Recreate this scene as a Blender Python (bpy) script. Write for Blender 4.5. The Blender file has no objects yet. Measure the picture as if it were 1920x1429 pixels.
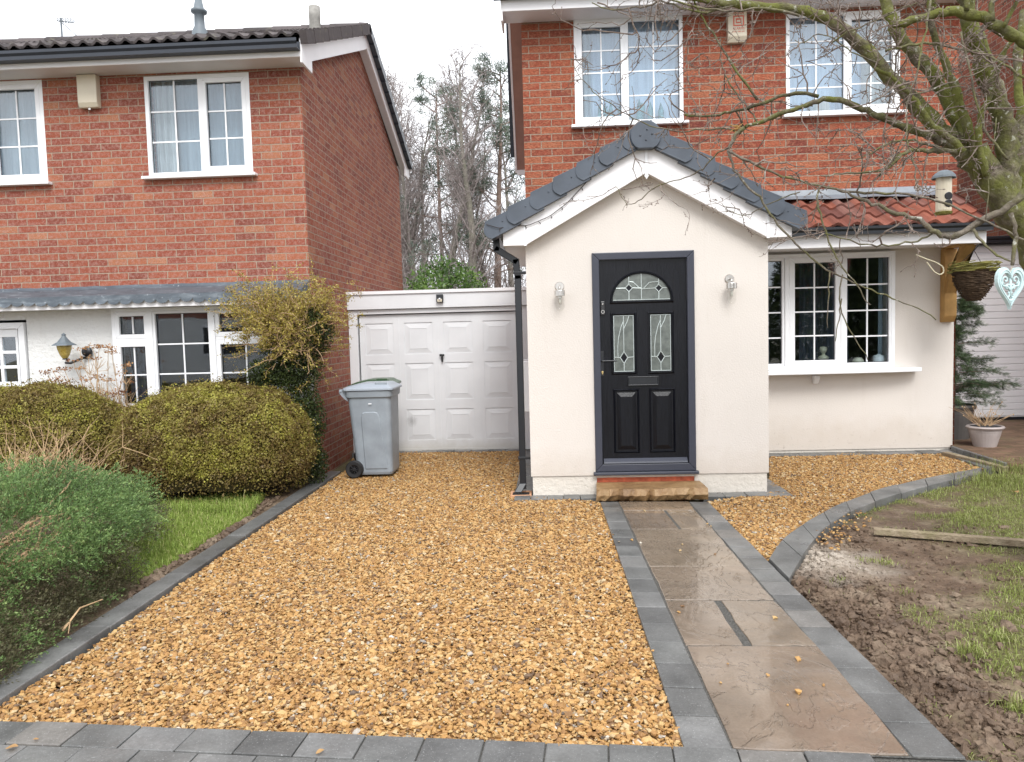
import bpy, math, random
import numpy as np
from mathutils import Vector, noise as mnoise
random.seed(7)
rng = np.random.default_rng(11)
sc = bpy.context.scene
col = sc.collection
# ---------------------------------------------------------------- camera
F, CX, CY = 1400.0, 960.0, 714.5
VP, ROLL, CAMH = (1025.0, 622.0), -0.0265, 1.55
dY = np.array([VP[0]-CX, VP[1]-CY, F]); dY /= np.linalg.norm(dY)
un = np.array([ROLL, -1.0, 0.0]); un[2] = -(un[0]*dY[0]+un[1]*dY[1])/dY[2]; un /= np.linalg.norm(un)
dX = np.cross(dY, un)
R = np.stack([dX, dY, un])            # world = R @ cam(x right, y down, z forward)
if np.dot(R[0], [1, 0, 0]) < 0: R[0] *= -1
CAM = np.array([0.0, 0.0, CAMH])
cd = bpy.data.cameras.new("camera"); cam = bpy.data.objects.new("camera", cd); col.objects.link(cam)
from mathutils import Matrix
M = R @ np.diag([1, -1, -1])
cam.matrix_world = Matrix.Translation(CAM.tolist()) @ Matrix(M.tolist()).to_4x4()
cd.sensor_width = 36.0; cd.lens = 36.0*F/1920.0; cd.clip_end = 500; cd.clip_start = 0.05
sc.camera = cam
# ---------------------------------------------------------------- light
w = bpy.data.worlds.new("World"); sc.world = w; w.use_nodes = True
nt = w.node_tree; nt.nodes.clear()
SUN_EL, SUN_AZ = math.radians(48), math.radians(166)   # azimuth clockwise from +Y
sky = nt.nodes.new('ShaderNodeTexSky'); sky.sky_type = 'NISHITA'; sky.sun_disc = False
sky.sun_elevation = SUN_EL; sky.sun_rotation = SUN_AZ; sky.dust_density = 4; sky.air_density = 1.0
hs = nt.nodes.new('ShaderNodeHueSaturation'); hs.inputs['Saturation'].default_value = 0.18
tc = nt.nodes.new('ShaderNodeTexCoord')
nz = nt.nodes.new('ShaderNodeTexNoise'); nz.inputs['Scale'].default_value = 2.2; nz.inputs['Detail'].default_value = 6
cr = nt.nodes.new('ShaderNodeValToRGB')
cr.color_ramp.elements[0].position = .3; cr.color_ramp.elements[0].color = (10.0, 10.4, 11.2, 1)
cr.color_ramp.elements[1].position = .75; cr.color_ramp.elements[1].color = (15.5, 15.6, 15.9, 1)
mx = nt.nodes.new('ShaderNodeMix'); mx.data_type = 'RGBA'; mx.inputs['Factor'].default_value = .8
bg = nt.nodes.new('ShaderNodeBackground'); bg.inputs['Strength'].default_value = 0.1
wo = nt.nodes.new('ShaderNodeOutputWorld')
L = nt.links.new
L(sky.outputs[0], hs.inputs['Color']); L(tc.outputs['Generated'], nz.inputs['Vector']); L(nz.outputs[0], cr.inputs[0])
L(hs.outputs[0], mx.inputs['A']); L(cr.outputs[0], mx.inputs['B']); L(mx.outputs['Result'], bg.inputs[0]); L(bg.outputs[0], wo.inputs[0])
sd = bpy.data.lights.new("sun", 'SUN'); sd.energy = 1.5; sd.angle = math.radians(24); sd.color = (1, .985, .955)
so = bpy.data.objects.new("sun", sd); col.objects.link(so)
sdir = Vector((math.sin(SUN_AZ)*math.cos(SUN_EL), math.cos(SUN_AZ)*math.cos(SUN_EL), math.sin(SUN_EL)))
so.rotation_euler = (-sdir).to_track_quat('-Z', 'Y').to_euler()
vs = sc.view_settings; vs.view_transform = 'Standard'; vs.look = 'None'; vs.exposure = 0.78; vs.gamma = 1
sc.cycles.max_bounces = 7; sc.cycles.transparent_max_bounces = 12
sc.cycles.use_denoising = True; sc.cycles.denoiser = 'OPENIMAGEDENOISE'; sc.cycles.denoising_prefilter = 'ACCURATE'; sc.cycles.denoising_input_passes = 'RGB_ALBEDO_NORMAL'
# ---------------------------------------------------------------- pixel -> world helpers (photo pixels)
def ray(px, py): return R @ np.array([px-CX, py-CY, F])
def P(px, py, Y):
    d = ray(px, py); return CAM + d*(Y/d[1])
def PXp(px, py, X):
    d = ray(px, py); return CAM + d*(X/d[0])
def G(px, py, z=0.0):
    d = ray(px, py); return CAM + d*((z-CAMH)/d[2])
def XX(px, py, Y): return P(px, py, Y)[0]
def ZZ(px, py, Y): return P(px, py, Y)[2]
# ---------------------------------------------------------------- materials
class NB:
    def __init__(s, name, rough=.6, spec=.5, metal=0):
        s.m = bpy.data.materials.new(name); s.m.use_nodes = True
        s.t = s.m.node_tree; s.n = s.t.nodes; s.b = s.n['Principled BSDF']
        s.b.inputs['Roughness'].default_value = rough; s.b.inputs['Specular IOR Level'].default_value = spec
        s.b.inputs['Metallic'].default_value = metal
    def add(s, typ, **kw):
        x = s.n.new(typ)
        for k, v in kw.items(): setattr(x, k, v)
        return x
    def l(s, a, b): s.t.links.new(a, b)
    def coord(s): return s.add('ShaderNodeTexCoord').outputs['Object']
    def noise(s, vec, scale, detail=4, rough=.55, dist=0, sc3=None):
        if sc3:
            mp = s.add('ShaderNodeMapping'); mp.inputs['Scale'].default_value = sc3; s.l(vec, mp.inputs['Vector']); vec = mp.outputs[0]
        x = s.add('ShaderNodeTexNoise'); x.inputs['Scale'].default_value = scale; x.inputs['Detail'].default_value = detail
        x.inputs['Roughness'].default_value = rough; x.inputs['Distortion'].default_value = dist
        s.l(vec, x.inputs['Vector']); return x.outputs[0]
    def ramp(s, fac, stops, interp='LINEAR'):
        x = s.add('ShaderNodeValToRGB'); x.color_ramp.interpolation = interp
        e = x.color_ramp.elements
        while len(e) < len(stops): e.new(.5)
        for i, (p, c) in enumerate(stops):
            e[i].position = p; e[i].color = (c, c, c, 1) if isinstance(c, (int, float)) else (*c, 1)
        s.l(fac, x.inputs[0]); return x.outputs[0]
    def mix(s, fac, a, b, mode='MIX'):
        x = s.add('ShaderNodeMix', data_type='RGBA', blend_type=mode)
        for k, v in (('Factor', fac), ('A', a), ('B', b)):
            i = x.inputs[k]
            if k != 'Factor': i = [q for q in x.inputs if q.name == k and q.type == 'RGBA'][0]
            if isinstance(v, (int, float)): i.default_value = v
            elif isinstance(v, tuple): i.default_value = (*v, 1)
            else: s.l(v, i)
        return [o for o in x.outputs if o.type == 'RGBA'][0]
    def math(s, op, a, b=None):
        x = s.add('ShaderNodeMath', operation=op)
        for i, v in enumerate((a, b)):
            if v is None: continue
            if isinstance(v, (int, float)): x.inputs[i].default_value = v
            else: s.l(v, x.inputs[i])
        return x.outputs[0]
    def bump(s, h, strength=.3, dist=.01):
        x = s.add('ShaderNodeBump'); x.inputs['Strength'].default_value = strength; x.inputs['Distance'].default_value = dist
        s.l(h, x.inputs['Height'])
        prev = s.b.inputs['Normal'].links
        if prev: s.l(prev[0].from_socket, x.inputs['Normal'])
        s.l(x.outputs[0], s.b.inputs['Normal'])
    def color(s, c):
        if isinstance(c, tuple): s.b.inputs['Base Color'].default_value = (*c, 1)
        else: s.l(c, s.b.inputs['Base Color'])
        return s
    def attr(s, name='rnd'):
        return s.add('ShaderNodeAttribute', attribute_name=name).outputs['Fac']
def simple(name, c, rough=.5, spec=.5, metal=0, var=.12, vscale=6, bump=0, bscale=60):
    b = NB(name, rough, spec, metal); co = b.coord()
    n = b.noise(co, vscale, 5)
    b.color(b.ramp(n, [(.3, tuple(x*(1-var) for x in c)), (.7, tuple(min(1, x*(1+var)) for x in c))]))
    if bump: b.bump(b.noise(co, bscale, 3), bump, .004)
    return b.m
def facade_uv(b, ou=0, ov=0):
    t = b.add('ShaderNodeTexCoord'); sp = b.add('ShaderNodeSeparateXYZ'); b.l(t.outputs['Object'], sp.inputs[0])
    sn = b.add('ShaderNodeSeparateXYZ'); b.l(t.outputs['Normal'], sn.inputs[0])
    k = b.math('GREATER_THAN', b.math('ABSOLUTE', sn.outputs[0]), .5)
    mx = b.add('ShaderNodeMix', data_type='FLOAT'); b.l(k, mx.inputs[0]); b.l(sp.outputs[0], mx.inputs[2]); b.l(sp.outputs[1], mx.inputs[3])
    cb = b.add('ShaderNodeCombineXYZ'); b.l(b.math('ADD', mx.outputs[0], ou), cb.inputs[0]); b.l(b.math('ADD', sp.outputs[2], ov), cb.inputs[1])
    return cb.outputs[0], t.outputs['Object']
def brick_mat(name, bw, bh, mortar, stops, spot, rock=False, dark=1.0, mcol=((.27, .20, .15), (.38, .305, .235))):
    b = NB(name, .88, .25); uv, co = facade_uv(b, 50.03, 20)
    nzv = b.noise(co, 3.0, 2)
    wob = b.add('ShaderNodeVectorMath', operation='SCALE'); b.l(b.add('ShaderNodeTexNoise').outputs[1], wob.inputs[0])
    wn = [n for n in b.n if n.type == 'TEX_NOISE'][-1]; b.l(co, wn.inputs['Vector']); wn.inputs['Scale'].default_value = 16 if not rock else 22
    wob.inputs['Scale'].default_value = .006 if not rock else .008
    ad = b.add('ShaderNodeVectorMath', operation='ADD'); b.l(uv, ad.inputs[0]); b.l(wob.outputs[0], ad.inputs[1])
    br = b.add('ShaderNodeTexBrick'); br.offset = .5
    b.l(ad.outputs[0], br.inputs['Vector'])
    br.inputs['Color1'].default_value = (0, 0, 0, 1); br.inputs['Color2'].default_value = (1, 1, 1, 1); br.inputs['Mortar'].default_value = (.5, .5, .5, 1)
    br.inputs['Scale'].default_value = 1; br.inputs['Mortar Size'].default_value = mortar; br.inputs['Mortar Smooth'].default_value = .25
    br.inputs['Brick Width'].default_value = bw; br.inputs['Row Height'].default_value = bh; br.inputs['Bias'].default_value = 0
    c = b.ramp(br.outputs['Color'], stops)
    n1 = b.noise(co, 28, 5, .65); n2 = b.noise(co, 90, 3, .6); n3 = b.noise(co, 1.1, 3)
    c = b.mix(b.ramp(n1, [(.44, 0.0), (.70, .75)]), c, spot, 'MIX')
    c = b.mix(.8 if rock else .6, c, b.ramp(b.noise(co, 40, 5, .7, .2, (1, 1, 2.4)) if rock else n2, [(.3, .35), (.65, 1.3)]), 'MULTIPLY')
    c = b.mix(.35, c, b.ramp(n3, [(.3, .7), (.7, 1.2)]), 'MULTIPLY')
    mc = b.ramp(b.noise(co, 40, 3), [(.3, mcol[0]), (.7, mcol[1])])
    c = b.mix(br.outputs['Fac'], c, mc)
    if dark != 1.0: c = b.mix(1.0, c, (dark, dark, dark), 'MULTIPLY')
    b.color(c)
    inv = b.math('SUBTRACT', 1.0, br.outputs['Fac'])
    b.bump(inv, .8, .008)
    if rock:
        b.bump(b.noise(co, 34, 4, .6, .3, (1, 1, 2.2)), .9, .016)
    else:
        b.bump(b.noise(co, 60, 4, .6), .55, .006)
    return b.m
MT = {}
MT['brick_l'] = brick_mat('rustic_red_brick', .2265, .0795, .0062,
    [(0, (.205, .058, .040)), (.25, (.26, .069, .043)), (.5, (.295, .083, .047)), (.78, (.32, .097, .054)), (.93, (.345, .12, .063)), (1, (.38, .165, .09))], (.40, .24, .20))
MT['brick_r'] = brick_mat('rock_faced_orange_brick', .25, .0860, .0066,
    [(0, (.17, .046, .035)), (.2, (.245, .062, .038)), (.5, (.295, .076, .043)), (.8, (.33, .092, .05)), (1, (.355, .12, .064))], (.38, .17, .10), rock=True, mcol=((.25, .19, .14), (.36, .285, .22)))
def render_mat(name, c, bs=70, bst=.38, bd=.008, dirt=.1):
    b = NB(name, .85, .25); co = b.coord()
    n = b.noise(co, 1.3, 4); n2 = b.noise(co, 7, 5, .6)
    cc = b.ramp(n, [(.3, tuple(x*(1-dirt*.5) for x in c)), (.7, c)])
    cc = b.mix(b.ramp(n2, [(.66, 0.0), (.8, .25)]), cc, (c[0]*.75, c[1]*.72, c[2]*.66))
    sp = b.add('ShaderNodeSeparateXYZ'); b.l(co, sp.inputs[0])
    low = b.ramp(b.math('ADD', sp.outputs[2], b.math('MULTIPLY', n2, .25)), [(.18, .75), (.55, 0.0)])
    spots = b.ramp(b.noise(co, 22, 4, .7), [(.60, 0.0), (.68, .6)])
    cc = b.mix(b.mix(1.0, low, spots, 'MULTIPLY'), cc, (.20, .165, .13))
    spl = b.ramp(b.math('ADD', sp.outputs[2], b.math('MULTIPLY', b.noise(co, 5, 6, .7), .5)), [(.42, .42), (.72, 0.0)]); cc = b.mix(spl, cc, (c[0]*.72, c[1]*.66, c[2]*.58))
    stk = b.ramp(b.noise(co, 6, 4, .6, .2, (1, 1, .12)), [(.58, 0.0), (.75, .16)]); cc = b.mix(stk, cc, (c[0]*.7, c[1]*.66, c[2]*.6))
    b.color(cc); b.bump(b.noise(co, bs, 3, .6), bst, bd); return b.m
MT['cream'] = render_mat('cream_render', (.66, .615, .57))
MT['whitewall'] = render_mat('white_textured_render', (.74, .74, .73), 26, .9, .016)
MT['plinth'] = render_mat('white_painted_masonry', (.72, .69, .64), 30, .8, .012, .2)
MT['upvc'] = simple('white_upvc', (.80, .81, .83), .3, .5, var=.03)
MT['upvc_warm'] = simple('white_fascia_board', (.78, .77, .78), .35, .5, var=.04, vscale=2)
MT['soffit'] = simple('soffit_board', (.62, .60, .59), .5, .4, var=.06, vscale=3)
MT['barge_brown'] = simple('brown_soffit', (.30, .17, .13), .5, .4)
MT['gutter'] = simple('black_gutter_plastic', (.012, .014, .018), .3, .5)
MT['gutter_blue'] = simple('weathered_black_gutter', (.022, .028, .04), .38, .5)
MT['slate'] = simple('charcoal_verge_plastic', (.060, .074, .096), .42, .5, var=.18, vscale=5, bump=.15, bscale=140)
MT['frame_dark'] = simple('anthracite_frame', (.038, .042, .060), .38, .5, var=.06)
MT['alarm'] = simple('aged_cream_plastic', (.60, .54, .42), .4, .5, var=.06)
MT['red_print'] = simple('red_print', (.60, .12, .07), .5)
MT['steel'] = simple('brushed_steel', (.55, .53, .50), .32, .5, 1.0, var=.1, vscale=30)
MT['garage'] = simple('pale_grey_painted_steel', (.68, .685, .70), .42, .5, var=.05, vscale=2.5)
def garage_door_mat():
    b = NB('smudged_pale_steel_door', .42, .5); co = b.coord(); n = b.noise(co, 2.5, 4)
    c = b.ramp(n, [(.3, (.63, .635, .65)), (.7, (.70, .705, .72))])
    dv = b.add('ShaderNodeVectorMath', operation='DISTANCE'); b.l(co, dv.inputs[0]); p0 = P(766, 790, 9.84); q0 = ((XX(575, 400, 8.25)+.002+XX(983, 700, 9.8))/2, 9.8); dv.inputs[1].default_value = (p0[0]-q0[0], p0[1]-q0[1], p0[2])
    k = b.ramp(b.math('ADD', dv.outputs['Value'], b.math('MULTIPLY', b.noise(co, 40, 4), .07)), [(.035, .55), (.12, 0.0)]); c = b.mix(k, c, (.2, .2, .2))
    sp = b.add('ShaderNodeSeparateXYZ'); b.l(co, sp.inputs[0]); low = b.ramp(b.math('ADD', sp.outputs[2], b.math('MULTIPLY', b.noise(co, 9, 5, .7), .16)), [(.12, .5), (.26, 0.0)]); c = b.mix(low, c, (.42, .38, .31))
    b.color(c); return b.m
MT['garage_door'] = garage_door_mat()
MT['black_iron'] = simple('black_iron', (.015, .015, .017), .4)
MT['binbody'] = simple('grey_bin_plastic', (.245, .275, .305), .42, .5, var=.16, vscale=5, bump=.1, bscale=250)
MT['binlid'] = simple('grey_bin_lid_plastic', (.33, .37, .42), .35, .5, var=.05)
MT['bingreen'] = simple('green_bin_plastic', (.035, .085, .035), .3, .5)
MT['rubber'] = simple('black_rubber', (.014, .014, .015), .6)
MT['grey_pipe'] = simple('grey_vent_pipe', (.13, .155, .175), .55)
MT['conc_pipe'] = simple('concrete_flue', (.27, .26, .24), .9, var=.25, vscale=12)
MT['alu'] = simple('aluminium', (.45, .45, .46), .4, .5, 1)
MT['timber'] = simple('treated_timber', (.40, .235, .085), .7, .3, var=.2, vscale=9)
MT['pot_dark'] = simple('dark_grey_pot', (.10, .093, .088), .55)
MT['pot_light'] = simple('taupe_pot', (.37, .325, .31), .55)
MT['rope'] = simple('pale_cord', (.55, .50, .36), .9)
MT['cable'] = simple('dark_cable', (.03, .022, .022), .5)
MT['bulb'] = simple('clear_bulb', (.55, .55, .5), .2)
MT['came'] = simple('silver_came', (.52, .58, .57), .35, .5, .3)
MT['brass'] = simple('brass', (.6, .45, .2), .3, .5, 1)
MT['cream_ornament'] = simple('cream_ceramic', (.48, .45, .32), .5)
MT['white_ornament'] = simple('white_ceramic', (.6, .62, .6), .35)
MT['purple'] = simple('purple_cloth', (.05, .03, .30), .6)
MT['shelf'] = simple('dark_interior', (.035, .035, .04), .8)
MT['room'] = simple('dim_interior_wall', (.07, .065, .06), .9)
MT['tv'] = simple('black_fitting', (.02, .02, .022), .25)
MT['clay'] = simple('clay_gully_frame', (.50, .27, .15), .7)
MT['asphalt'] = simple('asphalt', (.06, .06, .062), .9, bump=.4, bscale=150)
def wood_door():
    b = NB('black_grained_door', .28, .5); co = b.coord()
    n = b.noise(co, 9, 6, .65, 1.2, (6, 6, .55))
    b.color(b.ramp(n, [(.3, (.002, .0022, .004)), (.7, (.006, .007, .011))])); b.bump(n, .7, .004); b.b.inputs['Specular IOR Level'].default_value = .3; return b.m
MT['door'] = wood_door()
def lead():
    b = NB('weathered_lead', .5, .5); co = b.coord()
    n = b.noise(co, 5, 6, .65, .4, (1, 3, 3)); n2 = b.noise(co, 30, 3)
    c = b.ramp(n, [(.3, (.05, .062, .078)), (.55, (.085, .105, .125)), (.75, (.20, .225, .25))])
    c = b.mix(b.ramp(n2, [(.66, 0.0), (.74, .6)]), c, (.55, .57, .6)); b.color(c); b.bump(n, .35, .01); return b.m
MT['lead'] = lead()
MT['lead_new'] = simple('pale_new_lead', (.16, .18, .205), .45, .5, var=.3, vscale=5, bump=.3, bscale=12)
def tile_mat(name, stops, moss=None, rough=.75):
    b = NB(name, rough, .35); co = b.coord(); r = b.attr()
    c = b.ramp(r, stops); n = b.noise(co, 14, 5, .65)
    c = b.mix(.5, c, b.ramp(n, [(.3, .6), (.7, 1.2)]), 'MULTIPLY')
    if moss: c = b.mix(b.ramp(b.noise(co, 5, 6, .7), [(.55, 0.0), (.7, .7)]), c, moss)
    b.color(c); b.bump(b.noise(co, 90, 3), .3, .004); return b.m
MT['terracotta'] = tile_mat('terracotta_tile', [(0, (.12, .048, .04)), (.35, (.20, .068, .046)), (.7, (.27, .088, .055)), (1, (.19, .10, .085))])
MT['conctile'] = tile_mat('brown_grey_concrete_tile', [(0, (.055, .047, .048)), (1, (.115, .098, .098))], (.17, .16, .11), .85)
MT['slatetile'] = tile_mat('charcoal_roof_tile', [(0, (.035, .04, .05)), (1, (.065, .074, .09))], None, .55)
def glass(name, ior, tint=(1, 1, 1)):
    m = bpy.data.materials.new(name); m.use_nodes = True; t = m.node_tree; t.nodes.clear()
    o = t.nodes.new('ShaderNodeOutputMaterial'); mxs = t.nodes.new('ShaderNodeMixShader')
    lw = t.nodes.new('ShaderNodeLayerWeight'); lw.inputs[0].default_value = .5
    pw = t.nodes.new('ShaderNodeMath'); pw.operation = 'POWER'; pw.inputs[1].default_value = 4; t.links.new(lw.outputs['Facing'], pw.inputs[0])
    fr = t.nodes.new('ShaderNodeMath'); fr.operation = 'MULTIPLY_ADD'; fr.inputs[1].default_value = .8 if ior > .05 else .22; fr.inputs[2].default_value = ior; t.links.new(pw.outputs[0], fr.inputs[0])
    tr = t.nodes.new('ShaderNodeBsdfTransparent'); tr.inputs[0].default_value = (*tint, 1)
    gl = t.nodes.new('ShaderNodeBsdfGlossy'); gl.inputs['Roughness'].default_value = .02; gl.inputs['Color'].default_value = (.95, .97, 1, 1)
    nzz = t.nodes.new('ShaderNodeTexNoise'); nzz.inputs['Scale'].default_value = 2.5; nzz.inputs['Detail'].default_value = 1
    tcc = t.nodes.new('ShaderNodeTexCoord'); t.links.new(tcc.outputs['Object'], nzz.inputs['Vector'])
    bp = t.nodes.new('ShaderNodeBump'); bp.inputs['Strength'].default_value = .06; bp.inputs['Distance'].default_value = .02
    t.links.new(nzz.outputs[0], bp.inputs['Height']); t.links.new(bp.outputs[0], gl.inputs['Normal'])
    t.links.new(fr.outputs[0], mxs.inputs[0]); t.links.new(tr.outputs[0], mxs.inputs[1]); t.links.new(gl.outputs[0], mxs.inputs[2]); t.links.new(mxs.outputs[0], o.inputs[0])
    return m
MT['glass'] = glass('window_glass', .085, (.88, .93, .96))
MT['glass_clear'] = glass('lamp_glass', .02, (.97, .97, .96))
def door_glass():
    b = NB('obscured_door_glass', .22, .6); co = b.coord()
    n = b.noise(co, 18, 4)
    b.color(b.ramp(n, [(.3, (.075, .088, .08)), (.7, (.145, .165, .15))])); b.bump(b.noise(co, 60, 2), .25, .004); return b.m
MT['doorglass'] = door_glass()
def amber():
    b = NB('amber_crackle_glass', .25, .5); co = b.coord(); n = b.noise(co, 45, 4, .6, 1)
    b.color(b.ramp(n, [(.3, (.38, .25, .04)), (.7, (.62, .50, .16))])); b.bump(n, .5, .004)
    b.b.inputs['Transmission Weight'].default_value = .25; return b.m
MT['amber'] = amber()
def curtain(name, a, c):
    b = NB(name, .8, .2); co = b.coord()
    n = b.noise(co, 10, 3, .5, .3, (3, 3, .15)); b.color(b.ramp(n, [(.3, a), (.7, c)])); return b.m
MT['net'] = curtain('sky_tinted_blind', (.38, .46, .56), (.50, .59, .69))  # blind whose pale blue also carries the sky reflected in the upper panes
MT['net_l'] = curtain('grey_net', (.24, .29, .32), (.34, .39, .42))
MT['curtain'] = curtain('cream_curtain', (.33, .34, .33), (.50, .50, .48))
MT['darkcurtain'] = curtain('dark_curtain', (.03, .035, .05), (.075, .085, .11))
# --- ground materials
def gravel():
    b = NB('golden_gravel', .6, .45); r = b.attr(); co = b.coord()
    c = b.ramp(r, [(0, (.09, .07, .055)), (.03, (.17, .095, .045)), (.16, (.27, .14, .048)), (.40, (.38, .205, .066)), (.66, (.44, .255, .09)), (.86, (.48, .32, .135)), (.965, (.46, .36, .22)), (.985, (.27, .24, .21)), (1, (.55, .50, .42))])
    c = b.mix(.5, c, b.ramp(b.noise(co, 160, 3), [(.3, .65), (.7, 1.2)]), 'MULTIPLY')
    b.color(c); return b.m
MT['gravel'] = gravel()
MT['gravelbed'] = simple('gravel_bed', (.23, .115, .04), .9, .3, var=.5, vscale=60)
def block():
    b = NB('charcoal_block_paving', .5, .5); r = b.attr(); co = b.coord()
    c = b.ramp(r, [(0, (.092, .092, .090)), (.5, (.125, .126, .122)), (.8, (.15, .15, .147)), (1, (.16, .15, .138))])
    n = b.noise(co, 4, 5, .6); c = b.mix(.75, c, b.ramp(n, [(.3, .55), (.7, 1.4)]), 'MULTIPLY'); c = b.mix(.5, c, b.ramp(b.noise(co, 60, 5, .7), [(.3, .6), (.7, 1.35)]), 'MULTIPLY')
    c = b.mix(b.ramp(b.noise(co, 170, 2), [(.64, 0.0), (.72, .6)]), c, (.42, .42, .42))
    b.color(c); b.l(b.ramp(b.noise(co, 2.2, 4), [(.35, .26), (.65, .55)]), b.b.inputs['Roughness'])
    b.bump(b.noise(co, 120, 3), .25, .003); return b.m
MT['block'] = block()
MT['joint'] = simple('grey_jointing_grit', (.085, .082, .075), .95, .2, var=.5, vscale=120, bump=.6, bscale=200)
def slab():
    b = NB('wet_riven_sandstone', .3, .5); r = b.attr(); co = b.coord()
    c = b.ramp(r, [(0, (.205, .150, .100)), (.35, (.195, .148, .110)), (.7, (.22, .174, .128)), (1, (.182, .138, .102))])
    n = b.noise(co, 2.6, 6, .6, .6); c = b.mix(.75, c, b.ramp(n, [(.3, .6), (.7, 1.25)]), 'MULTIPLY'); c = b.mix(.35, c, b.ramp(b.noise(co, 90, 4, .7), [(.3, .6), (.7, 1.3)]), 'MULTIPLY')
    b.color(c)
    rv = b.noise(co, 1.5, 7, .58, 1.4, (1, .55, 1))
    st = b.ramp(rv, [(.30, 0.0), (.34, .2), (.42, .23), (.435, .42), (.50, .45), (.515, .66), (.58, .7), (.60, .88), (.7, 1.0)])
    b.bump(st, 1.0, .022); b.bump(b.noise(co, 9, 5, .6), .25, .01)
    b.l(b.ramp(b.noise(co, 1.6, 4, .6), [(.40, .10), (.66, .38)]), b.b.inputs['Roughness'])
    b.b.inputs['Specular IOR Level'].default_value = .7; b.b.inputs['Coat Roughness'].default_value = .04; b.l(b.ramp(b.noise(co, 1.3, 4, .6), [(.42, 0.0), (.58, .9)]), b.b.inputs['Coat Weight']); return b.m
MT['slab'] = slab()
def step_mat():
    b = NB('yellow_sandstone', .45, .45); co = b.coord()
    n = b.noise(co, 5, 6, .65, .5); c = b.ramp(n, [(.3, (.12, .065, .03)), (.5, (.26, .155, .07)), (.72, (.36, .24, .12))])
    b.color(c); b.bump(b.noise(co, 22, 5, .65), .8, .02); return b.m
MT['step'] = step_mat()
def soil():
    b = NB('muddy_soil', .75, .3); co = b.coord(); r = b.attr()
    n = b.noise(co, 3, 6, .65); n2 = b.noise(co, 30, 4, .6)
    c = b.ramp(n, [(.3, (.075, .048, .032)), (.5, (.135, .092, .062)), (.7, (.24, .185, .135))])
    c = b.mix(.6, c, b.ramp(n2, [(.3, .5), (.7, 1.3)]), 'MULTIPLY')
    sp = b.add('ShaderNodeSeparateXYZ'); b.l(co, sp.inputs[0])
    dv = b.add('ShaderNodeVectorMath', operation='DISTANCE'); b.l(co, dv.inputs[0]); p0 = G(1545, 1050); dv.inputs[1].default_value = (p0[0], p0[1], 0)
    k = b.ramp(b.math('ADD', dv.outputs['Value'], b.math('MULTIPLY', n, .7)), [(.5, .85), (.85, 0.0)])
    c = b.mix(k, c, b.ramp(n2, [(.3, (.30, .25, .20)), (.7, (.46, .41, .35))]))
    c = b.mix(r, c, b.ramp(n2, [(.3, (.055, .065, .018)), (.7, (.17, .17, .06))]))
    b.color(c); b.bump(n2, .8, .02); b.bump(b.noise(co, 110, 3), .5, .006)
    b.l(b.ramp(n, [(.4, .45), (.6, .85)]), b.b.inputs['Roughness']); return b.m
MT['soil'] = soil()
def leaf(name, stops, rough=.5, trans=.25):
    m = bpy.data.materials.new(name); m.use_nodes = True
    b = NB.__new__(NB); b.m = m; b.t = m.node_tree; b.n = b.t.nodes; b.b = b.n['Principled BSDF']
    b.b.inputs['Roughness'].default_value = rough; b.b.inputs['Specular IOR Level'].default_value = .35
    c = b.ramp(b.attr(), stops); b.color(c)
    tr = b.add('ShaderNodeBsdfTranslucent'); b.l(c, tr.inputs[0]); ms = b.add('ShaderNodeMixShader'); ms.inputs[0].default_value = trans
    b.l(b.b.outputs[0], ms.inputs[1]); b.l(tr.outputs[0], ms.inputs[2]); b.l(ms.outputs[0], b.n['Material Output'].inputs[0]); return m
MT['box_leaf'] = leaf('box_hedge_leaf', [(0, (.10, .06, .022)), (.3, (.18, .125, .042)), (.55, (.235, .19, .05)), (.8, (.31, .285, .058)), (1, (.46, .45, .08))])
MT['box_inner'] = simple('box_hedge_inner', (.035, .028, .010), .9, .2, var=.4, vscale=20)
MT['honey_leaf'] = leaf('golden_honeysuckle_leaf', [(0, (.12, .09, .025)), (.4, (.27, .21, .045)), (.75, (.42, .34, .07)), (1, (.55, .48, .13))])
MT['dark_leaf'] = leaf('dark_green_leaf', [(0, (.018, .025, .010)), (.5, (.04, .06, .016)), (1, (.10, .13, .03))])
MT['juniper'] = leaf('juniper_spray', [(0, (.085, .07, .03)), (.2, (.055, .09, .03)), (.45, (.10, .175, .055)), (.75, (.19, .30, .10)), (1, (.36, .47, .18))])
MT['juniper_dead'] = leaf('juniper_inner_spray', [(0, (.055, .045, .025)), (.6, (.10, .10, .05)), (1, (.20, .185, .105))])
MT['laurel'] = leaf('laurel_leaf', [(0, (.04, .08, .02)), (.5, (.12, .24, .05)), (1, (.28, .42, .11))], .35)
MT['grass'] = leaf('grass_blade', [(0, (.13, .17, .03)), (.45, (.235, .34, .06)), (.8, (.35, .44, .11)), (1, (.50, .46, .22))])
MT['grass_r'] = leaf('worn_grass_blade', [(0, (.14, .12, .05)), (.3, (.20, .22, .06)), (.75, (.29, .36, .09)), (1, (.42, .40, .21))])
MT['spruce'] = leaf('spruce_needles', [(0, (.035, .055, .03)), (.6, (.08, .125, .06)), (1, (.16, .23, .11))])
MT['pine'] = leaf('pine_needles', [(0, (.06, .085, .07)), (.6, (.12, .165, .125)), (1, (.19, .25, .17))])
MT['dry'] = simple('dry_twig', (.42, .29, .17), .8, .2, var=.3, vscale=15)
MT['dryflower'] = leaf('dry_flower_head', [(0, (.13, .05, .025)), (.5, (.34, .17, .075)), (1, (.55, .34, .17))])
MT['deadleaf'] = leaf('fallen_leaf', [(0, (.24, .10, .05)), (1, (.52, .33, .14))])
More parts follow.
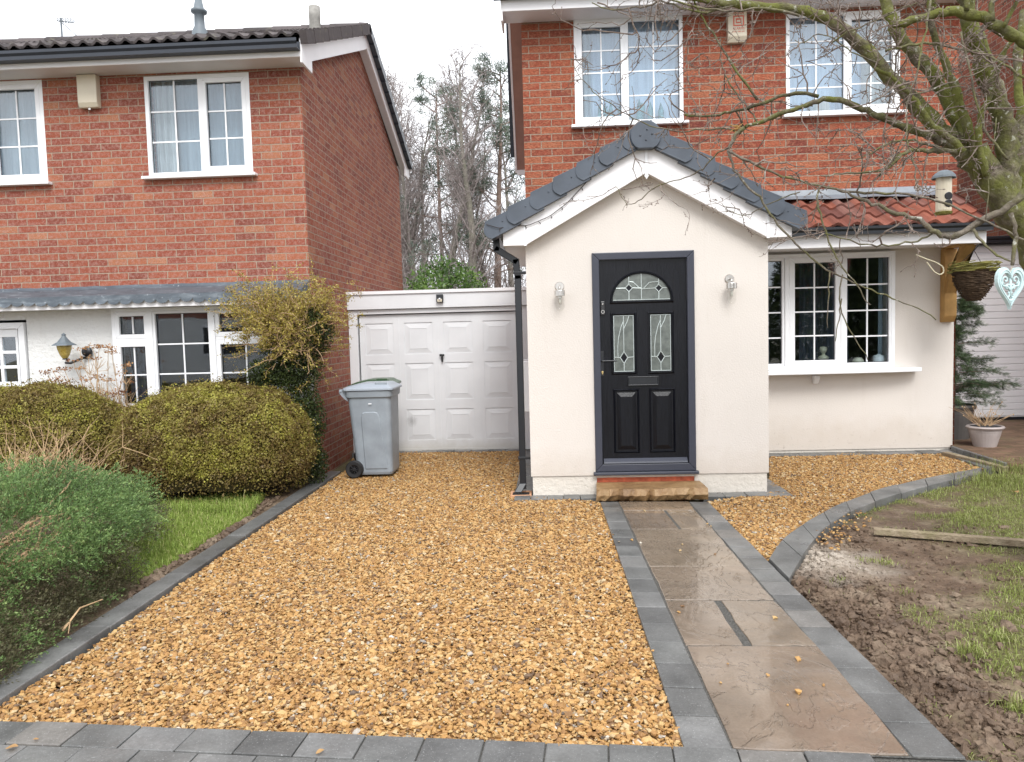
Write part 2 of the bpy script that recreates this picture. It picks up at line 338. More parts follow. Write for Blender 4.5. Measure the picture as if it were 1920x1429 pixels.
def bark(name, stops, moss, mfac, lich=None):
    b = NB(name, .85, .2); co = b.coord()
    c = b.ramp(b.noise(co, 12, 6, .7), stops)
    if moss: c = b.mix(b.ramp(b.noise(co, 4, 5, .7), [(mfac, 0.0), (mfac+.2, .9)]), c, moss)
    if lich: c = b.mix(b.ramp(b.noise(co, 22, 4, .65), [(.6, 0.0), (.68, .8)]), c, lich)
    b.color(c); b.bump(b.noise(co, 40, 5, .65), .9, .016); b.bump(b.noise(co, 7, 3), .5, .03); return b.m
MT['bark'] = bark('mossy_bark', [(.3, (.04, .033, .022)), (.5, (.10, .085, .058)), (.7, (.24, .21, .16))], (.14, .15, .035), .38, (.40, .40, .33))
MT['limbbark'] = bark('lichened_bark', [(.3, (.07, .055, .04)), (.55, (.17, .145, .115)), (.75, (.32, .28, .235))], (.14, .145, .045), .44, (.46, .46, .40))
MT['twig'] = bark('reddish_twig_bark', [(.3, (.10, .07, .055)), (.5, (.21, .165, .14)), (.75, (.40, .36, .32))], None, 0)
MT['birch'] = bark('hazy_grey_birch_bark', [(.3, (.13, .12, .10)), (.6, (.24, .22, .19)), (.8, (.36, .34, .30))], (.20, .21, .14), .5)  # background bark, with distance haze lightened into its colour
MT['bgtwig'] = bark('hazy_grey_twig', [(.3, (.20, .17, .16)), (.7, (.34, .30, .29))], None, 0)  # background twigs, colour lightened for the haze
MT['pinebark'] = bark('pine_bark', [(.3, (.16, .11, .09)), (.7, (.30, .22, .18))], None, 0)
MT['wicker'] = bark('dark_wicker', [(.3, (.03, .02, .014)), (.7, (.12, .08, .05))], None, 0)
MT['wickergreen'] = bark('mossy_wicker', [(.3, (.09, .08, .025)), (.7, (.30, .28, .08))], None, 0)
MT['plank'] = bark('weathered_plank', [(.3, (.20, .15, .10)), (.6, (.32, .26, .18)), (.8, (.42, .36, .27))], (.2, .19, .09), .55)
MT['heart'] = simple('pale_blue_painted_wood', (.50, .64, .65), .6, .35, var=.10, vscale=30, bump=.3, bscale=60)
MT['heartback'] = simple('grey_wood_backing', (.15, .155, .15), .7)
MT['redbrick'] = simple('exposed_red_brick', (.42, .10, .05), .8, .3, var=.4, vscale=18, bump=.6, bscale=50)
def patio():
    b = NB('mossy_brick_paving', .8, .3); co = b.coord()
    br = b.add('ShaderNodeTexBrick'); b.l(co, br.inputs['Vector']); br.inputs['Scale'].default_value = 1; br.inputs['Brick Width'].default_value = .2; br.inputs['Row Height'].default_value = .1; br.inputs['Mortar Size'].default_value = .005
    br.inputs['Color1'].default_value = (.115, .07, .045, 1); br.inputs['Color2'].default_value = (.20, .12, .08, 1); br.inputs['Mortar'].default_value = (.06, .055, .03, 1)
    c = b.mix(b.ramp(b.noise(co, 3, 5, .7), [(.5, 0.0), (.7, .6)]), br.outputs['Color'], (.13, .125, .055))
    b.color(c); b.bump(b.noise(co, 40, 3), .4, .006); return b.m
MT['patio'] = patio()
# ---------------------------------------------------------------- mesh builder
BASE = {}
class MB:
    def __init__(s): s.v = []; s.n = 0; s.f = []; s.r = []; s.rv = .5
    def add(s, verts, faces, rnd=None):
        verts = np.asarray(verts, float).reshape(-1, 3); s.v.append(verts)
        for fa in (faces if isinstance(faces, tuple) else (faces,)):
            fa = np.asarray(fa, int)
            if fa.ndim == 1: fa = fa[None]
            s.f.append(fa + s.n)
        r = s.rv if rnd is None else rnd
        s.r.append(np.broadcast_to(np.asarray(r, float), (len(verts),)).copy()); s.n += len(verts); return s
    def poly(s, pts): return s.add(pts, np.arange(len(pts))[None])
    def box(s, x0, x1, y0, y1, z0, z1):
        v = [(x, y, z) for x in (x0, x1) for y in (y0, y1) for z in (z0, z1)]
        return s.add(v, [(0, 1, 3, 2), (4, 6, 7, 5), (0, 4, 5, 1), (2, 3, 7, 6), (0, 2, 6, 4), (1, 5, 7, 3)])
    def hexa(s, lo, hi):   # two quads (4 pts each)
        return s.add(list(lo)+list(hi), [(3, 2, 1, 0), (4, 5, 6, 7), (0, 1, 5, 4), (1, 2, 6, 5), (2, 3, 7, 6), (3, 0, 4, 7)])
    def prism(s, poly, d0, d1, plane='xz'):
        n = len(poly)
        if plane == 'xz': a = [(p[0], d0, p[1]) for p in poly]; b = [(p[0], d1, p[1]) for p in poly]
        elif plane == 'yz': a = [(d0, p[0], p[1]) for p in poly]; b = [(d1, p[0], p[1]) for p in poly]
        else: a = [(p[0], p[1], d0) for p in poly]; b = [(p[0], p[1], d1) for p in poly]
        i = np.arange(n); j = (i+1) % n
        s.add(a+b, (i[None], (i[::-1]+n)[None], np.stack([i, i+n, j+n, j], 1))); return s
    def frame(s, x0, x1, z0, z1, w, y0, y1, wb=None, wt=None):
        wb = w if wb is None else wb; wt = w if wt is None else wt
        o = [(x0, z0), (x1, z0), (x1, z1), (x0, z1)]; q = [(x0+w, z0+wb), (x1-w, z0+wb), (x1-w, z1-wt), (x0+w, z1-wt)]
        for i in range(4):
            j = (i+1) % 4; s.prism([o[i], o[j], q[j], q[i]], y0, y1)
        return s
    def tube(s, pts, rad, n=6, caps=True, rnd=None):
        pts = np.asarray(pts, float); k = len(pts); rad = np.broadcast_to(np.asarray(rad, float), (k,))
        t = np.gradient(pts, axis=0); t /= np.linalg.norm(t, axis=1)[:, None]+1e-12
        d = pts[-1]-pts[0]; ref = np.eye(3)[np.argmin(np.abs(d))]
        u = np.cross(t, ref); u /= np.linalg.norm(u, axis=1)[:, None]+1e-12; v = np.cross(t, u)
        a = np.arange(n)*2*np.pi/n
        ring = pts[:, None]+rad[:, None, None]*(np.cos(a)[None, :, None]*u[:, None]+np.sin(a)[None, :, None]*v[:, None])
        i = np.arange(k-1)[:, None]*n; j = np.arange(n)[None]; j2 = (j+1) % n
        q = np.stack([i+j, i+j2, i+n+j2, i+n+j], -1).reshape(-1, 4)
        fs = (q, np.arange(n)[::-1][None], (np.arange(n)+(k-1)*n)[None]) if caps and n > 2 else (q,)
        return s.add(ring.reshape(-1, 3), fs, rnd)
    def lathe(s, prof, c, n=20, axis='z'):
        prof = np.asarray(prof, float); k = len(prof); a = np.arange(n)*2*np.pi/n
        r, h = prof[:, 0][:, None], prof[:, 1][:, None]
        X, Y, Zz = r*np.cos(a), r*np.sin(a), np.repeat(h, n, 1)
        V = np.stack({'z': (X, Y, Zz), 'y': (X, Zz, Y), 'x': (Zz, X, Y)}[axis], -1).reshape(-1, 3)+np.asarray(c)
        i = np.arange(k-1)[:, None]*n; j = np.arange(n)[None]; j2 = (j+1) % n
        return s.add(V, np.stack([i+j, i+j2, i+n+j2, i+n+j], -1).reshape(-1, 4))
    def build(s, name, mat, parent=None, smooth=False, bevel=0, base=None):
        V = np.concatenate(s.v); me = bpy.data.meshes.new(name)
        b = BASE.get(parent.name) if parent is not None else (np.zeros(3) if base is None else np.asarray(base, float))
        V = V-b
        me.vertices.add(len(V)); me.vertices.foreach_set('co', V.ravel())
        tot = np.concatenate([np.full(len(f), f.shape[1]) for f in s.f]); idx = np.concatenate([f.ravel() for f in s.f])
        me.loops.add(len(idx)); me.loops.foreach_set('vertex_index', idx)
        me.polygons.add(len(tot)); me.polygons.foreach_set('loop_start', np.concatenate([[0], np.cumsum(tot)[:-1]])); me.polygons.foreach_set('loop_total', tot)
        me.polygons.foreach_set('use_smooth', np.full(len(tot), smooth))
        at = me.attributes.new('rnd', 'FLOAT', 'POINT'); at.data.foreach_set('value', np.concatenate(s.r))
        me.update(calc_edges=True); me.materials.append(MT[mat] if isinstance(mat, str) else mat)
        o = bpy.data.objects.new(name, me); col.objects.link(o)
        if parent is not None: o.parent = parent
        else: o.location = b
        BASE[o.name] = b
        if bevel:
            m = o.modifiers.new('bevel', 'BEVEL'); m.width = bevel; m.segments = 2; m.limit_method = 'ANGLE'
        return o
def tag(o, label, cat, group=None):
    o['label'] = label; o['category'] = cat
    if group: o['group'] = group
    return o
def struct(o): o['kind'] = 'structure'; return o
def stuff(o, label, cat): o['kind'] = 'stuff'; return tag(o, label, cat)
def thing(name, loc, label, cat, group=None):
    o = bpy.data.objects.new(name, None); col.objects.link(o); o.location = [float(q) for q in loc]; o.empty_display_size = .1
    BASE[o.name] = np.asarray(loc, float); return tag(o, label, cat, group)
def wall(mb, x0, x1, z0, z1, yf, yb, holes, ends=True):
    xs = sorted({x0, x1, *[h[0] for h in holes], *[h[1] for h in holes]}); zs = sorted({z0, z1, *[h[2] for h in holes], *[h[3] for h in holes]})
    for i in range(len(xs)-1):
        for k in range(len(zs)-1):
            cx, cz = (xs[i]+xs[i+1])/2, (zs[k]+zs[k+1])/2
            if any(h[0] < cx < h[1] and h[2] < cz < h[3] for h in holes): continue
            a, b, c, d = xs[i], xs[i+1], zs[k], zs[k+1]
            mb.poly([(a, yf, c), (b, yf, c), (b, yf, d), (a, yf, d)]); mb.poly([(b, yb, c), (a, yb, c), (a, yb, d), (b, yb, d)])
    for (a, b, c, d) in holes:
        mb.poly([(a, yf, c), (a, yf, d), (a, yb, d), (a, yb, c)]); mb.poly([(b, yf, c), (b, yb, c), (b, yb, d), (b, yf, d)])
        mb.poly([(a, yf, c), (a, yb, c), (b, yb, c), (b, yf, c)]); mb.poly([(a, yf, d), (b, yf, d), (b, yb, d), (a, yb, d)])
    if ends:
        mb.poly([(x0, yf, z0), (x0, yf, z1), (x0, yb, z1), (x0, yb, z0)]); mb.poly([(x1, yf, z0), (x1, yb, z0), (x1, yb, z1), (x1, yf, z1)])
    mb.poly([(x0, yf, z1), (x1, yf, z1), (x1, yb, z1), (x0, yb, z1)]); return mb
def tile_roof(mb, p0, e, s, nrm, wid, slope, period, amp, courses, thick=.022, nu=7, shape='sin'):
    p0, e, s, nrm = (np.asarray(q, float) for q in (p0, e, s, nrm)); nt_ = max(1, int(math.ceil(wid/period)))
    for c in range(courses):
        s0, s1 = slope*c/courses, slope*(c+1)/courses+.04
        for k in range(nt_):
            u = np.linspace(0, 1, nu); x = np.minimum((k+u)*period, wid)
            h = amp*np.sin(2*np.pi*u) if shape == 'sin' else (amp*(np.clip(np.cos(2*np.pi*(u-.5)), -.35, 1)) if shape == 'roman' else 0*u)
            jx = rng.normal(0, .002)
            lo = p0+np.outer(x, e)+(s0+jx)*s+np.outer(h+thick+.004, nrm); hi = p0+np.outer(x, e)+s1*s+np.outer(h+.002, nrm)
            bo = p0+np.outer(x, e)+(s0+jx)*s+np.outer(h-.002, nrm)
            i = np.arange(nu-1)
            mb.add(np.concatenate([lo, hi, bo]), np.concatenate([np.stack([i, i+1, i+1+nu, i+nu], 1), np.stack([i+2*nu, i+1+2*nu, i+1, i], 1)]), rng.random())
    return mb
def bars(mb, x0, x1, z0, z1, nx, nz, y0, y1, w=.016):
    for i in range(1, nx):
        x = x0+(x1-x0)*i/nx; mb.box(x-w/2, x+w/2, y0, y1, z0, z1)
    xs = [x0+(x1-x0)*i/nx for i in range(nx+1)]
    for k in range(1, nz):
        z = z0+(z1-z0)*k/nz
        for i in range(nx): mb.box(xs[i]+(w/2 if i else 0), xs[i+1]-(w/2 if i < nx-1 else 0), y0+.001, y1-.001, z-w/2, z+w/2)
    return mb
def light(win, x0, x1, z0, z1, yf, nx, nz, casement, fw=.05):
    """one light of a window: frame/casement (sub-part) + pane + bars inside [x0..x1]"""
    if casement:
        fm = MB().frame(x0, x1, z0, z1, fw, yf-.016, yf+.04); fm.build('casement', 'upvc', win, bevel=.005)
        gx0, gx1, gz0, gz1 = x0+fw, x1-fw, z0+fw, z1-fw
    else: gx0, gx1, gz0, gz1 = x0, x1, z0, z1
    MB().box(gx0, gx1, yf+.022, yf+.028, gz0, gz1).build('pane', 'glass', win)
    MB().frame(gx0, gx1, gz0, gz1, .007, yf+.016, yf+.0215).build('gasket', 'gutter', win)
    bars(MB(), gx0+.007, gx1-.007, gz0+.007, gz1-.007, nx, nz, yf+.012, yf+.0215).build('glazing_bar', 'upvc', win)
    return gx0, gx1, gz0, gz1
def wavy(x0, x1, z0, z1, y, amp=.02, per=.09, ph=0, n=None):
    n = n or max(8, int((x1-x0)/per*8)); x = np.linspace(x0, x1, n); yy = y+amp*np.sin(x/per*2*np.pi+ph)+amp*.5*np.sin(x/per*4.1+ph)
    a = np.stack([x, yy, np.full(n, z0)], 1); b = np.stack([x, yy, np.full(n, z1)], 1); i = np.arange(n-1)
    return np.concatenate([a, b]), np.stack([i, i+1, i+1+n, i+n], 1)
def room(house, x0, x1, y0, y1, z0, z1, mat='room'):
    m = MB(); m.poly([(x0, y1, z0), (x1, y1, z0), (x1, y1, z1), (x0, y1, z1)]); m.poly([(x0, y0, z0), (x0, y1, z0), (x0, y1, z1), (x0, y0, z1)])
    m.poly([(x1, y0, z0), (x1, y0, z1), (x1, y1, z1), (x1, y1, z0)]); m.poly([(x0, y0, z0), (x1, y0, z0), (x1, y1, z0), (x0, y1, z0)]); m.poly([(x0, y0, z1), (x0, y1, z1), (x1, y1, z1), (x1, y0, z1)])
    return m.build('room_interior', mat, house)
def text_mesh(name, body, loc, size, mat, parent, ext=.0006, width=None):
    c = bpy.data.curves.new(name, 'FONT'); c.body = body; c.size = size; c.extrude = ext; c.align_x = 'CENTER'; c.resolution_u = 3
    t = bpy.data.objects.new(name+'_curve', c); col.objects.link(t); bpy.context.view_layer.update()
    me = bpy.data.meshes.new_from_object(t.evaluated_get(bpy.context.evaluated_depsgraph_get())); bpy.data.objects.remove(t)
    sx = 1
    if width:
        xs = [v.co.x for v in me.vertices]; sx = width/(max(xs)-min(xs))
    b = BASE[parent.name]
    for v in me.vertices: x, y, z = v.co; v.co = (x*sx+loc[0]-b[0], loc[1]-z-b[1], y+loc[2]-b[2])
    me.materials.clear(); me.materials.append(MT[mat]); o = bpy.data.objects.new(name, me); col.objects.link(o); o.parent = parent; BASE[o.name] = b; return o
# ================================================================ LEFT HOUSE
Yl, Yp, Yw, Yg = 8.25, 6.97, 9.10, 9.80
lx1 = XX(575, 400, Yl)               # flank x of the left house
Yrear = 13.7
zsof = ZZ(340, 137, Yl)              # soffit level
LH = thing('brick_house', (lx1-2.2, Yl, 0), 'red brick house with brown tiled roof and white ground floor, left of the garage', 'house')
x_l0 = -9.2
yov = Yl-.30                          # fascia plane
wins = [(XX(40, 240, Yl)-1.05, XX(84, 240, Yl), ZZ(60, 346, Yl), ZZ(60, 150, Yl)), (XX(274, 240, Yl), XX(471, 240, Yl), ZZ(375, 332, Yl), ZZ(375, 139, Yl))]
zcan = ZZ(300, 552, Yl)
low = [(XX(212, 670, Yl), XX(520, 670, Yl), .42, ZZ(300, 577, Yl)-.02), (-6.6, XX(52, 650, Yl), .05, ZZ(30, 600, Yl))]
zridge_y = 10.95
zr = ZZ(705, 53, zridge_y)
m = MB(); wall(m, x_l0, lx1, zcan-.05, zsof+.02, Yl, Yl+.25, wins, False)
# flank gable wall + rear + far side
prof = [(Yl, -.1), (Yrear, -.1), (Yrear, zsof+.02), (zridge_y, zr-.22), (Yl, zsof+.02)]
m.add([(lx1, p[0], p[1]) for p in prof], np.arange(5)[None]); m.add([(lx1-.25, p[0], p[1]) for p in prof], np.arange(5)[::-1][None])
m.box(x_l0, lx1-.25, Yrear-.25, Yrear-.002, -.1, zsof)
m.add([(x_l0, p[0], p[1]) for p in prof], np.arange(5)[::-1][None])
m.build('brick_wall', 'brick_l', LH)
m = MB(); wall(m, x_l0, lx1-.004, -.1, zcan-.052, Yl+.004, Yl+.25, low); m.build('rendered_wall', 'whitewall', LH)
room(LH, x_l0+.3, lx1-.3, Yl+.26, Yl+3.0, .1, zcan-.2)
# roof
eave = np.array([x_l0-.1, yov-.06, ZZ(300, 77.5, yov-.06)])
sv = np.array([0, zridge_y-eave[1], zr-eave[2]]); sl = np.linalg.norm(sv); sv /= sl; nv = np.array([0, -sv[2], sv[1]])
rw = lx1+.16-eave[0]
m = tile_roof(MB(), eave, (1, 0, 0), sv, nv, rw, sl, .152, .026, 9, .02, 8, 'roman')
sv2 = np.array([0, Yrear+.35-zridge_y, eave[2]-zr]); sl2 = np.linalg.norm(sv2); 
m.poly([(eave[0], zridge_y, zr), (lx1+.16, zridge_y, zr), (lx1+.16, Yrear+.35, eave[2]), (eave[0], Yrear+.35, eave[2])])
m.poly([eave, eave+np.array([rw, 0, 0]), np.array([lx1+.16, zridge_y, zr-.01]), np.array([eave[0], zridge_y, zr-.01])])
RF = m.build('roof', 'conctile', LH)
m = MB(); k = 0; x = eave[0]
while x < lx1+.1:
    a = np.linspace(-.2, math.pi+.2, 9); q = [(x0_, zridge_y+.12*math.cos(t), zr-.04+.115*math.sin(t)+(.012 if x0_ == x else 0)) for x0_ in (x, min(x+.44, lx1+.16)) for t in a]
    i = np.arange(8); m.add(q, np.stack([i, i+1, i+10, i+9], 1), rng.random()); x += .42
m.build('ridge_tile', 'conctile', LH)
# dry verge caps, bargeboards on the flank
def verge(parent, y0, z0, y1, z1, xa, n, nm, mat):
    m = MB(); d = np.array([y1-y0, z1-z0]); ln = np.linalg.norm(d); d /= ln; nn = np.array([-d[1], d[0]]) if d[0] > 0 else np.array([d[1], -d[0]])
    for i in range(n):
        a = np.array([y0, z0])+d*ln*i/n; b_ = np.array([y0, z0])+d*(ln*(i+1)/n+.03)
        q = [a-nn*.10+nn*.015, b_-nn*.10, b_+nn*.03, a+nn*.045]
        m.prism([tuple(t) for t in q], xa-.04, xa+.035+.004*(i % 2), 'yz')
    return m.build(nm, mat, parent)
vx = lx1+.16
EG = eave[2]
verge(LH, eave[1], EG, zridge_y, zr+.02, vx, 11, 'verge_cap', 'conctile')
verge(LH, Yrear+.35, EG, zridge_y, zr+.02, vx, 13, 'verge_cap', 'gutter_blue')
bz = .10
def barge(parent, pts, w, xa, th, mat, nm='barge_board'):
    m = MB(); (y0, z0), (y1, z1) = pts
    m.prism([(y0, z0-w), (y1, z1-w), (y1, z1), (y0, z0)], xa, xa+th, 'yz'); return m.build(nm, mat, parent, bevel=.004)
barge(LH, [(yov, EG-.07), (zridge_y, zr-.09)], .20, lx1+.10, .022, 'upvc_warm'); barge(LH, [(Yrear+.3, EG-.07), (zridge_y, zr-.09)], .17, lx1+.10, .022, 'upvc_warm')
m = MB(); 
for yy in (yov+.02, Yrear+.28):
    m.hexa([(lx1+.001, yy, zsof+.03), (lx1+.099, yy, zsof+.03), (lx1+.099, zridge_y, zr-.26), (lx1+.001, zridge_y, zr-.26)], [(lx1+.001, yy, zsof+.05), (lx1+.099, yy, zsof+.05), (lx1+.099, zridge_y, zr-.24), (lx1+.001, zridge_y, zr-.24)])
m.build('verge_soffit', 'soffit', LH)
# stained top courses under the rear verge
# boxed eaves: fascia, soffit, end box, gutter
zf0, zf1 = ZZ(300, 119, yov), ZZ(300, 104, yov)+.07
m = MB().box(x_l0, lx1+.10, yov-.02, yov, zf0, zf1); m.box(lx1+.101, lx1+.125, yov-.02, Yl+.03, zf0-.06, zf1+.04); m.build('fascia_board', 'upvc_warm', LH, bevel=.004)
MB().box(x_l0, lx1+.10, yov+.001, Yl-.001, zf0+.005, zf0+.02).build('soffit_board', 'soffit', LH)
MB().box(lx1+.10, lx1+.124, Yrear, Yrear+.33, zf0-.05, zf1).build('fascia_board', 'upvc_warm', LH)
def gutter(parent, x0, x1, y, z, r, mat, square=False):
    a = np.linspace(math.pi, 2*math.pi, 9) if not square else None
    pr = [(y+r*math.cos(t), z+r*math.sin(t)) for t in a] if not square else [(y-r, z), (y-r, z-r*.5), (y-r*.7, z-r*.9), (y-r*.7, z-1.5*r), (y+r, z-1.5*r), (y+r, z)]
    inner = [(p[0]*.0+y+(p[0]-y)*.9, z+(p[1]-z)*.9) for p in pr][::-1]
    m = MB().prism(pr+inner, x0, x1, 'yz'); return m.build('gutter', mat, parent)
zg = ZZ(300, 84, yov-.08)-.0
gutter(LH, x_l0, lx1+.11, yov-.085, ZZ(300, 85, yov-.1), .062, 'gutter_blue', True)
# upper windows
def window_two(house, x0, x1, z0, z1, y, left_cas, nz, sillx, mull=.035, curtain='net', fw=.055, interior=.12):
    win = MB().frame(x0, x1, z0, z1, fw*.8, y+.03, y+.10).build('window', 'upvc', house, bevel=.004)
    xm = (x0+x1)/2+(.03 if not left_cas else -.02); e = fw*.8
    m = MB().box(xm-.02, xm+.02, y+.032, y+.098, z0+e, z1-e); m.build('mullion', 'upvc', win)
    for (a, b_, cs) in ((x0+e, xm-.02, left_cas), (xm+.02, x1-e, not left_cas)):
        light(win, a, b_, z0+e, z1-e, y+.045, 2, nz, cs, .05)
    m = MB().box(x0-sillx, x1+sillx, y-.05, y+.03, z0-.035, z0-.003); m.build('sill', 'upvc', win, bevel=.006)
    MB().add(*wavy(x0, x1, z0, z1, y+.22, .008, .11)).build('blind', curtain, win)  # blind colour adds to the sky reflection on the glass
    return win
for i, (a, b_, c, d) in enumerate(wins):
    wn = window_two(LH, a, b_, c+.02, d, Yl-.03, i == 99, 3, .05, curtain='net_l')
    m = MB().add(*wavy(a+.05, a+.30, c, d, Yl+.12, .02, .07)); m.build('curtain', 'curtain', wn)
# alarm box
ax0, ax1, az0, az1 = XX(153, 175, Yl), XX(189, 175, Yl), ZZ(170, 205, Yl), ZZ(170, 144, Yl)
ab = MB().prism([(Yl-.001, az0), (Yl-.06, az0), (Yl-.085, az0+.05), (Yl-.085, az1), (Yl-.001, az1)], ax0, ax1, 'yz').build('alarm_box', 'alarm', LH, bevel=.008)
MB().box((ax0+ax1)/2-.012, (ax0+ax1)/2+.012, Yl-.05, Yl-.02, az0-.02, az0-.001).build('tamper_lens', 'steel', ab)
# canopy: lead flashing with scalloped apron
ycn = Yl-.32
zt, zb = ZZ(300, 533, Yl), ZZ(300, 553, ycn)
m = MB(); xs = np.linspace(x_l0, lx1, 60)
zz = np.array([rng.normal(0, .003) for _ in xs])
rows = [(Yl-.002, zt), (Yl-.03, zt-.035), (ycn+.05, zb+.025), (ycn, zb+.01)]
V = np.array([(x, y+zz[i]*.3, z+zz[i]) for (y, z) in rows for i, x in enumerate(xs)])
n = len(xs); q = np.concatenate([np.stack([np.arange(n-1)+r*n, np.arange(n-1)+1+r*n, np.arange(n-1)+1+(r+1)*n, np.arange(n-1)+(r+1)*n], 1) for r in range(3)])
m.add(V, q); m.poly([(lx1, Yl, zt), (lx1, ycn, zb+.01), (lx1, ycn, zb-.08), (lx1, Yl, zb-.08)])
can = m.build('lead_canopy', 'lead', LH)
m = MB(); sp_ = .135; x = x_l0
while x < lx1-.02:
    a = np.linspace(math.pi, 2*math.pi, 9); dz = rng.normal(0, .006); ty = rng.normal(-.012, .008)
    pts = [(x, ycn-.006, zb+.012), *[(x+sp_/2+sp_/2*math.cos(t), ycn-.012+ty*(-math.sin(t)), zb-.045+dz+.045*math.sin(t)) for t in a], (x+sp_, ycn-.006, zb+.012)]
    m.poly(pts[::-1]); x += sp_
m.build('scalloped_apron', 'lead', can)
m = MB().box(x_l0, lx1-.01, ycn+.02, ycn+.04, zb-.125, zb-.01); m.box(x_l0, lx1-.012, ycn+.041, Yl, zb-.12, zb-.10); m.build('canopy_fascia', 'upvc_warm', LH)
# lower bay window (left of honeysuckle)
yb = Yl-.10
bx0, bx1 = XX(210, 680, yb), XX(520, 680, yb); bz0, bz1 = ZZ(240, 772, yb), ZZ(240, 578, yb)
LW = MB().frame(bx0, bx1, bz0, bz1, .04, yb+.03, yb+.12).build('bay_window', 'upvc', LH, bevel=.004)
xa, xb_ = XX(279, 680, yb), XX(396, 680, yb)
for q in (xa, xb_): MB().box(q, q+.05, yb+.02, yb+.12, bz0+.04, bz1-.04).build('mullion', 'upvc', LW, bevel=.004)
tz = ZZ(240, 639, yb); MB().box(bx0+.04, xa-.001, yb+.031, yb+.11, tz-.02, tz+.02).build('transom', 'upvc', LW, bevel=.004); MB().box(xb_+.051, bx1-.04, yb+.031, yb+.11, tz-.02, tz+.02).build('transom', 'upvc', LW, bevel=.004)
for (a, b_) in ((bx0+.04, xa), (xb_+.05, bx1-.04)):
    light(LW, a, b_, tz+.02, bz1-.04, yb+.045, 2, 1, True, .05); light(LW, a, b_, bz0+.04, tz-.02, yb+.045, 2, 2, True, .05)
light(LW, xa+.05, xb_, bz0+.04, bz1-.04, yb+.045, 2, 3, True, .03)
MB().box(bx0-.04, bx1+.04, yb-.03, yb+.03, bz0-.04, bz0-.002).build('sill', 'upvc', LW, bevel=.006)
for q in ((bx0+.05, xa-.02), (bx1-.3, bx1)): MB().add(*wavy(*q, bz0, bz1, yb+.3, .025, .08)).build('curtain', 'darkcurtain', LW)
# door, far left
dx1 = XX(50, 650, Yl); dz1 = ZZ(30, 605, Yl)
DR = MB().frame(dx1-1.05, dx1, .06, dz1, .07, Yl-.03, Yl+.08).build('side_door', 'upvc', LH, bevel=.004)
gx1, gx0 = dx1-.10, dx1-.9
m = MB(); px0 = XX(0, 680, Yl)
zt_, zb_ = ZZ(20, 632, Yl), ZZ(20, 716, Yl)
cols_ = [gx1-.19*k for k in range(5)]
m.box(gx0-.08, gx1, Yl+.0, Yl+.05, .13, zb_); m.box(gx0-.08, gx1, Yl+.001, Yl+.05, zt_, dz1-.07)
for k in range(4): m.box(cols_[k]-.035 if k else cols_[k]-.03, cols_[k], Yl+.002, Yl+.045, zb_, zt_)
for f_ in (.33, .66):
    zc = zb_+(zt_-zb_)*f_; m.box(gx0-.08, gx1-.03, Yl+.004, Yl+.04, zc-.018, zc+.018)
m.build('door_panel', 'upvc', DR, bevel=.004); MB().box(gx0-.08, gx1-.03, Yl+.022, Yl+.026, zb_, zt_).build('pane', 'glass', DR)
# wall lantern
lp = P(121, 655, Yl-.22); lx, ly = lp[0], lp[1]; zb0 = ZZ(121, 676, ly); ztp = ZZ(115, 624, ly)
LT = MB().tube([(lx+.10, Yl, zb0+.02), (lx+.10, Yl-.05, zb0+.02), (lx+.06, ly, zb0-.03), (lx, ly, zb0-.025)], .014, 8).build('wall_lantern', 'black_iron', LH, smooth=True)
MB().lathe([(0, 0), (.055, .0), (.06, .02), (.045, .045), (0, .05)], (lx+.14, Yl-.055, zb0+.09), 16, 'y').build('back_plate', 'black_iron', LT, smooth=True)
h_ = ztp-zb0
MB().lathe([(.028, h_*.08), (.05, h_*.2), (.073, h_*.42), (.078, h_*.56)], (lx, ly, zb0), 8).build('amber_shade', 'amber', LT)
MB().lathe([(0, h_*.02), (.03, h_*.03), (.022, h_*.09), (0, h_*.09)], (lx, ly, zb0), 10).build('finial', 'black_iron', LT)
MB().lathe([(.125, h_*.54), (.12, h_*.57), (.07, h_*.66), (.035, h_*.80), (.02, h_*.88), (.022, h_*.94), (.0, h_*1.0)], (lx, ly, zb0), 8).build('lantern_hood', 'grey_pipe', LT)
# vents and aerial
vb = P(375, 60, 10.55)
MB().lathe([(.12, -.25), (.105, .0), (.07, .07), (.065, .24), (.105, .26), (.11, .29), (.07, .32), (.035, .50), (0, .52)], vb, 18).build('vent_pipe', 'grey_pipe', LH, smooth=True)
vb = P(591, 58, 10.8); MB().lathe([(.085, -.3), (.08, .16), (.082, .17), (.082, .33), (.05, .34), (0, .34)], vb, 16).build('flue_pipe', 'conc_pipe', LH, smooth=True)
a0 = P(116, 64, 11.4); m = MB().tube([a0-np.array([0, 0, .4]), a0+np.array([0, 0, .24])], .013, 6)
m.tube([a0+np.array([-.06, 0, .2]), a0+np.array([.2, 0, .16])], .006, 5)
for t in np.linspace(-.05, .19, 7): m.tube([a0+np.array([t, -.09, .2-.04*t]), a0+np.array([t, .09, .2-.04*t])], .005, 4); m.tube([a0+np.array([t, 0, .26-.15*t]), a0+np.array([t, 0, .13])], .003, 4)
m.tube([a0+np.array([.02, 0, .16]), a0+np.array([.24, .05, -.05])], .006, 5)
m.build('aerial', 'grey_pipe', LH)
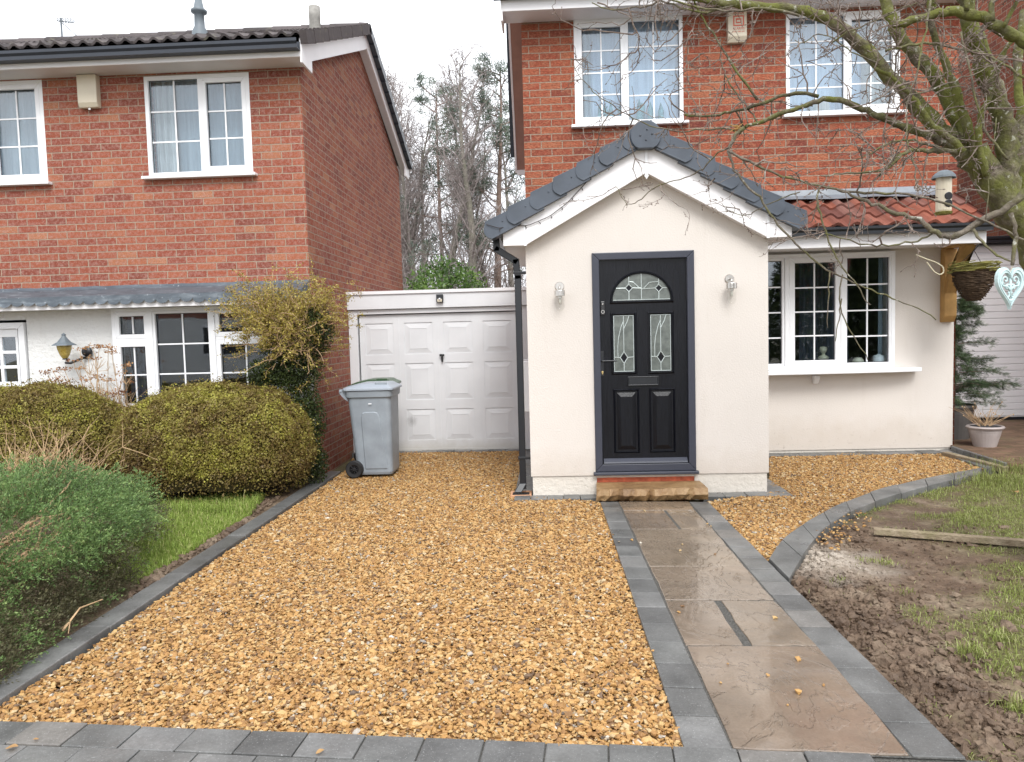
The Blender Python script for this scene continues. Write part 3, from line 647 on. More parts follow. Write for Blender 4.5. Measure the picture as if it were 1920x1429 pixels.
# ================================================================ GARAGE (between the houses)
gx0, gx1 = lx1+.002, XX(981, 200, Yw)-.004
zgt, zgf = ZZ(820, 545, Yg), ZZ(820, 577, Yg)
GR = thing('garage', ((gx0+gx1)/2, Yg, 0), 'flat roofed garage with pale grey panelled up and over door between the two brick houses', 'garage')
m = MB().box(gx0, gx1, Yg-.04, Yg-.001, zgf, zgt-.03); m.build('fascia_board', 'garage', GR, bevel=.004)
MB().box(gx0, gx1, Yg-.06, Yg+3.8, zgt-.029, zgt+.012).build('flat_roof', 'upvc_warm', GR)
dl, dr, db, dt = XX(676.5, 720, Yg), XX(972, 720, Yg), .035, ZZ(820, 588, Yg)
m = MB().box(gx0, dl-.015, Yg, Yg+.09, 0, zgf-.002); m.box(dr+.015, gx1, Yg, Yg+.09, 0, zgf-.002); m.box(dl-.014, dr+.014, Yg+.001, Yg+.09, dt+.012, zgf-.003); m.build('door_frame', 'garage', GR, bevel=.006)
m = MB().box(gx0, gx1, Yg+.14, Yg+3.7, 0, zgt-.03); m.build('garage_wall', 'shelf', GR)
# panelled door: 4 x 3 raised and fielded panels
cw = (dr-dl)/4; zs_ = [(ZZ(790, 826, Yg), ZZ(790, 768, Yg)), (ZZ(790, 750, Yg), ZZ(790, 681, Yg)), (ZZ(790, 664, Yg), ZZ(790, 604.5, Yg))]
holes = [(dl+cw*i+cw*.14, dl+cw*(i+1)-cw*.14, a, b_) for i in range(4) for (a, b_) in zs_]
m = wall(MB(), dl, dr, db, dt, Yg+.045, Yg+.06, holes)
for (a, b_, c, d) in holes:
    y0, y1 = Yg+.056, Yg+.046
    u = .072
    o = [(a, y0, c), (b_, y0, c), (b_, y0, d), (a, y0, d)]; q = [(a+u, y1, c+u), (b_-u, y1, c+u), (b_-u, y1, d-u), (a+u, y1, d-u)]
    a_, b2 = np.array(o), np.array(q); 
    m.add(np.concatenate([a_, b2]), [(0, 1, 5, 4), (1, 2, 6, 5), (2, 3, 7, 6), (3, 0, 4, 7), (4, 5, 6, 7)])
    u2 = u+.02; q2 = np.array([(a+u2, y1+.006, c+u2), (b_-u2, y1+.006, c+u2), (b_-u2, y1+.006, d-u2), (a+u2, y1+.006, d-u2)])
    m.frame(a+u, b_-u, c+u, d-u, .008, y1-.003, y1+.001)
for i in range(1, 4): m.box(dl+cw*i-.004, dl+cw*i+.004, Yg+.041, Yg+.046, db+.02, dt-.03)
m.box(dl, dr, Yg+.035, Yg+.062, db-.03, db-.001)
GD = m.build('garage_door', 'garage_door', GR)
hp = P(829, 668, Yg+.03); m = MB().box(hp[0]-.032, hp[0]+.032, hp[1]-.03, hp[1]-.012, hp[2]-.002, hp[2]+.03); m.box(hp[0]-.012, hp[0]+.012, hp[1]-.02, hp[1]+.015, hp[2]-.075, hp[2]-.003); m.build('handle', 'black_iron', GD, bevel=.006)
sp0 = P(825, 560, Yg-.05); SL = MB().box(sp0[0]-.045, sp0[0]+.045, Yg-.09, Yg-.041, sp0[2]-.05, sp0[2]+.055).build('security_light', 'gutter', GR, bevel=.008)
MB().box(sp0[0]-.03, sp0[0]+.03, Yg-.094, Yg-.091, sp0[2]-.042, sp0[2]-.005).build('light_panel', 'alarm', SL); MB().lathe([(0, -.02), (.012, -.012), (.016, 0)], (sp0[0], Yg-.093, sp0[2]-.008), 10, 'y').build('sensor', 'upvc', SL)
# ================================================================ RIGHT HOUSE
hx0, hx1 = XX(981, 200, Yw), XX(1795, 300, Yw)
HS = thing('porch_house', (XX(1210, 800, Yp), Yp, 0), 'orange brick house with cream rendered gabled porch, black front door and terracotta canopy', 'house')
zso = ZZ(1080, 30, Yw)
bayx = XX(1787, 720, Yw)
w1 = (XX(1077, 140, Yw), XX(1281, 140, Yw), ZZ(1180, 232, Yw), ZZ(1180, 33, Yw)); w2 = (XX(1474, 130, Yw), XX(1688, 130, Yw), ZZ(1575, 213, Yw), ZZ(1575, 22, Yw))
zc0 = ZZ(1600, 358, Yw); px_l = XX(991, 700, Yp)+.15
m = wall(MB(), hx0, hx1, zc0-.3, zso+.02, Yw, Yw+.25, [w1, w2], False)
m.poly([(hx0, Yw, -.1), (px_l, Yw, -.1), (px_l, Yw, zc0-.3), (hx0, Yw, zc0-.3)])
m.poly([(hx0, Yw+.25, -.1), (hx0, Yw, -.1), (hx0, Yw, zso), (hx0, Yw+2.6, zso+1.6), (hx0, Yw+5, zso), (hx0, Yw+5, -.1)]); m.poly([(hx1, Yw, -.1), (hx1, Yw+5, -.1), (hx1, Yw+5, zso), (hx1, Yw, zso)])
m.build('brick_wall', 'brick_r', HS)
yo = Yw-.33
zfs = ZZ(1070, 17, yo)
MB().box(hx0-.20, hx1+.2, yo-.02, yo, zfs, zfs+.22).build('fascia_board', 'upvc_warm', HS, bevel=.004)
MB().box(hx0-.20, hx1+.2, yo+.001, Yw-.001, zfs+.005, zfs+.02).build('soffit_board', 'upvc_warm', HS)
MB().box(hx0-.222, hx0-.2, yo-.02, Yw+.02, zfs-.1, zfs+.25).build('eave_end', 'upvc_warm', HS)
gutter(HS, hx0-.3, hx1+.2, yo-.08, zfs+.21, .06, 'gutter', True)
zR = zso+2.2
m = MB(); m.poly([(hx0-.28, yo-.05, zfs+.22), (hx1+.3, yo-.05, zfs+.22), (hx1+.3, Yw+2.6, zR), (hx0-.28, Yw+2.6, zR)]); m.poly([(hx0-.28, Yw+2.6, zR), (hx1+.3, Yw+2.6, zR), (hx1+.3, Yw+5.6, zfs+.2), (hx0-.28, Yw+5.6, zfs+.2)])
m.build('roof', 'conctile', HS)
# rear slope verge seen past the left corner
def PXb(px, py): return PXp(px, py, hx0-.2)
ry = hx0-.2
ye = P(972, 325, 1)
Yre = 1400*(hx0-.2)/((972-1025.0))
Yre = max(Yw+3.2, min(Yw+6.5, Yre))
zre = ZZ(972, 322, Yre)
m = MB().hexa([(hx0-.2, Yw+1.4, zfs+1.2), (hx0-.001, Yw+1.4, zfs+1.2), (hx0-.001, Yre, zre), (hx0-.2, Yre, zre)], [(hx0-.2, Yw+1.4, zfs+1.4), (hx0-.001, Yw+1.4, zfs+1.4), (hx0-.001, Yre, zre+.02), (hx0-.2, Yre, zre+.02)]); m.build('verge_soffit', 'barge_brown', HS)
MB().hexa([(hx0-.23, Yw+1.4, zfs+1.2), (hx0-.201, Yw+1.4, zfs+1.2), (hx0-.201, Yre, zre-.02), (hx0-.23, Yre, zre-.02)], [(hx0-.23, Yw+1.4, zfs+1.5), (hx0-.201, Yw+1.4, zfs+1.5), (hx0-.201, Yre, zre+.2), (hx0-.23, Yre, zre+.2)]).build('barge_board', 'upvc_warm', HS)
verge(HS, Yre+.1, zre+.25, Yw+2.6, zR+.05, hx0-.26, 9, 'verge_cap', 'gutter_blue')
MB().box(hx0-.2, hx0-.003, Yre-.02, Yre+.02, zre-.05, zre+.1).build('eave_end', 'upvc_warm', HS)
wn = window_two(HS, *w1, Yw-.03, True, 4, .05); MB().add(*wavy(w1[0]+.05, w1[0]+.2, w1[2], w1[3], Yw+.13, .015, .06)).build('curtain', 'net_l', wn)
wn2 = window_two(HS, *w2, Yw-.03, False, 4, .05); MB().add(*wavy(w2[1]-.38, w2[1]-.05, w2[2], w2[3], Yw+.13, .02, .07)).build('curtain', 'curtain', wn2)
MB().lathe([(0, .19), (.06, .18), (.11, .13), (.13, .07), (.13, 0)], ((w2[0]+.42), Yw+.13, w2[2]+.05), 16).build('lamp_shade', 'net_l', wn2, smooth=True)
# items on the left bedroom window sill
m = MB()
for i in range(9):
    x = w1[0]+.3+.085*i+rng.normal(0, .02)
    m.lathe([(0, 0), (.03+.02*rng.random(), .02), (.035, .1+.1*rng.random()), (0, .2+.08*rng.random())], (x, Yw+.1, w1[2]+.05), 7)
m.build('sill_ornament', simple('teal_ornament', (.10, .22, .24), .6, var=.6, vscale=14), wn)
# alarm box
ax0, ax1, az0, az1 = XX(1362, 50, Yw), XX(1397, 50, Yw), ZZ(1380, 83, Yw), ZZ(1380, 18, Yw)
AB = MB().prism([(Yw-.001, az0), (Yw-.05, az0), (Yw-.085, az0+.06), (Yw-.085, az1), (Yw-.001, az1)], ax0, ax1, 'yz').build('alarm_box', 'alarm', HS, bevel=.006)
acx = (ax0+ax1)/2+.012; ay = Yw-.0865; ah = az1-az0
MB().frame(acx-.062, acx+.062, az1-ah*.56, az1-ah*.26, .014, ay-.001, ay+.001).build('printed_emblem', 'red_print', AB)
MB().frame(acx-.032, acx+.032, az1-ah*.48, az1-ah*.34, .010, ay-.001, ay+.001, .014, .018).build('printed_emblem', 'red_print', AB)
text_mesh('lettering', 'NORWAYS', (acx, ay, az1-ah*.225), .034, 'red_print', AB, width=.12); text_mesh('lettering', 'ALARMS', (acx, ay, az1-ah*.665), .042, 'red_print', AB, width=.135); text_mesh('lettering', '0161 440 641', (acx, ay, az1-ah*.74), .026, 'red_print', AB, width=.14)
# rendered ground floor wall with bay window
yby = Yw-.10
bz0_, bz1_ = ZZ(1560, 692, yby), ZZ(1560, 474, yby)
bhx0, bhx1 = XX(1400, 600, yby), XX(1680, 590, yby)
zdp = ZZ(1610, 842, Yw)
wall(MB(), XX(1300, 700, Yw), bayx, zdp, zc0-.302, Yw-.002, Yw+.25, [(bhx0, bhx1, bz0_, bz1_)]).build('rendered_wall', 'cream', HS)
MB().box(XX(1300, 700, Yw), bayx-.01, Yw+.012, Yw+.25, -.1, zdp-.001).build('plinth', 'plinth', HS)
room(HS, bhx0-.5, bayx-.3, Yw+.26, Yw+3.2, .5, zc0-.4)
BW = MB().frame(bhx0, bhx1, bz0_, bz1_, .045, yby+.02, yby+.13).build('bay_window', 'upvc', HS, bevel=.004)
xm1, xm2 = XX(1477, 590, yby), XX(1582, 590, yby)
for x in (xm1, xm2): MB().box(x-.028, x+.028, yby+.01, yby+.12, bz0_+.045, bz1_-.045).build('mullion', 'upvc', BW, bevel=.006)
light(BW, bhx0+.045, xm1-.028, bz0_+.045, bz1_-.045, yby+.04, 2, 4, True, .03)
light(BW, xm1+.028, xm2-.028, bz0_+.045, bz1_-.045, yby+.03, 2, 4, True, .062)
light(BW, xm2+.028, bhx1-.045, bz0_+.045, bz1_-.045, yby+.04, 2, 4, True, .022)
# bowed sill
sx0, sx1 = XX(1400, 697, yby), XX(1725, 693, yby); xs = np.linspace(sx0, sx1, 24); t = (xs-sx0)/(sx1-sx0)
fy = yby-.02-.13*np.sqrt(np.clip(1-((t-.3)/.72)**2, 0, 1)); m = MB()
m.prism([*zip(xs, fy), (sx1, Yw-.003), (sx0, Yw-.003)], bz0_-.05, bz0_-.002, 'xy'); m.build('sill', 'upvc', BW, bevel=.006)
cb = P(1530, 704, Yw-.05); MB().prism([(Yw-.003, cb[2]), (Yw-.11, cb[2]), (Yw-.10, cb[2]-.04), (Yw-.04, cb[2]-.10), (Yw-.003, cb[2]-.10)], cb[0]-.03, cb[0]+.03, 'yz').build('sill_bracket', 'upvc', BW, bevel=.005)
MB().add(*wavy(bhx1-.10, bhx1-.045, bz0_, bz1_, Yw+.14, .008, .05)).build('curtain', 'net_l', BW)
for q, d_ in (((bhx0, bhx0+.35), .2), ((xm1+.3, xm2+.25), .4)): MB().add(*wavy(*q, bz0_, bz1_, Yw+d_, .02, .07)).build('curtain', 'darkcurtain', BW)
MB().box(bhx0, bhx1, yby+.14, Yw+.26, bz0_-.045, bz0_+.054).build('window_board', 'upvc', BW)
# canopy over the bay
yce = 8.42; zce = ZZ(1640, 425, yce); ccx1 = XX(1848, 430, yce); ccx0 = XX(1380, 440, yce)
top = np.array([ccx0, Yw-.06, ZZ(1640, 372, Yw-.06)]); ev = np.array([ccx0, yce-.05, zce]); sv = top-ev; sl = np.linalg.norm(sv); sv /= sl
tile_roof(MB(), ev, (1, 0, 0), sv, (0, -sv[2], sv[1]), ccx1-ccx0, sl, .205, .026, 3, .028, 9).build('canopy_tiles', 'terracotta', HS)
xs = np.linspace(ccx0, ccx1-.1, 50); zt0 = ZZ(1640, 352, Yw); m = MB()
rows = [(Yw-.004, zt0), (Yw-.03, zt0-.07), (Yw-.17, zt0-.135)]
V = np.array([(x, y+.004*math.sin(x*9), z+.006*math.sin(x*7)*(r == 2)) for r, (y, z) in enumerate(rows) for x in xs]); n = len(xs)
m.add(V, np.concatenate([np.stack([np.arange(n-1)+r*n, np.arange(n-1)+1+r*n, np.arange(n-1)+1+(r+1)*n, np.arange(n-1)+(r+1)*n], 1) for r in range(2)])); m.build('lead_flashing', 'lead_new', HS)
gutter(HS, ccx0, ccx1+.02, yce-.075, zce-.005, .055, 'gutter', True)
zf_ = ZZ(1640, 462, yce); MB().box(ccx0, ccx1, yce-.02, yce, zf_, zce-.02).build('canopy_fascia', 'upvc_warm', HS, bevel=.004)
MB().box(ccx0, ccx1, yce+.001, Yw-.003, zf_+.03, zf_+.05).build('canopy_soffit', 'upvc_warm', HS)
m = MB().prism([(yce, zf_), (Yw, zf_), (Yw, top[2]-.03), (yce, zce-.03)], ccx1-.03, ccx1-.01, 'yz'); m.build('canopy_end', 'upvc_warm', HS)
# gallows bracket
gxa, gxb = XX(1762, 540, Yw), XX(1785, 540, Yw); gz0, gz1 = ZZ(1773, 604, Yw), ZZ(1773, 468, Yw)
GB = MB().prism([(Yw-.005, gz0), (Yw-.06, gz0), (Yw-.11, gz0+.07), (Yw-.11, gz1), (Yw-.005, gz1)], gxa, gxb, 'yz').build('gallows_bracket', 'timber', HS, bevel=.006)
yt = yce+.05; MB().prism([(yt, gz1+.002), (Yw-.005, gz1+.002), (Yw-.005, gz1+.13), (yt, gz1+.13), (yt-.03, gz1+.06)], gxa+.003, gxb-.003, 'yz').build('beam', 'timber', GB, bevel=.006)
MB().prism([(Yw-.112, gz0+.34), (Yw-.112, gz0+.5), (yt+.10, gz1+.001), (yt+.24, gz1+.001)], gxa+.012, gxb-.012, 'yz').build('brace', 'timber', GB, bevel=.004)
# ---- porch
px0, px1 = XX(991, 700, Yp), XX(1441, 700, Yp); pcx = (px0+px1)/2
zeb = ZZ(1212, 446, Yp)               # eave level of rendered wall
zap = ZZ(1212, 288, Yp)               # gable top of render
zr0 = ZZ(1212, 890, Yp)               # bottom of render
ddx0, ddx1 = XX(1113, 680, Yp), XX(1303, 680, Yp); ddz0, ddz1 = ZZ(1207, 889, Yp), ZZ(1204, 472, Yp)
m = wall(MB(), px0, px1, zr0, zeb, Yp, Yp+.22, [(ddx0, ddx1, zr0+.001, ddz1)])
m.prism([(px0, zeb), (px1, zeb), (pcx, zap)], Yp, Yp+.22)
m.box(px0, px0+.22, Yp+.221, Yw-.003, zr0, zeb); m.box(px1-.22, px1, Yp+.221, Yw-.003, zr0, zeb)
m.build('porch_wall', 'cream', HS)
for q in ((px0+.015, ddx0+.01), (ddx1-.012, px1-.015)): MB().box(*q, Yp+.012, Yp+.2, -.1, zr0-.002).build('plinth', 'plinth', HS)
for q in ((px0+.015, px0+.2), (px1-.2, px1-.015)): MB().box(*q, Yp+.201, Yw-.01, -.1, zr0-.002).build('plinth', 'plinth', HS)
MB().box(ddx0+.012, ddx1-.014, Yp+.016, Yp+.2, -.1, zr0-.025).build('threshold_brick', 'redbrick', HS)
MB().box(ddx0+.012, ddx1-.014, Yp+.014, Yp+.2, zr0-.0245, zr0-.002).build('threshold_course', 'plinth', HS)
# porch roof
zrt = ZZ(1212, 229, Yp-.18)
exl, exr = XX(912, 418, Yp-.18), XX(1510, 410, Yp-.18); zel = ZZ(912, 418, Yp-.18); zer = ZZ(1510, 404, Yp-.18); ze = (zel+zer)/2
pk = np.array([pcx, Yp-.13, zrt]); 
for (ex, sg) in ((exl, 1), (exr, -1)):
    p0 = np.array([ex, Yp-.13, ze]); s_ = pk-p0; sl = np.linalg.norm(s_); s_ = s_/sl; nn = np.array([-sg*s_[2], 0, sg*s_[0]])
    tile_roof(MB(), p0-nn*.03, (0, 1, 0), s_, nn, Yw-Yp+.12, sl, .3, 0, 7, .018, 3, 'flat').build('porch_roof', 'slatetile', HS)
    # dry verge caps
    ncap = 7; wv = .158; cl = (sl+.02)/ncap; m = MB()
    for i in range(ncap):
        a = np.linspace(0, 1, 7); s0 = cl*i-.02; s1 = cl*(i+1)+.03
        lift = .016
        low_ = [(s0+.05-.075*math.sin(math.pi*(.12+.76*q))-.03*(1-q), -wv+wv*q+lift*1.3+(.01 if q > .99 else 0)) for q in a]
        pts = low_+[(s1, .0), (s1, -wv)]
        w3 = lambda q, y: p0+s_*q[0]+nn*q[1]+np.array([0, y, 0])
        yf = -.045-.004*(i % 2)
        f0 = [w3(q, yf-.006) if j < 7 else w3(q, yf+.010) for j, q in enumerate(pts)]; f1 = [w3(q, .12) for q in pts]; n = len(pts); ii = np.arange(n); jj = (ii+1) % n
        m.add(f0+f1, (ii[None], (ii[::-1]+n)[None], np.stack([ii, ii+n, jj+n, jj], 1)))
        # nail heads
        m.lathe([(0, -.004), (.006, -.002), (.007, 0)], w3((s0+.16, -.05), yf-.004), 6, 'y')
    m.build('verge_cap', 'slate', HS, bevel=.004)
rc = P(1211, 254, Yp-.2); a = np.linspace(math.radians(-62), math.radians(242), 18)
RC = MB().prism([(rc[0]+.135*math.cos(t), rc[2]+.135*max(math.sin(t), -.82)) for t in a], Yp-.205, Yp-.10).build('ridge_end_cap', 'slate', HS, bevel=.006)
a = np.linspace(0, math.pi, 9); m = MB()
y = Yp-.10
while y < Yw-.05:
    q = [(rc[0]+.125*math.cos(t), yy, rc[2]-.01+.125*math.sin(t)) for yy in (y, min(y+.44, Yw)) for t in a]; i = np.arange(8); m.add(q, np.stack([i, i+1, i+10, i+9], 1), rng.random()); y += .43
m.build('ridge_tile', 'slatetile', HS)
m = MB()
for (dx, dz) in ((-.05, .0), (.055, .01), (.0, -.04), (.01, .05)): m.lathe([(0, -.006), (.007, -.004), (.009, 0)], (rc[0]+dx, Yp-.206, rc[2]+dz), 7, 'y')
m.build('screw_cap', 'gutter_blue', RC)
# gable bargeboards
yb0, yb1 = Yp-.115, Yp-.09
blx, brx = XX(943, 440, yb0), XX(1485, 420, yb0)
zbot_l = ZZ(960, 463, yb0); zbot_r = ZZ(1462, 443, yb0); zbo = (zbot_l+zbot_r)/2
zin = ZZ(1212, 324, yb0); zout = ZZ(1212, 262, yb0); kx = .03
gl, gr = XX(985, 465, yb0)+.0, XX(1440, 443, yb0)
slope = (zin-zbo)/(pcx-gl)
zcl = zbo+.14
MB().prism([(blx, zbo), (gl, zbo), (pcx, zin), (pcx, zout), (blx, zout-slope*(pcx-blx)*.985)], yb0, yb1).build('barge_board', 'upvc_warm', HS, bevel=.004)
MB().prism([(pcx+.001, zin), (gr, zbo), (brx, zbo), (brx, zout-slope*(brx-pcx)*.985), (pcx+.001, zout)], yb0, yb1).build('barge_board', 'upvc_warm', HS, bevel=.004)
m = MB(); m.hexa([(gl, yb1, zbo+.01), (gl, Yp, zbo+.01), (pcx, Yp, zin+.01), (pcx, yb1, zin+.01)], [(gl, yb1, zbo+.03), (gl, Yp, zbo+.03), (pcx, Yp, zin+.03), (pcx, yb1, zin+.03)]); m.hexa([(gr, yb1, zbo+.01), (gr, Yp, zbo+.01), (pcx, Yp, zin+.01), (pcx, yb1, zin+.01)], [(gr, yb1, zbo+.03), (gr, Yp, zbo+.03), (pcx, Yp, zin+.03), (pcx, yb1, zin+.03)])
m.build('gable_soffit', 'upvc_warm', HS)
m = MB().box(gl-.013, gl+.013, yb0-.008, yb0-.001, zbo-.005, zbo+.2); m.box(gr-.013, gr+.013, yb0-.008, yb0-.001, zbo-.005, zbo+.2); m.box(pcx-.012, pcx+.012, yb0-.008, yb0-.001, zin-.01, zout-.01)
m.prism([(pcx-.012, zin-.01), (pcx-.02, zin-.03), (pcx-.008, zin-.045), (pcx, zin-.06), (pcx+.008, zin-.045), (pcx+.02, zin-.03), (pcx+.012, zin-.01)], yb0-.009, yb0-.001); m.build('cover_trim', 'upvc', HS, bevel=.002)
m = MB()
for t in np.linspace(.06, .94, 7):
    for sg in (-1, 1): 
        xx = pcx+sg*(pcx-gl)*t; m.lathe([(0, -.004), (.008, -.002), (.009, 0)], (xx, yb0, zin+.10-slope*abs(xx-pcx)), 8, 'y')
m.build('nail_cap', 'upvc', HS)
for (a, b_) in ((blx, px0), (px1, brx)): MB().box(a+.002, b_-.001, yb1+.001, Yw-.01, zbo+.002, zbo+.02).build('soffit_board', 'upvc_warm', HS)
MB().box(blx-.0, blx+.02, yb1+.001, Yw-.01, zbo+.021, zbo+.16).build('fascia_board', 'upvc_warm', HS); MB().box(brx-.02, brx, yb1+.001, Yw-.01, zbo+.021, zbo+.16).build('fascia_board', 'upvc_warm', HS)
# side gutters + downpipe
def ygutter(x, z, y0, y1):
    pr = [(x-.055, z), (x-.05, z-.05), (x-.035, z-.075), (x+.035, z-.075), (x+.05, z-.05), (x+.055, z), (x+.045, z), (x+.035, z-.06), (x-.035, z-.06), (x-.045, z)]
    return MB().prism(pr, y0, y1, 'xz').build('gutter', 'gutter', HS)
ygx = XX(929, 455, Yp+.02); ygutter(ygx, ze-.01, Yp-.10, Yw-.05); ygutter(brx+.07, ze-.01, Yp-.1, Yw-.5)
def sqtube(mb, pts, w):
    for a, b_ in zip(pts[:-1], pts[1:]):
        a, b_ = np.array(a), np.array(b_); d = b_-a; d /= np.linalg.norm(d); u = np.array([0, 1, 0.]); v = np.cross(d, u); v /= np.linalg.norm(v); e_ = d*w*.35
        qa = [a-e_+sx*u*w/2+sz*v*w/2 for sx, sz in ((-1, -1), (1, -1), (1, 1), (-1, 1))]; qb = [b_+e_+sx*u*w/2+sz*v*w/2 for sx, sz in ((-1, -1), (1, -1), (1, 1), (-1, 1))]
        mb.hexa(qa, qb)
    return mb
Yd = Yp+.12
dpx = XX(973, 600, Yd)
m = sqtube(MB(), [(ygx, Yd, ze-.06), (ygx+.003, Yd, ZZ(925, 468, Yd)), (dpx-.015, Yd, ZZ(968, 490, Yd)), (dpx, Yd, ZZ(970, 520, Yd)), (dpx, Yd, .075)], .062)
m.hexa(*[[(dpx+sx*.036-(.05 if zz_ < .05 else 0), Yd+sy*.036-(.04 if zz_ < .05 else 0), zz_) for sx, sy in ((-1, -1), (1, -1), (1, 1), (-1, 1))] for zz_ in (.03, .11)])
DP = m.build('downpipe', 'gutter', HS, bevel=.006)
for zz_ in (ZZ(970, 512, Yd), ZZ(978, 858, Yd)): MB().box(dpx-.04, px0-.001, Yd-.038, Yd+.038, zz_-.012, zz_+.012).build('pipe_clip', 'gutter', DP, bevel=.003)
mb_ = P(985, 695, 8.6); MB().box(px0-.16, px0-.002, 8.3, 8.85, mb_[2]-.45, mb_[2]+.12).build('meter_box', 'upvc_warm', HS, bevel=.01)
# ---- front door
W_, H_ = ddx1-ddx0, ddz1-ddz0
U = lambda u: ddx0+W_*u
Vv = lambda v: ddz1-H_*v
FD = MB().frame(ddx0, ddx1, ddz0+.03, ddz1, .066, Yp-.018, Yp+.07, .07, .066).build('front_door', 'frame_dark', HS, bevel=.006)
MB().box(ddx0-.02, ddx1+.02, Yp-.05, Yp+.07, ddz0, ddz0+.029).build('door_sill', 'frame_dark', FD, bevel=.006)
lf0, lf1, lz0, lz1 = ddx0+.067, ddx1-.067, ddz0+.102, ddz1-.067
ydl = Yp+.018
uL = [(.205, .405, .280, .533), (.570, .770, .280, .533)]
hol = [(U(a), U(b_), Vv(d), Vv(c)) for a, b_, c, d in uL]
ac, ar = U(.487), W_*.285; az0 = Vv(.214); arh = H_*.118
m = wall(MB(), lf0, lf1, lz0, az0, ydl, ydl+.04, hol)
t = np.linspace(0, math.pi, 21); arc = [(ac+ar*math.cos(q), az0+arh*math.sin(q)) for q in t]
topz = lz1
m.poly([(p, ydl, z) for p, z in [(lf1, az0), (lf1, topz), (ac, topz), *[q for q in arc if q[0] >= ac-1e-6][::-1]]][::1]); m.poly([(p, ydl, z) for p, z in [(lf0, topz), (lf0, az0), *[q for q in arc if q[0] <= ac+1e-6][::-1], (ac, topz)]])
m.add([(p, ydl+o, z) for o in (0, .04) for p, z in arc], np.stack([np.arange(20), np.arange(20)+1, np.arange(20)+22, np.arange(20)+21], 1))
LF = m.build('door_leaf', 'door', FD)
def mould_rect(a, b_, c, d, w=.028):
    m = MB(); o = [(a-w, c-w), (b_+w, c-w), (b_+w, d+w), (a-w, d+w)]; q = [(a, c), (b_, c), (b_, d), (a, d)]; mid = [((p[0]*.5+r[0]*.5), (p[1]*.5+r[1]*.5)) for p, r in zip(o, q)]
    for i in range(4):
        j = (i+1) % 4
        m.poly([(o[i][0], ydl-.001, o[i][1]), (o[j][0], ydl-.001, o[j][1]), (mid[j][0], ydl-.014, mid[j][1]), (mid[i][0], ydl-.014, mid[i][1])]); m.poly([(mid[i][0], ydl-.014, mid[i][1]), (mid[j][0], ydl-.014, mid[j][1]), (q[j][0], ydl+.006, q[j][1]), (q[i][0], ydl+.006, q[i][1])])
    return m
for h in hol:
    mould_rect(*h).build('moulding', 'door', FD); MB().box(h[0], h[1], ydl+.008, ydl+.014, h[2], h[3]).build('pane', 'doorglass', FD)
m = MB()
for i in range(20):
    (x0_, z0_), (x1_, z1_) = arc[i], arc[i+1]; k = 1.10; km = 1.05; f = lambda x, z, k: (ac+(x-ac)*k, az0+(z-az0)*k)
    A, B = f(x0_, z0_, k), f(x1_, z1_, k); C_, D_ = f(x0_, z0_, km), f(x1_, z1_, km)
    m.poly([(A[0], ydl-.001, A[1]), (C_[0], ydl-.014, C_[1]), (D_[0], ydl-.014, D_[1]), (B[0], ydl-.001, B[1])]); m.poly([(C_[0], ydl-.014, C_[1]), (x0_, ydl+.006, z0_), (x1_, ydl+.006, z1_), (D_[0], ydl-.014, D_[1])])
m.prism([(ydl-.001, az0-.03), (ydl-.014, az0-.015), (ydl+.006, az0)], ac-ar*1.1, ac+ar*1.1, 'yz'); m.build('moulding', 'door', FD)
MB().prism(arc, ydl+.008, ydl+.014).build('pane', 'doorglass', FD)
# leaded pattern
def came(mb, pts, r=.0042): mb.tube([(p[0], ydl+.006, p[1]) for p in pts], r, 5)
def dia(cx, cz, a, b_): return [(cx, cz+b_), (cx+a, cz), (cx, cz-b_), (cx-a, cz), (cx, cz+b_)]
m = MB(); gem = MB()
for h in hol:
    cx = (h[0]+h[1])/2; zc = h[2]+(h[3]-h[2])*.25; hh = h[3]-h[2]; ww = h[1]-h[0]
    came(m, [(cx, h[3]), (cx, zc+.055)]); came(m, [(cx, zc-.055), (cx, h[2])]); came(m, [(h[0], zc+.005), (cx-.035, zc)]); came(m, [(cx+.035, zc), (h[1], zc+.005)])
    for i in range(4): q = dia(cx, zc, .035, .055); came(m, q[i:i+2])
    came(m, [(cx+ww*.28, h[3]), (cx+ww*.2, h[3]-hh*.1), (cx, h[3]-hh*.24)]); came(m, [(cx, h[3]-hh*.1), (cx-ww*.12, h[3]-hh*.2), (cx-ww*.26, h[3]-hh*.4), (cx-ww*.30, h[3]-hh*.55), (cx-ww*.30, zc+.005)])
    gem.prism([(p, z) for p, z in dia(cx, zc, .031, .05)[:4]], ydl+.004, ydl+.0075)
    m.frame(h[0], h[1], h[2], h[3], .006, ydl+.003, ydl+.0079)
hz = az0+arh*.5; came(m, [(ac, az0), (ac, az0+arh)])
for sg in (-1, 1):
    cx = ac+sg*ar*.48*(1.25 if sg > 0 else .9); cz = az0+arh*(.44 if sg > 0 else .47)
    for i in range(4): q = dia(cx, cz, .034, .034); came(m, q[i:i+2])
    came(m, [(ac, cz-.004), (cx-sg*.034, cz)]); came(m, [(cx+sg*.034, cz), (ac+sg*ar*.90, cz)]); came(m, [(cx, cz-.034), (cx, az0)]); came(m, [(cx, cz+.034), (cx, az0+arh*math.sqrt(max(.05, 1-((cx-ac)/ar)**2)))])
    came(m, [(ac+sg*.02, cz), (ac+sg*ar*.28, cz+arh*.22), (cx-sg*.005, cz+.034+arh*.1)]); gem.prism([(p, z) for p, z in dia(cx, cz, .03, .03)[:4]], ydl+.004, ydl+.0075)
came(m, [(ac-ar+.005, az0+.004), (ac+ar-.005, az0+.004)])
m.build('leaded_pattern', 'came', FD); gem.build('glass_gem', 'door', FD)
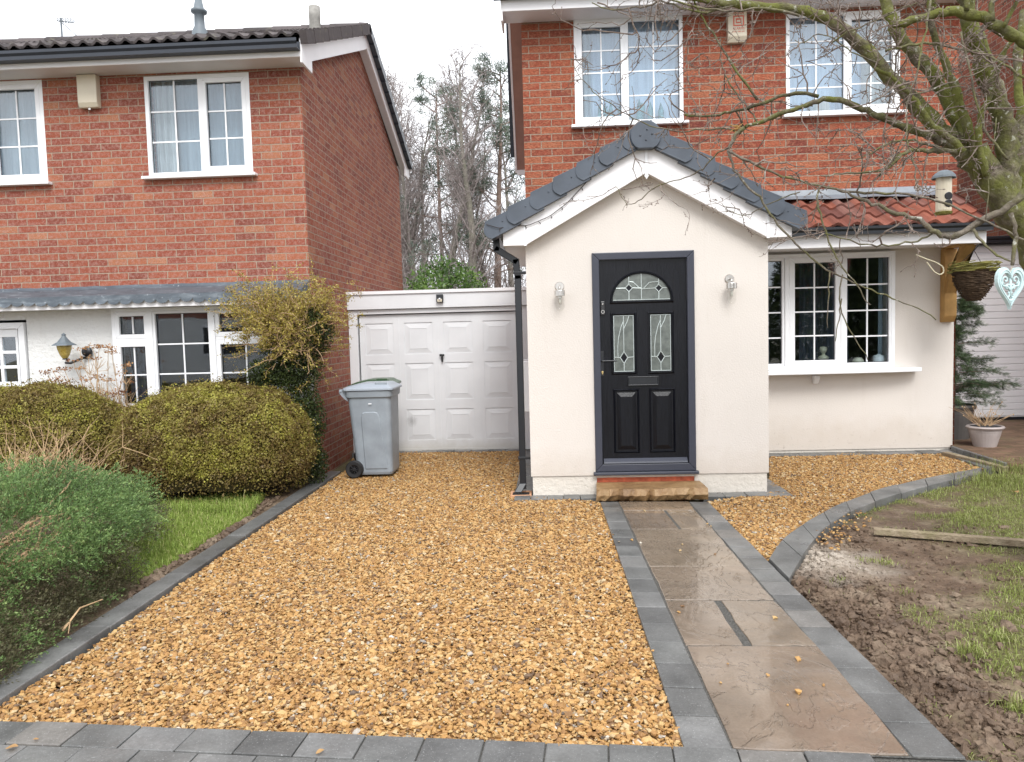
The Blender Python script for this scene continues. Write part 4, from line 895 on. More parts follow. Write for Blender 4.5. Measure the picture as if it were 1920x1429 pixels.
for a, b_ in ((.215, .425), (.57, .78)):
    x0_, x1_, z0_, z1_ = U(a), U(b_), Vv(.893), Vv(.622); mould_rect(x0_, x1_, z0_, z1_, .022).build('moulding', 'door', FD)
    o = [(x0_+.012, ydl-.001, z0_+.012), (x1_-.012, ydl-.001, z0_+.012), (x1_-.012, ydl-.001, z1_-.012), (x0_+.012, ydl-.001, z1_-.012)]; q = [(x0_+.045, ydl-.018, z0_+.05), (x1_-.045, ydl-.018, z0_+.05), (x1_-.045, ydl-.018, z1_-.05), (x0_+.045, ydl-.018, z1_-.05)]
    MB().add(o+q, [(0, 1, 5, 4), (1, 2, 6, 5), (2, 3, 7, 6), (3, 0, 4, 7), (4, 5, 6, 7)]).build('raised_panel', 'door', FD)
x0_, x1_ = U(.335), U(.645); m = MB().frame(x0_, x1_, Vv(.597), Vv(.556), .009, ydl-.014, ydl-.001); m.box(x0_+.01, x1_-.01, ydl-.010, ydl-.002, Vv(.594), Vv(.559)); m.build('letterbox', 'gutter', FD, bevel=.003)
MB().prism([(ydl-.002, lz0), (ydl-.04, lz0+.004), (ydl-.034, lz0+.02), (ydl-.002, lz0+.05)], lf0+.01, lf1-.01, 'yz').build('weather_bar', 'frame_dark', FD, bevel=.003)
hx = U(.085); hzz = Vv(.482); m = MB().box(hx-.016, hx+.016, ydl-.012, ydl-.001, Vv(.55), Vv(.44)); m.tube([(hx, ydl-.012, hzz), (hx, ydl-.05, hzz), (hx+.13, ydl-.055, hzz)], .009, 8); m.build('handle', 'gutter', FD, bevel=.004)
m = MB(); m.lathe([(0, -.006), (.009, -.005), (.01, 0)], (hx+.002, ydl-.012, Vv(.532)), 10, 'y'); m.box(hx-.003, hx+.007, ydl-.02, ydl-.0125, Vv(.542), Vv(.534)); m.build('keyhole', 'brass', FD)
bz_ = Vv(.247); DB = MB().box(U(.078), U(.122), ydl-.03, ydl-.001, Vv(.278), Vv(.215)).build('doorbell', 'tv', FD, bevel=.008)
m = MB(); m.lathe([(.012, -.003), (.016, -.003), (.016, 0)], (U(.1), ydl-.031, Vv(.262)), 16, 'y'); m.lathe([(0, -.004), (.007, -.003), (.008, 0)], (U(.1), ydl-.031, Vv(.228)), 12, 'y'); m.build('button_ring', 'steel', DB)
# ---- wall lamps
def wall_lamp(px, py):
    c = P(px, py, Yp-.001); x, z = c[0], c[2]
    wl = MB().lathe([(0, -.012), (.038, -.012), (.043, -.006), (.043, 0)], (x, Yp, z), 20, 'y').build('wall_lamp', 'steel', HS, smooth=False)
    MB().tube([(x, Yp-.01, z-.005), (x, Yp-.07, z-.003), (x, Yp-.085, z-.012), (x, Yp-.085, z-.05)], .007, 8).build('arm', 'steel', wl, smooth=True)
    MB().lathe([(0, -.042), (.046, -.042), (.048, -.046), (.048, -.092), (.045, -.094), (.02, -.094), (.02, -.112), (0, -.112)], (x, Yp-.085, z), 20).build('collar', 'steel', wl)
    MB().lathe([(.040, -.094), (.040, -.19), (.034, -.215), (.02, -.232), (0, -.237)], (x, Yp-.085, z), 20).build('glass_shade', 'glass_clear', wl, smooth=True)
    MB().lathe([(.008, -.112), (.012, -.13), (.010, -.16), (0, -.168)], (x, Yp-.085, z), 10).build('bulb', 'bulb', wl, smooth=True)
wall_lamp(1049, 537); wall_lamp(1367.5, 523)
# ================================================================ GROUND
def gpoly(px, z=0.0): return np.array([G(x, y, z) for x, y in px])
def inside(pts, poly):
    x, y = pts[:, 0], pts[:, 1]; r = np.zeros(len(pts), bool); n = len(poly)
    for i in range(n):
        x0, y0 = poly[i][:2]; x1, y1 = poly[(i+1) % n][:2]
        c = ((y0 > y) != (y1 > y)) & (x < (x1-x0)*(y-y0)/(y1-y0+1e-12)+x0); r ^= c
    return r
def proj(p):
    q = (np.asarray(p, float)-CAM) @ R; return q[..., 0]/q[..., 2]*F+CX, q[..., 1]/q[..., 2]*F+CY
def nz3(p, s, o=0): return mnoise.noise(Vector((p[0]*s+o, p[1]*s+o*.7, p[2]*s if len(p) > 2 else 0)))
m = MB(); m.poly([(-120, -60, -.06), (120, -60, -.06), (120, 160, -.06), (-120, 160, -.06)]); m.rv = .3
struct(m.build('ground', 'soil'))
struct(MB().poly([(-60, -9, -.03), (60, -9, -.03), (60, -3.2, -.03), (-60, -3.2, -.03)]).build('road', 'asphalt'))
# gravel: main drive and the patch under the bay
kin = [(-120, 1400), (0, 1322), (159, 1222), (348, 1089), (556, 946), (607, 911), (650, 880)]
gv1 = [*kin, (668, 849), (985, 845), (985, 931), (1126, 941), (1290, 1411), (0, 1356), (-160, 1350)]
curve_in = [(1442, 1055), (1466, 1018), (1519, 980.6), (1572, 952), (1647, 923), (1726, 903.5), (1841, 881.5)]
curve_out = [(1480, 1093), (1506, 1046.6), (1541, 1000), (1594, 965), (1651, 943), (1722, 921), (1836, 892.5)]
gv2 = [(1327, 940), (1443, 925), (1443, 853), (1757, 848), (1844, 880), *curve_in[::-1][1:]]
for q in (gv1, gv2):
    pp = gpoly(q); m = MB(); m.add([(a[0], a[1], -.018) for a in pp], np.arange(len(pp))[None]); struct(m.build('gravel_bed', 'gravelbed'))
ico_v = np.array([(0, 0, 1.), *[(2/5**.5*math.cos(a), 2/5**.5*math.sin(a), 1/5**.5) for a in np.arange(5)*2*math.pi/5], *[(2/5**.5*math.cos(a), 2/5**.5*math.sin(a), -1/5**.5) for a in (np.arange(5)+.5)*2*math.pi/5], (0, 0, -1.)])
ico_f = np.array([*[(0, 1+i, 1+(i+1) % 5) for i in range(5)], *[(1+i, 6+i, 1+(i+1) % 5) for i in range(5)], *[(6+i, 6+(i+1) % 5, 1+(i+1) % 5) for i in range(5)], *[(6+i, 11, 6+(i+1) % 5) for i in range(5)]])
def rot_mats(n, tilt=1.0):
    z = rng.uniform(0, 2*np.pi, n); ax = rng.normal(0, 1, (n, 3)); ax /= np.linalg.norm(ax, axis=1)[:, None]; an = rng.normal(0, tilt, n)
    c, s = np.cos(an), np.sin(an); K = np.zeros((n, 3, 3)); K[:, 0, 1] = -ax[:, 2]; K[:, 0, 2] = ax[:, 1]; K[:, 1, 0] = ax[:, 2]; K[:, 1, 2] = -ax[:, 0]; K[:, 2, 0] = -ax[:, 1]; K[:, 2, 1] = ax[:, 0]
    Rm = np.eye(3)+s[:, None, None]*K+(1-c)[:, None, None]*(K@K)
    Z = np.zeros((n, 3, 3)); Z[:, 0, 0] = np.cos(z); Z[:, 0, 1] = -np.sin(z); Z[:, 1, 0] = np.sin(z); Z[:, 1, 1] = np.cos(z); Z[:, 2, 2] = 1
    return Rm@Z
def stones(mb, pos, size, flat=.55, jit=.28, rnd=None, tilt=.35):
    n = len(pos); nv = 40; protos = ico_v[None]*(1+rng.normal(0, jit, (nv, 12, 1)).clip(-.45, .5)); pr = protos[rng.integers(0, nv, n)]
    s = size[:, None]*np.stack([rng.uniform(.8, 1.45, n), rng.uniform(.65, 1.05, n), rng.uniform(flat*.6, flat*1.4, n)], 1)
    V = np.einsum('nij,nkj->nki', rot_mats(n, tilt), pr*s[:, None])+pos[:, None]
    fs = (ico_f[None]+np.arange(n)[:, None, None]*12).reshape(-1, 3)
    return mb.add(V.reshape(-1, 3), fs, np.repeat(rng.random(n) if rnd is None else rnd, 12))
def sample_poly(poly, dens):
    mn, mx_ = poly.min(0), poly.max(0); n = int((mx_[0]-mn[0])*(mx_[1]-mn[1])*dens); p = rng.uniform((mn[0], mn[1]), (mx_[0], mx_[1]), (n, 2)); return p[inside(p, poly)]
m = MB()
for q, extra in ((gv1, 1), (gv2, 1)):
    pp = gpoly(q); p = sample_poly(pp, 10500)
    yy = p[:, 1]; keep = (np.random.default_rng(3).random(len(p)) < np.where(yy > 6, .8, 1.0)); p = p[keep]
    x_, y_ = proj(np.column_stack([p, np.zeros(len(p))])); keep = (x_ > -60) & (y_ < 1480); p = p[keep]
    z = rng.uniform(-.016, .004, len(p))+.006*np.array([nz3(a, 1.7) for a in p])
    stones(m, np.column_stack([p, z]), rng.gamma(7, .0084/7, len(p)).clip(.004, .019), .55, tilt=.5)
# stray stones on edgings, path and mud
pp = gpoly([(1100, 960), (1300, 960), (1800, 1420), (1290, 1420)]); p = sample_poly(pp, 7); stones(m, np.column_stack([p, np.full(len(p), .024)]), rng.uniform(.006, .012, len(p)))
pp = gpoly([(1500, 1005), (1610, 960), (1640, 975), (1570, 1040)]); p = sample_poly(pp, 500); stones(m, np.column_stack([p, np.full(len(p), .02)]), rng.uniform(.007, .013, len(p)))
for q in (((1497, 1238), .016), ((1497, 1300), .017)): g = G(*q[0], .02); stones(m, np.array([[g[0], g[1], .026]]), np.array([q[1]]), .7, rnd=np.array([.6]))
stuff(m.build('gravel', 'gravel'), 'golden brown gravel spread over the driveway and under the bay window', 'gravel')
# block edgings
def block_row(mb, a0, a1, b0, b1, n, z=.014, gap=.0025, depth=.08, wob=.002):
    a0, a1, b0, b1 = (np.asarray(q, float)[:2] for q in (a0, a1, b0, b1))
    for i in range(n):
        t0, t1 = i/n, (i+1)/n; g = gap/np.linalg.norm(a1-a0)
        A, B = a0+(a1-a0)*(t0+g), a0+(a1-a0)*(t1-g); C_, D_ = b0+(b1-b0)*(t1-g), b0+(b1-b0)*(t0+g); zz = z+rng.normal(0, wob)
        r = rng.random(); q = [A, B, C_, D_]; mb.rv = r
        mb.hexa([(*p, zz-depth) for p in q], [(*p, zz+rng.normal(0, .0007)) for p in q])
    return mb
def jsheet(mb, pts, z=.007): 
    mb.add([(p[0], p[1], z) for p in pts], np.arange(len(pts))[None]); return mb
# left kerb: long charcoal edging stones
kout = [(-240, 1395), (222, 1142), (318, 1078), (518, 948), (603, 893), (648, 860)]
A = gpoly(kin); B = gpoly(kout); 
a0, a1 = G(0, 1322), G(640, 886); d = (a1-a0)/np.linalg.norm(a1-a0); nrm = np.array([-d[1], d[0], 0])
a0 = a0-d*1.0
ln = np.linalg.norm(a1-a0); nb = int(ln/.9)
m = block_row(MB(), a0, a1, a0+nrm*.145, a1+nrm*.145, nb, .020, .003, .12); struct(m.build('kerb_edging', 'block', bevel=.006))
# front setts: two rows
f0, f1 = G(-200, 1349.5), G(1372, 1411.5); d = (f1-f0)/np.linalg.norm(f1-f0); nrm = np.array([d[1], -d[0], 0]); L_ = np.linalg.norm(f1-f0); q1 = G(167, 1363.7)
nb = round(L_/.232); m = MB(); off = (np.dot(q1-f0, d) % .232)
e1 = f1+d*1.6
for r, sh in ((0, 0), (1, .10), (2, .17), (3, .05)):
    n0, n1 = nrm*(.166*r), nrm*(.166*(r+1)-.004); st = f0+d*(off+sh-.232); nbb = nb+(2 if r == 0 else 9)
    block_row(m, st+n0, st+d*.232*nbb+n0, st+n1, st+d*.232*nbb+n1, nbb, .016)
struct(m.build('paved_edging', 'block', bevel=.004))
jsheet(MB(), [f0-d*.3, f1+d*2, f1+d*2+nrm*.9, f0-d*.3+nrm*.9], .006).build('jointing', 'joint')['kind'] = 'structure'
# path
pl0, pl1 = G(1126, 944), G(1283, 1409); sl0, sl1 = G(1158, 944), G(1373, 1413); sr0, sr1 = G(1293, 944), G(1712, 1427); pr0, pr1 = G(1328, 944), G(1812, 1430)
m = block_row(MB(), pl0, pl1, sl0, sl1, 17, .016); mids = G(1480, 1093)
block_row(m, sr0, sr1, pr0, pr1, 17, .016)
PT = jsheet(MB(), [pl0, pl1, G(1373, 1416), G(1812, 1432), pr0], .0125).build('path', 'joint'); struct(PT)
struct(m.build('path_edging', 'block', bevel=.004))
lf_ = [(1158, 944), (1168, 961), (1184, 996), (1217, 1067), (1247, 1131), (1286, 1217), (1373, 1413)]; rt_ = [(1293, 944), (1304, 960), (1338, 996), (1397, 1067), (1452, 1131), (1533, 1217), (1712, 1427)]
lf_w = [G(*q) for q in lf_]; rt_w = [G(*q) for q in rt_]
def slab_(q, rv):
    m = MB(); m.rv = rv; c = np.mean(q, axis=0)
    q = [p+(c-p)/np.linalg.norm(c-p)*.008 for p in q]
    # riven outline: subdivide edges with jitter
    o = []
    for i in range(4):
        a, b = q[i], q[(i+1) % 4]
        for t in np.linspace(0, 1, 7)[:-1]: o.append(a+(b-a)*t+np.array([rng.normal(0, .0022), rng.normal(0, .0022), 0]))
    m.prism([(p[0], p[1]) for p in o], -.03, .018+rng.normal(0, .001), 'xy'); return m.build('paving_slab', 'slab', PT, bevel=.004)
for i in range(6):
    a, b, c, d_ = lf_w[i], rt_w[i], rt_w[i+1], lf_w[i+1]
    if i in (1, 4):
        t0, t1 = (.58, .60) if i == 1 else (.48, .475); s1_ = .012 if i == 1 else .028
        u = lambda p, q, t: p+(q-p)*t
        slab_([a, u(a, b, t0-s1_), u(d_, c, t1-s1_), d_], rng.random()); slab_([u(a, b, t0+s1_), b, c, u(d_, c, t1+s1_)], rng.random())
    else: slab_([a, b, c, d_], rng.random())
# curved edging
ci = [G(*q) for q in curve_in]; co_ = [G(*q) for q in curve_out]
def resample(p, n):
    p = np.array(p); s = np.concatenate([[0], np.cumsum(np.linalg.norm(np.diff(p, axis=0), axis=1))]); t = np.linspace(0, s[-1], n); return np.stack([np.interp(t, s, p[:, k]) for k in range(3)], 1)
n = 9; ia, oa = resample(ci, n*5+1), resample(co_, n*5+1)
for _ in range(3):
    for q in (ia, oa): q[1:-1] = (q[:-2]+2*q[1:-1]+q[2:])/4
m = MB()
for i in range(n):
    A = ia[5*i:5*i+6].copy(); B = oa[5*i:5*i+6].copy(); g = .003
    for q in (A, B):
        d = q[-1]-q[0]; d /= np.linalg.norm(d); q[0] += d*g; q[-1] -= d*g
    pts = [*A, *B[::-1]]; m.rv = rng.random(); m.prism([(p[0], p[1]) for p in pts], -.07, .03+rng.normal(0, .002), 'xy')
# right return, strips along bay wall and porch
e0, e1_ = G(1757, 848), G(1846, 881); o0, o1 = G(1779, 843.5), G(1874, 877)
block_row(m, e0, e1_, o0, o1, 5, .02)
yws = Yw+.01; block_row(m, (px1+.02, yws-.20), (bayx+.02, yws-.20), (px1+.02, yws), (bayx+.02, yws), 12, .012)
block_row(m, (px0-.16, Yp-.155), (ddx0, Yp-.155), (px0-.16, Yp+.011), (ddx0, Yp+.011), 5, .010); block_row(m, (ddx1+.03, Yp-.155), (px1+.17, Yp-.155), (ddx1+.03, Yp+.011), (px1+.17, Yp+.011), 4, .010)
block_row(m, (px0-.16, Yp+.22), (px0-.16, Yg-.1), (px0+.01, Yp+.22), (px0+.01, Yg-.1), 10, .009); block_row(m, (px1-.01, Yp+.02), (px1-.01, Yp+.9), (px1+.17, Yp+.02), (px1+.17, Yp+.9), 4, .009)
block_row(m, (gx0, Yg-.11), (px0-.17, Yg-.11), (gx0, Yg+.03), (px0-.17, Yg+.03), 10, .012)
struct(m.build('curved_edging', 'block', bevel=.004))
# ---- mud and worn lawn on the right
edge = [pr0+(pr1-pr0)*t for t in np.linspace(.30, 1.25, 12)]
lawn = np.array([*[q[:2] for q in co_[::-1]], *[q[:2]-np.array([.03, 0]) for q in edge[1:]], (7.5, 1.2), (7.5, 7.1), (5.9, 7.5), G(1890, 880)[:2]])
res = .026; xs = np.arange(.4, 7.5, res); ys = np.arange(1.3, 7.7, res); GXm, GYm = np.meshgrid(xs, ys); gp = np.column_stack([GXm.ravel(), GYm.ravel()])
pxx, pyy = proj(np.column_stack([gp, np.zeros(len(gp))])); inm = inside(gp, lawn) & (pxx < 2150) & (pyy < 1560)
nearp = np.full(len(gp), 9.0)
seg0, seg1 = pr0[:2], pr1[:2]; dd = (seg1-seg0)/np.linalg.norm(seg1-seg0); rel = gp-seg0; nearp = np.abs(rel[:, 0]*dd[1]-rel[:, 1]*dd[0])
nc = np.full(len(gp), 9.0)
for q in oa: nc = np.minimum(nc, np.hypot(gp[:, 0]-q[0], gp[:, 1]-q[1]))
hz_ = np.zeros(len(gp)); gm = np.zeros(len(gp))
for i in np.nonzero(inm)[0]:
    p = gp[i]; a = nz3(p, 1.1, 3); b = nz3(p, 4.5, 9); c = nz3(p, 14, 5)
    rough = max(.25, 1-max(0, nearp[i]-.1)/.9)
    hz_[i] = -.012+.022*a+.022*b*rough+.030*c*rough+max(0, .035*math.exp(-((nearp[i]-.22)/.16)**2))*(.6+1.2*b)
    bias = (pxx[i]-1705)/210 if pyy[i] < 1010 else ((pxx[i]-1805)/150 if pyy[i] < 1270 else (pxx[i]-1900)/110)
    gm[i] = min(1, max(0, .42+.55*bias+1.1*a+.8*b))
    e_ = min(nearp[i], nc[i]); 
    if e_ < .10: hz_[i] = hz_[i]*e_/.10-.035*(1-e_/.10)
idx = -np.ones(len(gp), int); W_n = len(xs); inm2 = inm.reshape(GXm.shape); cell = inm2[:-1, :-1] & inm2[1:, :-1] & inm2[:-1, 1:] & inm2[1:, 1:]
ii, jj = np.nonzero(cell); q = np.stack([ii*W_n+jj, ii*W_n+jj+1, (ii+1)*W_n+jj+1, (ii+1)*W_n+jj], 1); used = np.unique(q); idx[used] = np.arange(len(used))
m = MB(); m.add(np.column_stack([gp[used], hz_[used]]), idx[q], gm[used]*.55); struct(m.build('muddy_lawn', 'soil', smooth=True))
struct(MB().add([(p[0], p[1], -.05) for p in lawn], np.arange(len(lawn))[None], .1).build('subsoil', 'soil'))
# clods
ci_ = np.nonzero(inm)[0]; wgt = np.exp(-((nearp[ci_]-.24)/.20)**2)*2.2+.10+.5*np.exp(-(nc[ci_]/.3)**2); wgt *= (pyy[ci_] > 985); wgt /= wgt.sum(); sel = rng.choice(ci_, 12000, p=wgt)
sz = rng.gamma(1.4, .0050, len(sel)).clip(.0025, .034); m = MB(); stones(m, np.column_stack([gp[sel]+rng.normal(0, .012, (len(sel), 2)), hz_[sel]+sz*.2]), sz, .75, .25, np.zeros(len(sel)), 1.5)
stuff(m.build('soil_clods', 'soil'), 'loose dark clods of dug soil lying along the path edge', 'soil')
def blades(mb, pos, h, wdt, lean=.5, rnd=None):
    n = len(pos); a = rng.uniform(0, 2*np.pi, n); l = np.abs(rng.normal(0, lean, n)); d = np.stack([np.cos(a), np.sin(a), np.zeros(n)], 1); s = np.stack([-np.sin(a), np.cos(a), np.zeros(n)], 1)*wdt[:, None]*.5
    up = np.array([0, 0, 1.])
    m1 = pos+(d*(l*.35*h)[:, None])+up*(h*.6)[:, None]; tip = pos+d*(l*h)[:, None]+up*(h*np.clip(1-l*.35, .25, 1))[:, None]
    V = np.stack([pos-s, pos+s, m1+s*.8, m1-s*.8, tip], 1).reshape(-1, 3); b = np.arange(n)*5
    return mb.add(V, (np.stack([b, b+1, b+2, b+3], 1), np.stack([b+3, b+2, b+4], 1)), np.repeat(rng.random(n) if rnd is None else rnd, 5))
wgt = np.clip(gm[ci_]-.34, 0, 1)**1.15+.006; wgt /= wgt.sum(); sel = rng.choice(ci_, 75000, p=wgt); h = rng.gamma(4, .0044, len(sel))
tall = np.array([mnoise.noise(Vector((p[0]*1.6, p[1]*1.6, 4))) for p in gp[sel]]); h = h*(1+np.clip(tall, 0, 1)*1.2)
m = MB(); blades(m, np.column_stack([gp[sel]+rng.uniform(-.02, .02, (len(sel), 2)), hz_[sel]-.004]), h, rng.uniform(.0022, .0048, len(sel)), .85)
# tufts
for (px_, py_, n, hh) in ((1895, 905, 1500, .16), (1840, 905, 500, .08), (1818, 1225, 130, .11), (1905, 1330, 160, .10), (1660, 1055, 90, .06), (1625, 1050, 60, .05), (1770, 1335, 40, .06), (1700, 1110, 40, .06), (1580, 1090, 25, .06), (1880, 1200, 200, .09), (1905, 880, 900, .2), (1790, 1290, 30, .06)):
    g = G(px_, py_); sp = .035 if n < 300 else .16; p = g[None]+np.column_stack([rng.normal(0, sp, n), rng.normal(0, sp, n), np.full(n, -.005)]); blades(m, p, rng.uniform(.35, 1.0, n)*hh*.7, rng.uniform(.003, .005, n), .8)
stuff(m.build('worn_grass', 'grass_r'), 'thin worn grass growing through the muddy ground right of the path', 'grass')
# plank on the lawn
a, b = G(1638, 991, .04), G(1990, 1019, .04); d = (b-a)/np.linalg.norm(b-a); s_ = np.array([-d[1], d[0], 0]); m = MB(); q = [a-s_*.03, b-s_*.03, b+s_*.03, a+s_*.03]
m.hexa([(p[0], p[1], .0) for p in q], [(p[0], p[1], .045) for p in q]); o = m.build('timber_plank', 'plank', base=(a[0], a[1], 0), bevel=.004); tag(o, 'weathered timber batten lying across the muddy lawn', 'plank')
# dead stick on the curved edging, brown leaf litter
# ---- left bed and little lawn
bed = np.array([*[a0[:2]+np.array([-.02, 0])+0*a0[:2], a1[:2]+np.array([-.12, .15])], (lx1-.0, Yl-.02), (-9, Yl-.02), (-9, 1.6), (a0[0]-.3, a0[1]-.3)])
kd = (a1-a0)/np.linalg.norm(a1-a0); kn = np.array([-kd[1], kd[0], 0])
b0_, b1_ = a0+kn*.152, a1+kn*.152
bed = [b0_, b1_, (lx1, Yl, 0), (-9, Yl, 0), (-9, 1.4, 0)]
struct(MB().add([(p[0], p[1], .004) for p in bed], np.arange(5)[None], .06).build('flower_bed', 'soil'))
lawnL = gpoly([(150, 1060), (235, 985), (300, 955), (430, 935), (497, 935), (470, 968), (400, 1010), (335, 1052), (262, 1098), (235, 1090)])
p = sample_poly(lawnL, 22000); nv_ = np.array([nz3(q, 2.2, 8) for q in p]); p = p[(nv_+rng.normal(0, .2, len(p))) > -.75]
h = rng.gamma(6, .0062, len(p)); far = np.array([nz3(q, 1.3, 2) for q in p]); h *= 1+np.clip(far, 0, 1)
gx_, gy_ = proj(np.column_stack([p, np.zeros(len(p))])); h *= np.where(gy_ < 970, 1.7, 1)
m = MB(); m.add([(q[0], q[1], .012) for q in lawnL*np.array([1, 1, 0])], np.arange(len(lawnL))[None], .4)
blades(m, np.column_stack([p, np.full(len(p), .005)]), h, rng.uniform(.003, .005, len(p)), .6)
stuff(m.build('lawn_grass', 'grass'), 'bright green grass in front of the clipped hedge bushes', 'grass')
# crumbs of soil along the lawn edge
pp = gpoly([(225, 1130), (262, 1098), (335, 1052), (400, 1010), (470, 968), (497, 940), (525, 935), (420, 1012), (330, 1068), (240, 1132)]); p = sample_poly(pp, 1500); sz = rng.gamma(2, .007, len(p)).clip(.004, .03)
m = MB(); stones(m, np.column_stack([p, np.full(len(p), .012)]), sz, .8, .3, np.zeros(len(p)), 1.4); stuff(m.build('soil_crumbs', 'soil'), 'dark crumbs of bare soil between the green grass and the kerb', 'soil')
# ---- patio on the right, with its edge and an old sleeper
pe = gpoly([(1786, 836), (1823, 848), (1889, 868)], .07); m = MB(); pz = .07
m.prism([(bayx-.1, Yw+.27), (bayx-.02, Yw+.0), *[(q[0], q[1]) for q in pe], (8.6, pe[2][1]-.55), (8.6, 14), (bayx-.1, 14)], -.05, pz, 'xy'); struct(m.build('brick_paving', 'patio'))
m = MB()
for a, b, n in ((pe[0], pe[1], 3), (pe[1], pe[2], 4)):
    o = np.array([-.05, -.05, 0]); block_row(m, a+o*.9, b+o*.9, a, b, n, pz+.003, .003, .13)
struct(m.build('paving_edge', 'block', bevel=.005))
a, b = G(1772, 846, .05), G(1886, 874, .05); d = (b-a)/np.linalg.norm(b-a); s_ = np.array([-d[1], d[0], 0])*.04; q = [a-s_, b-s_, b+s_, a+s_]
o = MB().hexa([(p[0], p[1], -.02) for p in q], [(p[0], p[1], .045) for p in q]).build('edging_board', 'plank', base=(a[0], a[1], 0), bevel=.01); tag(o, 'mossy old edging board between the grey blocks and the brick paving', 'board')
# ================================================================ OBJECTS
# doorstep
q = [G(1120, 940, .03), G(1326, 936, .03)]; sxa, sxb = XX(1118, 915, Yp-.3), XX(1326, 912, Yp-.3); syf = Yp-.33
m = MB(); o = []
for t in np.linspace(0, 1, 26): o.append((sxa+(sxb-sxa)*t, syf+rng.normal(0, .009)+.012*math.sin(t*9)))
top = [*o, (sxb-.01, Yp-.005), (sxa+.02, Yp-.005)]; n = len(top); zt_ = .125
low_ = [(p[0]+rng.normal(0, .004), p[1]+(.012+rng.normal(0, .010) if i < 26 else 0)) for i, p in enumerate(top)]; mid_ = [(p[0], p[1]-(.018+rng.normal(0, .012) if i < 26 else 0)) for i, p in enumerate(top)]
V = [(p[0], p[1], .018) for p in low_]+[(p[0], p[1], .07) for p in mid_]+[(p[0], p[1], zt_) for p in top]; i = np.arange(n); j = (i+1) % n
m.add(V, (np.stack([i, j, j+n, i+n], 1), np.stack([i+n, j+n, j+2*n, i+2*n], 1), (i+2*n)[None])); o = m.build('stone_step', 'step', base=((sxa+sxb)/2, Yp-.2, 0)); tag(o, 'thick rough edged sandstone slab step below the black front door', 'doorstep')
# drain gully
g = G(972, 928); m = MB().frame(g[0]-.075, g[0]+.075, 0, 0, 0, 0, 0) if 0 else MB()
gx_, gy_ = dpx-.02, Yd-.03
for (x0_, x1_, y0_, y1_) in ((-.1, .1, -.1, -.08), (-.1, .1, .08, .1), (-.1, -.08, -.0799, .0799), (.08, .1, -.0799, .0799)): m.box(gx_+x0_, gx_+x1_, gy_+y0_, gy_+y1_, -.02, .016)
T = thing('drain_gully', (gx_, gy_, 0), 'square clay framed drain under the foot of the black downpipe', 'drain'); m.build('frame', 'clay', T, bevel=.003); m = MB()
for k in range(6): m.box(gx_-.079, gx_+.079, gy_-.075+.026*k, gy_-.062+.026*k, -.02, .008)
m.build('grate', 'gutter', T)
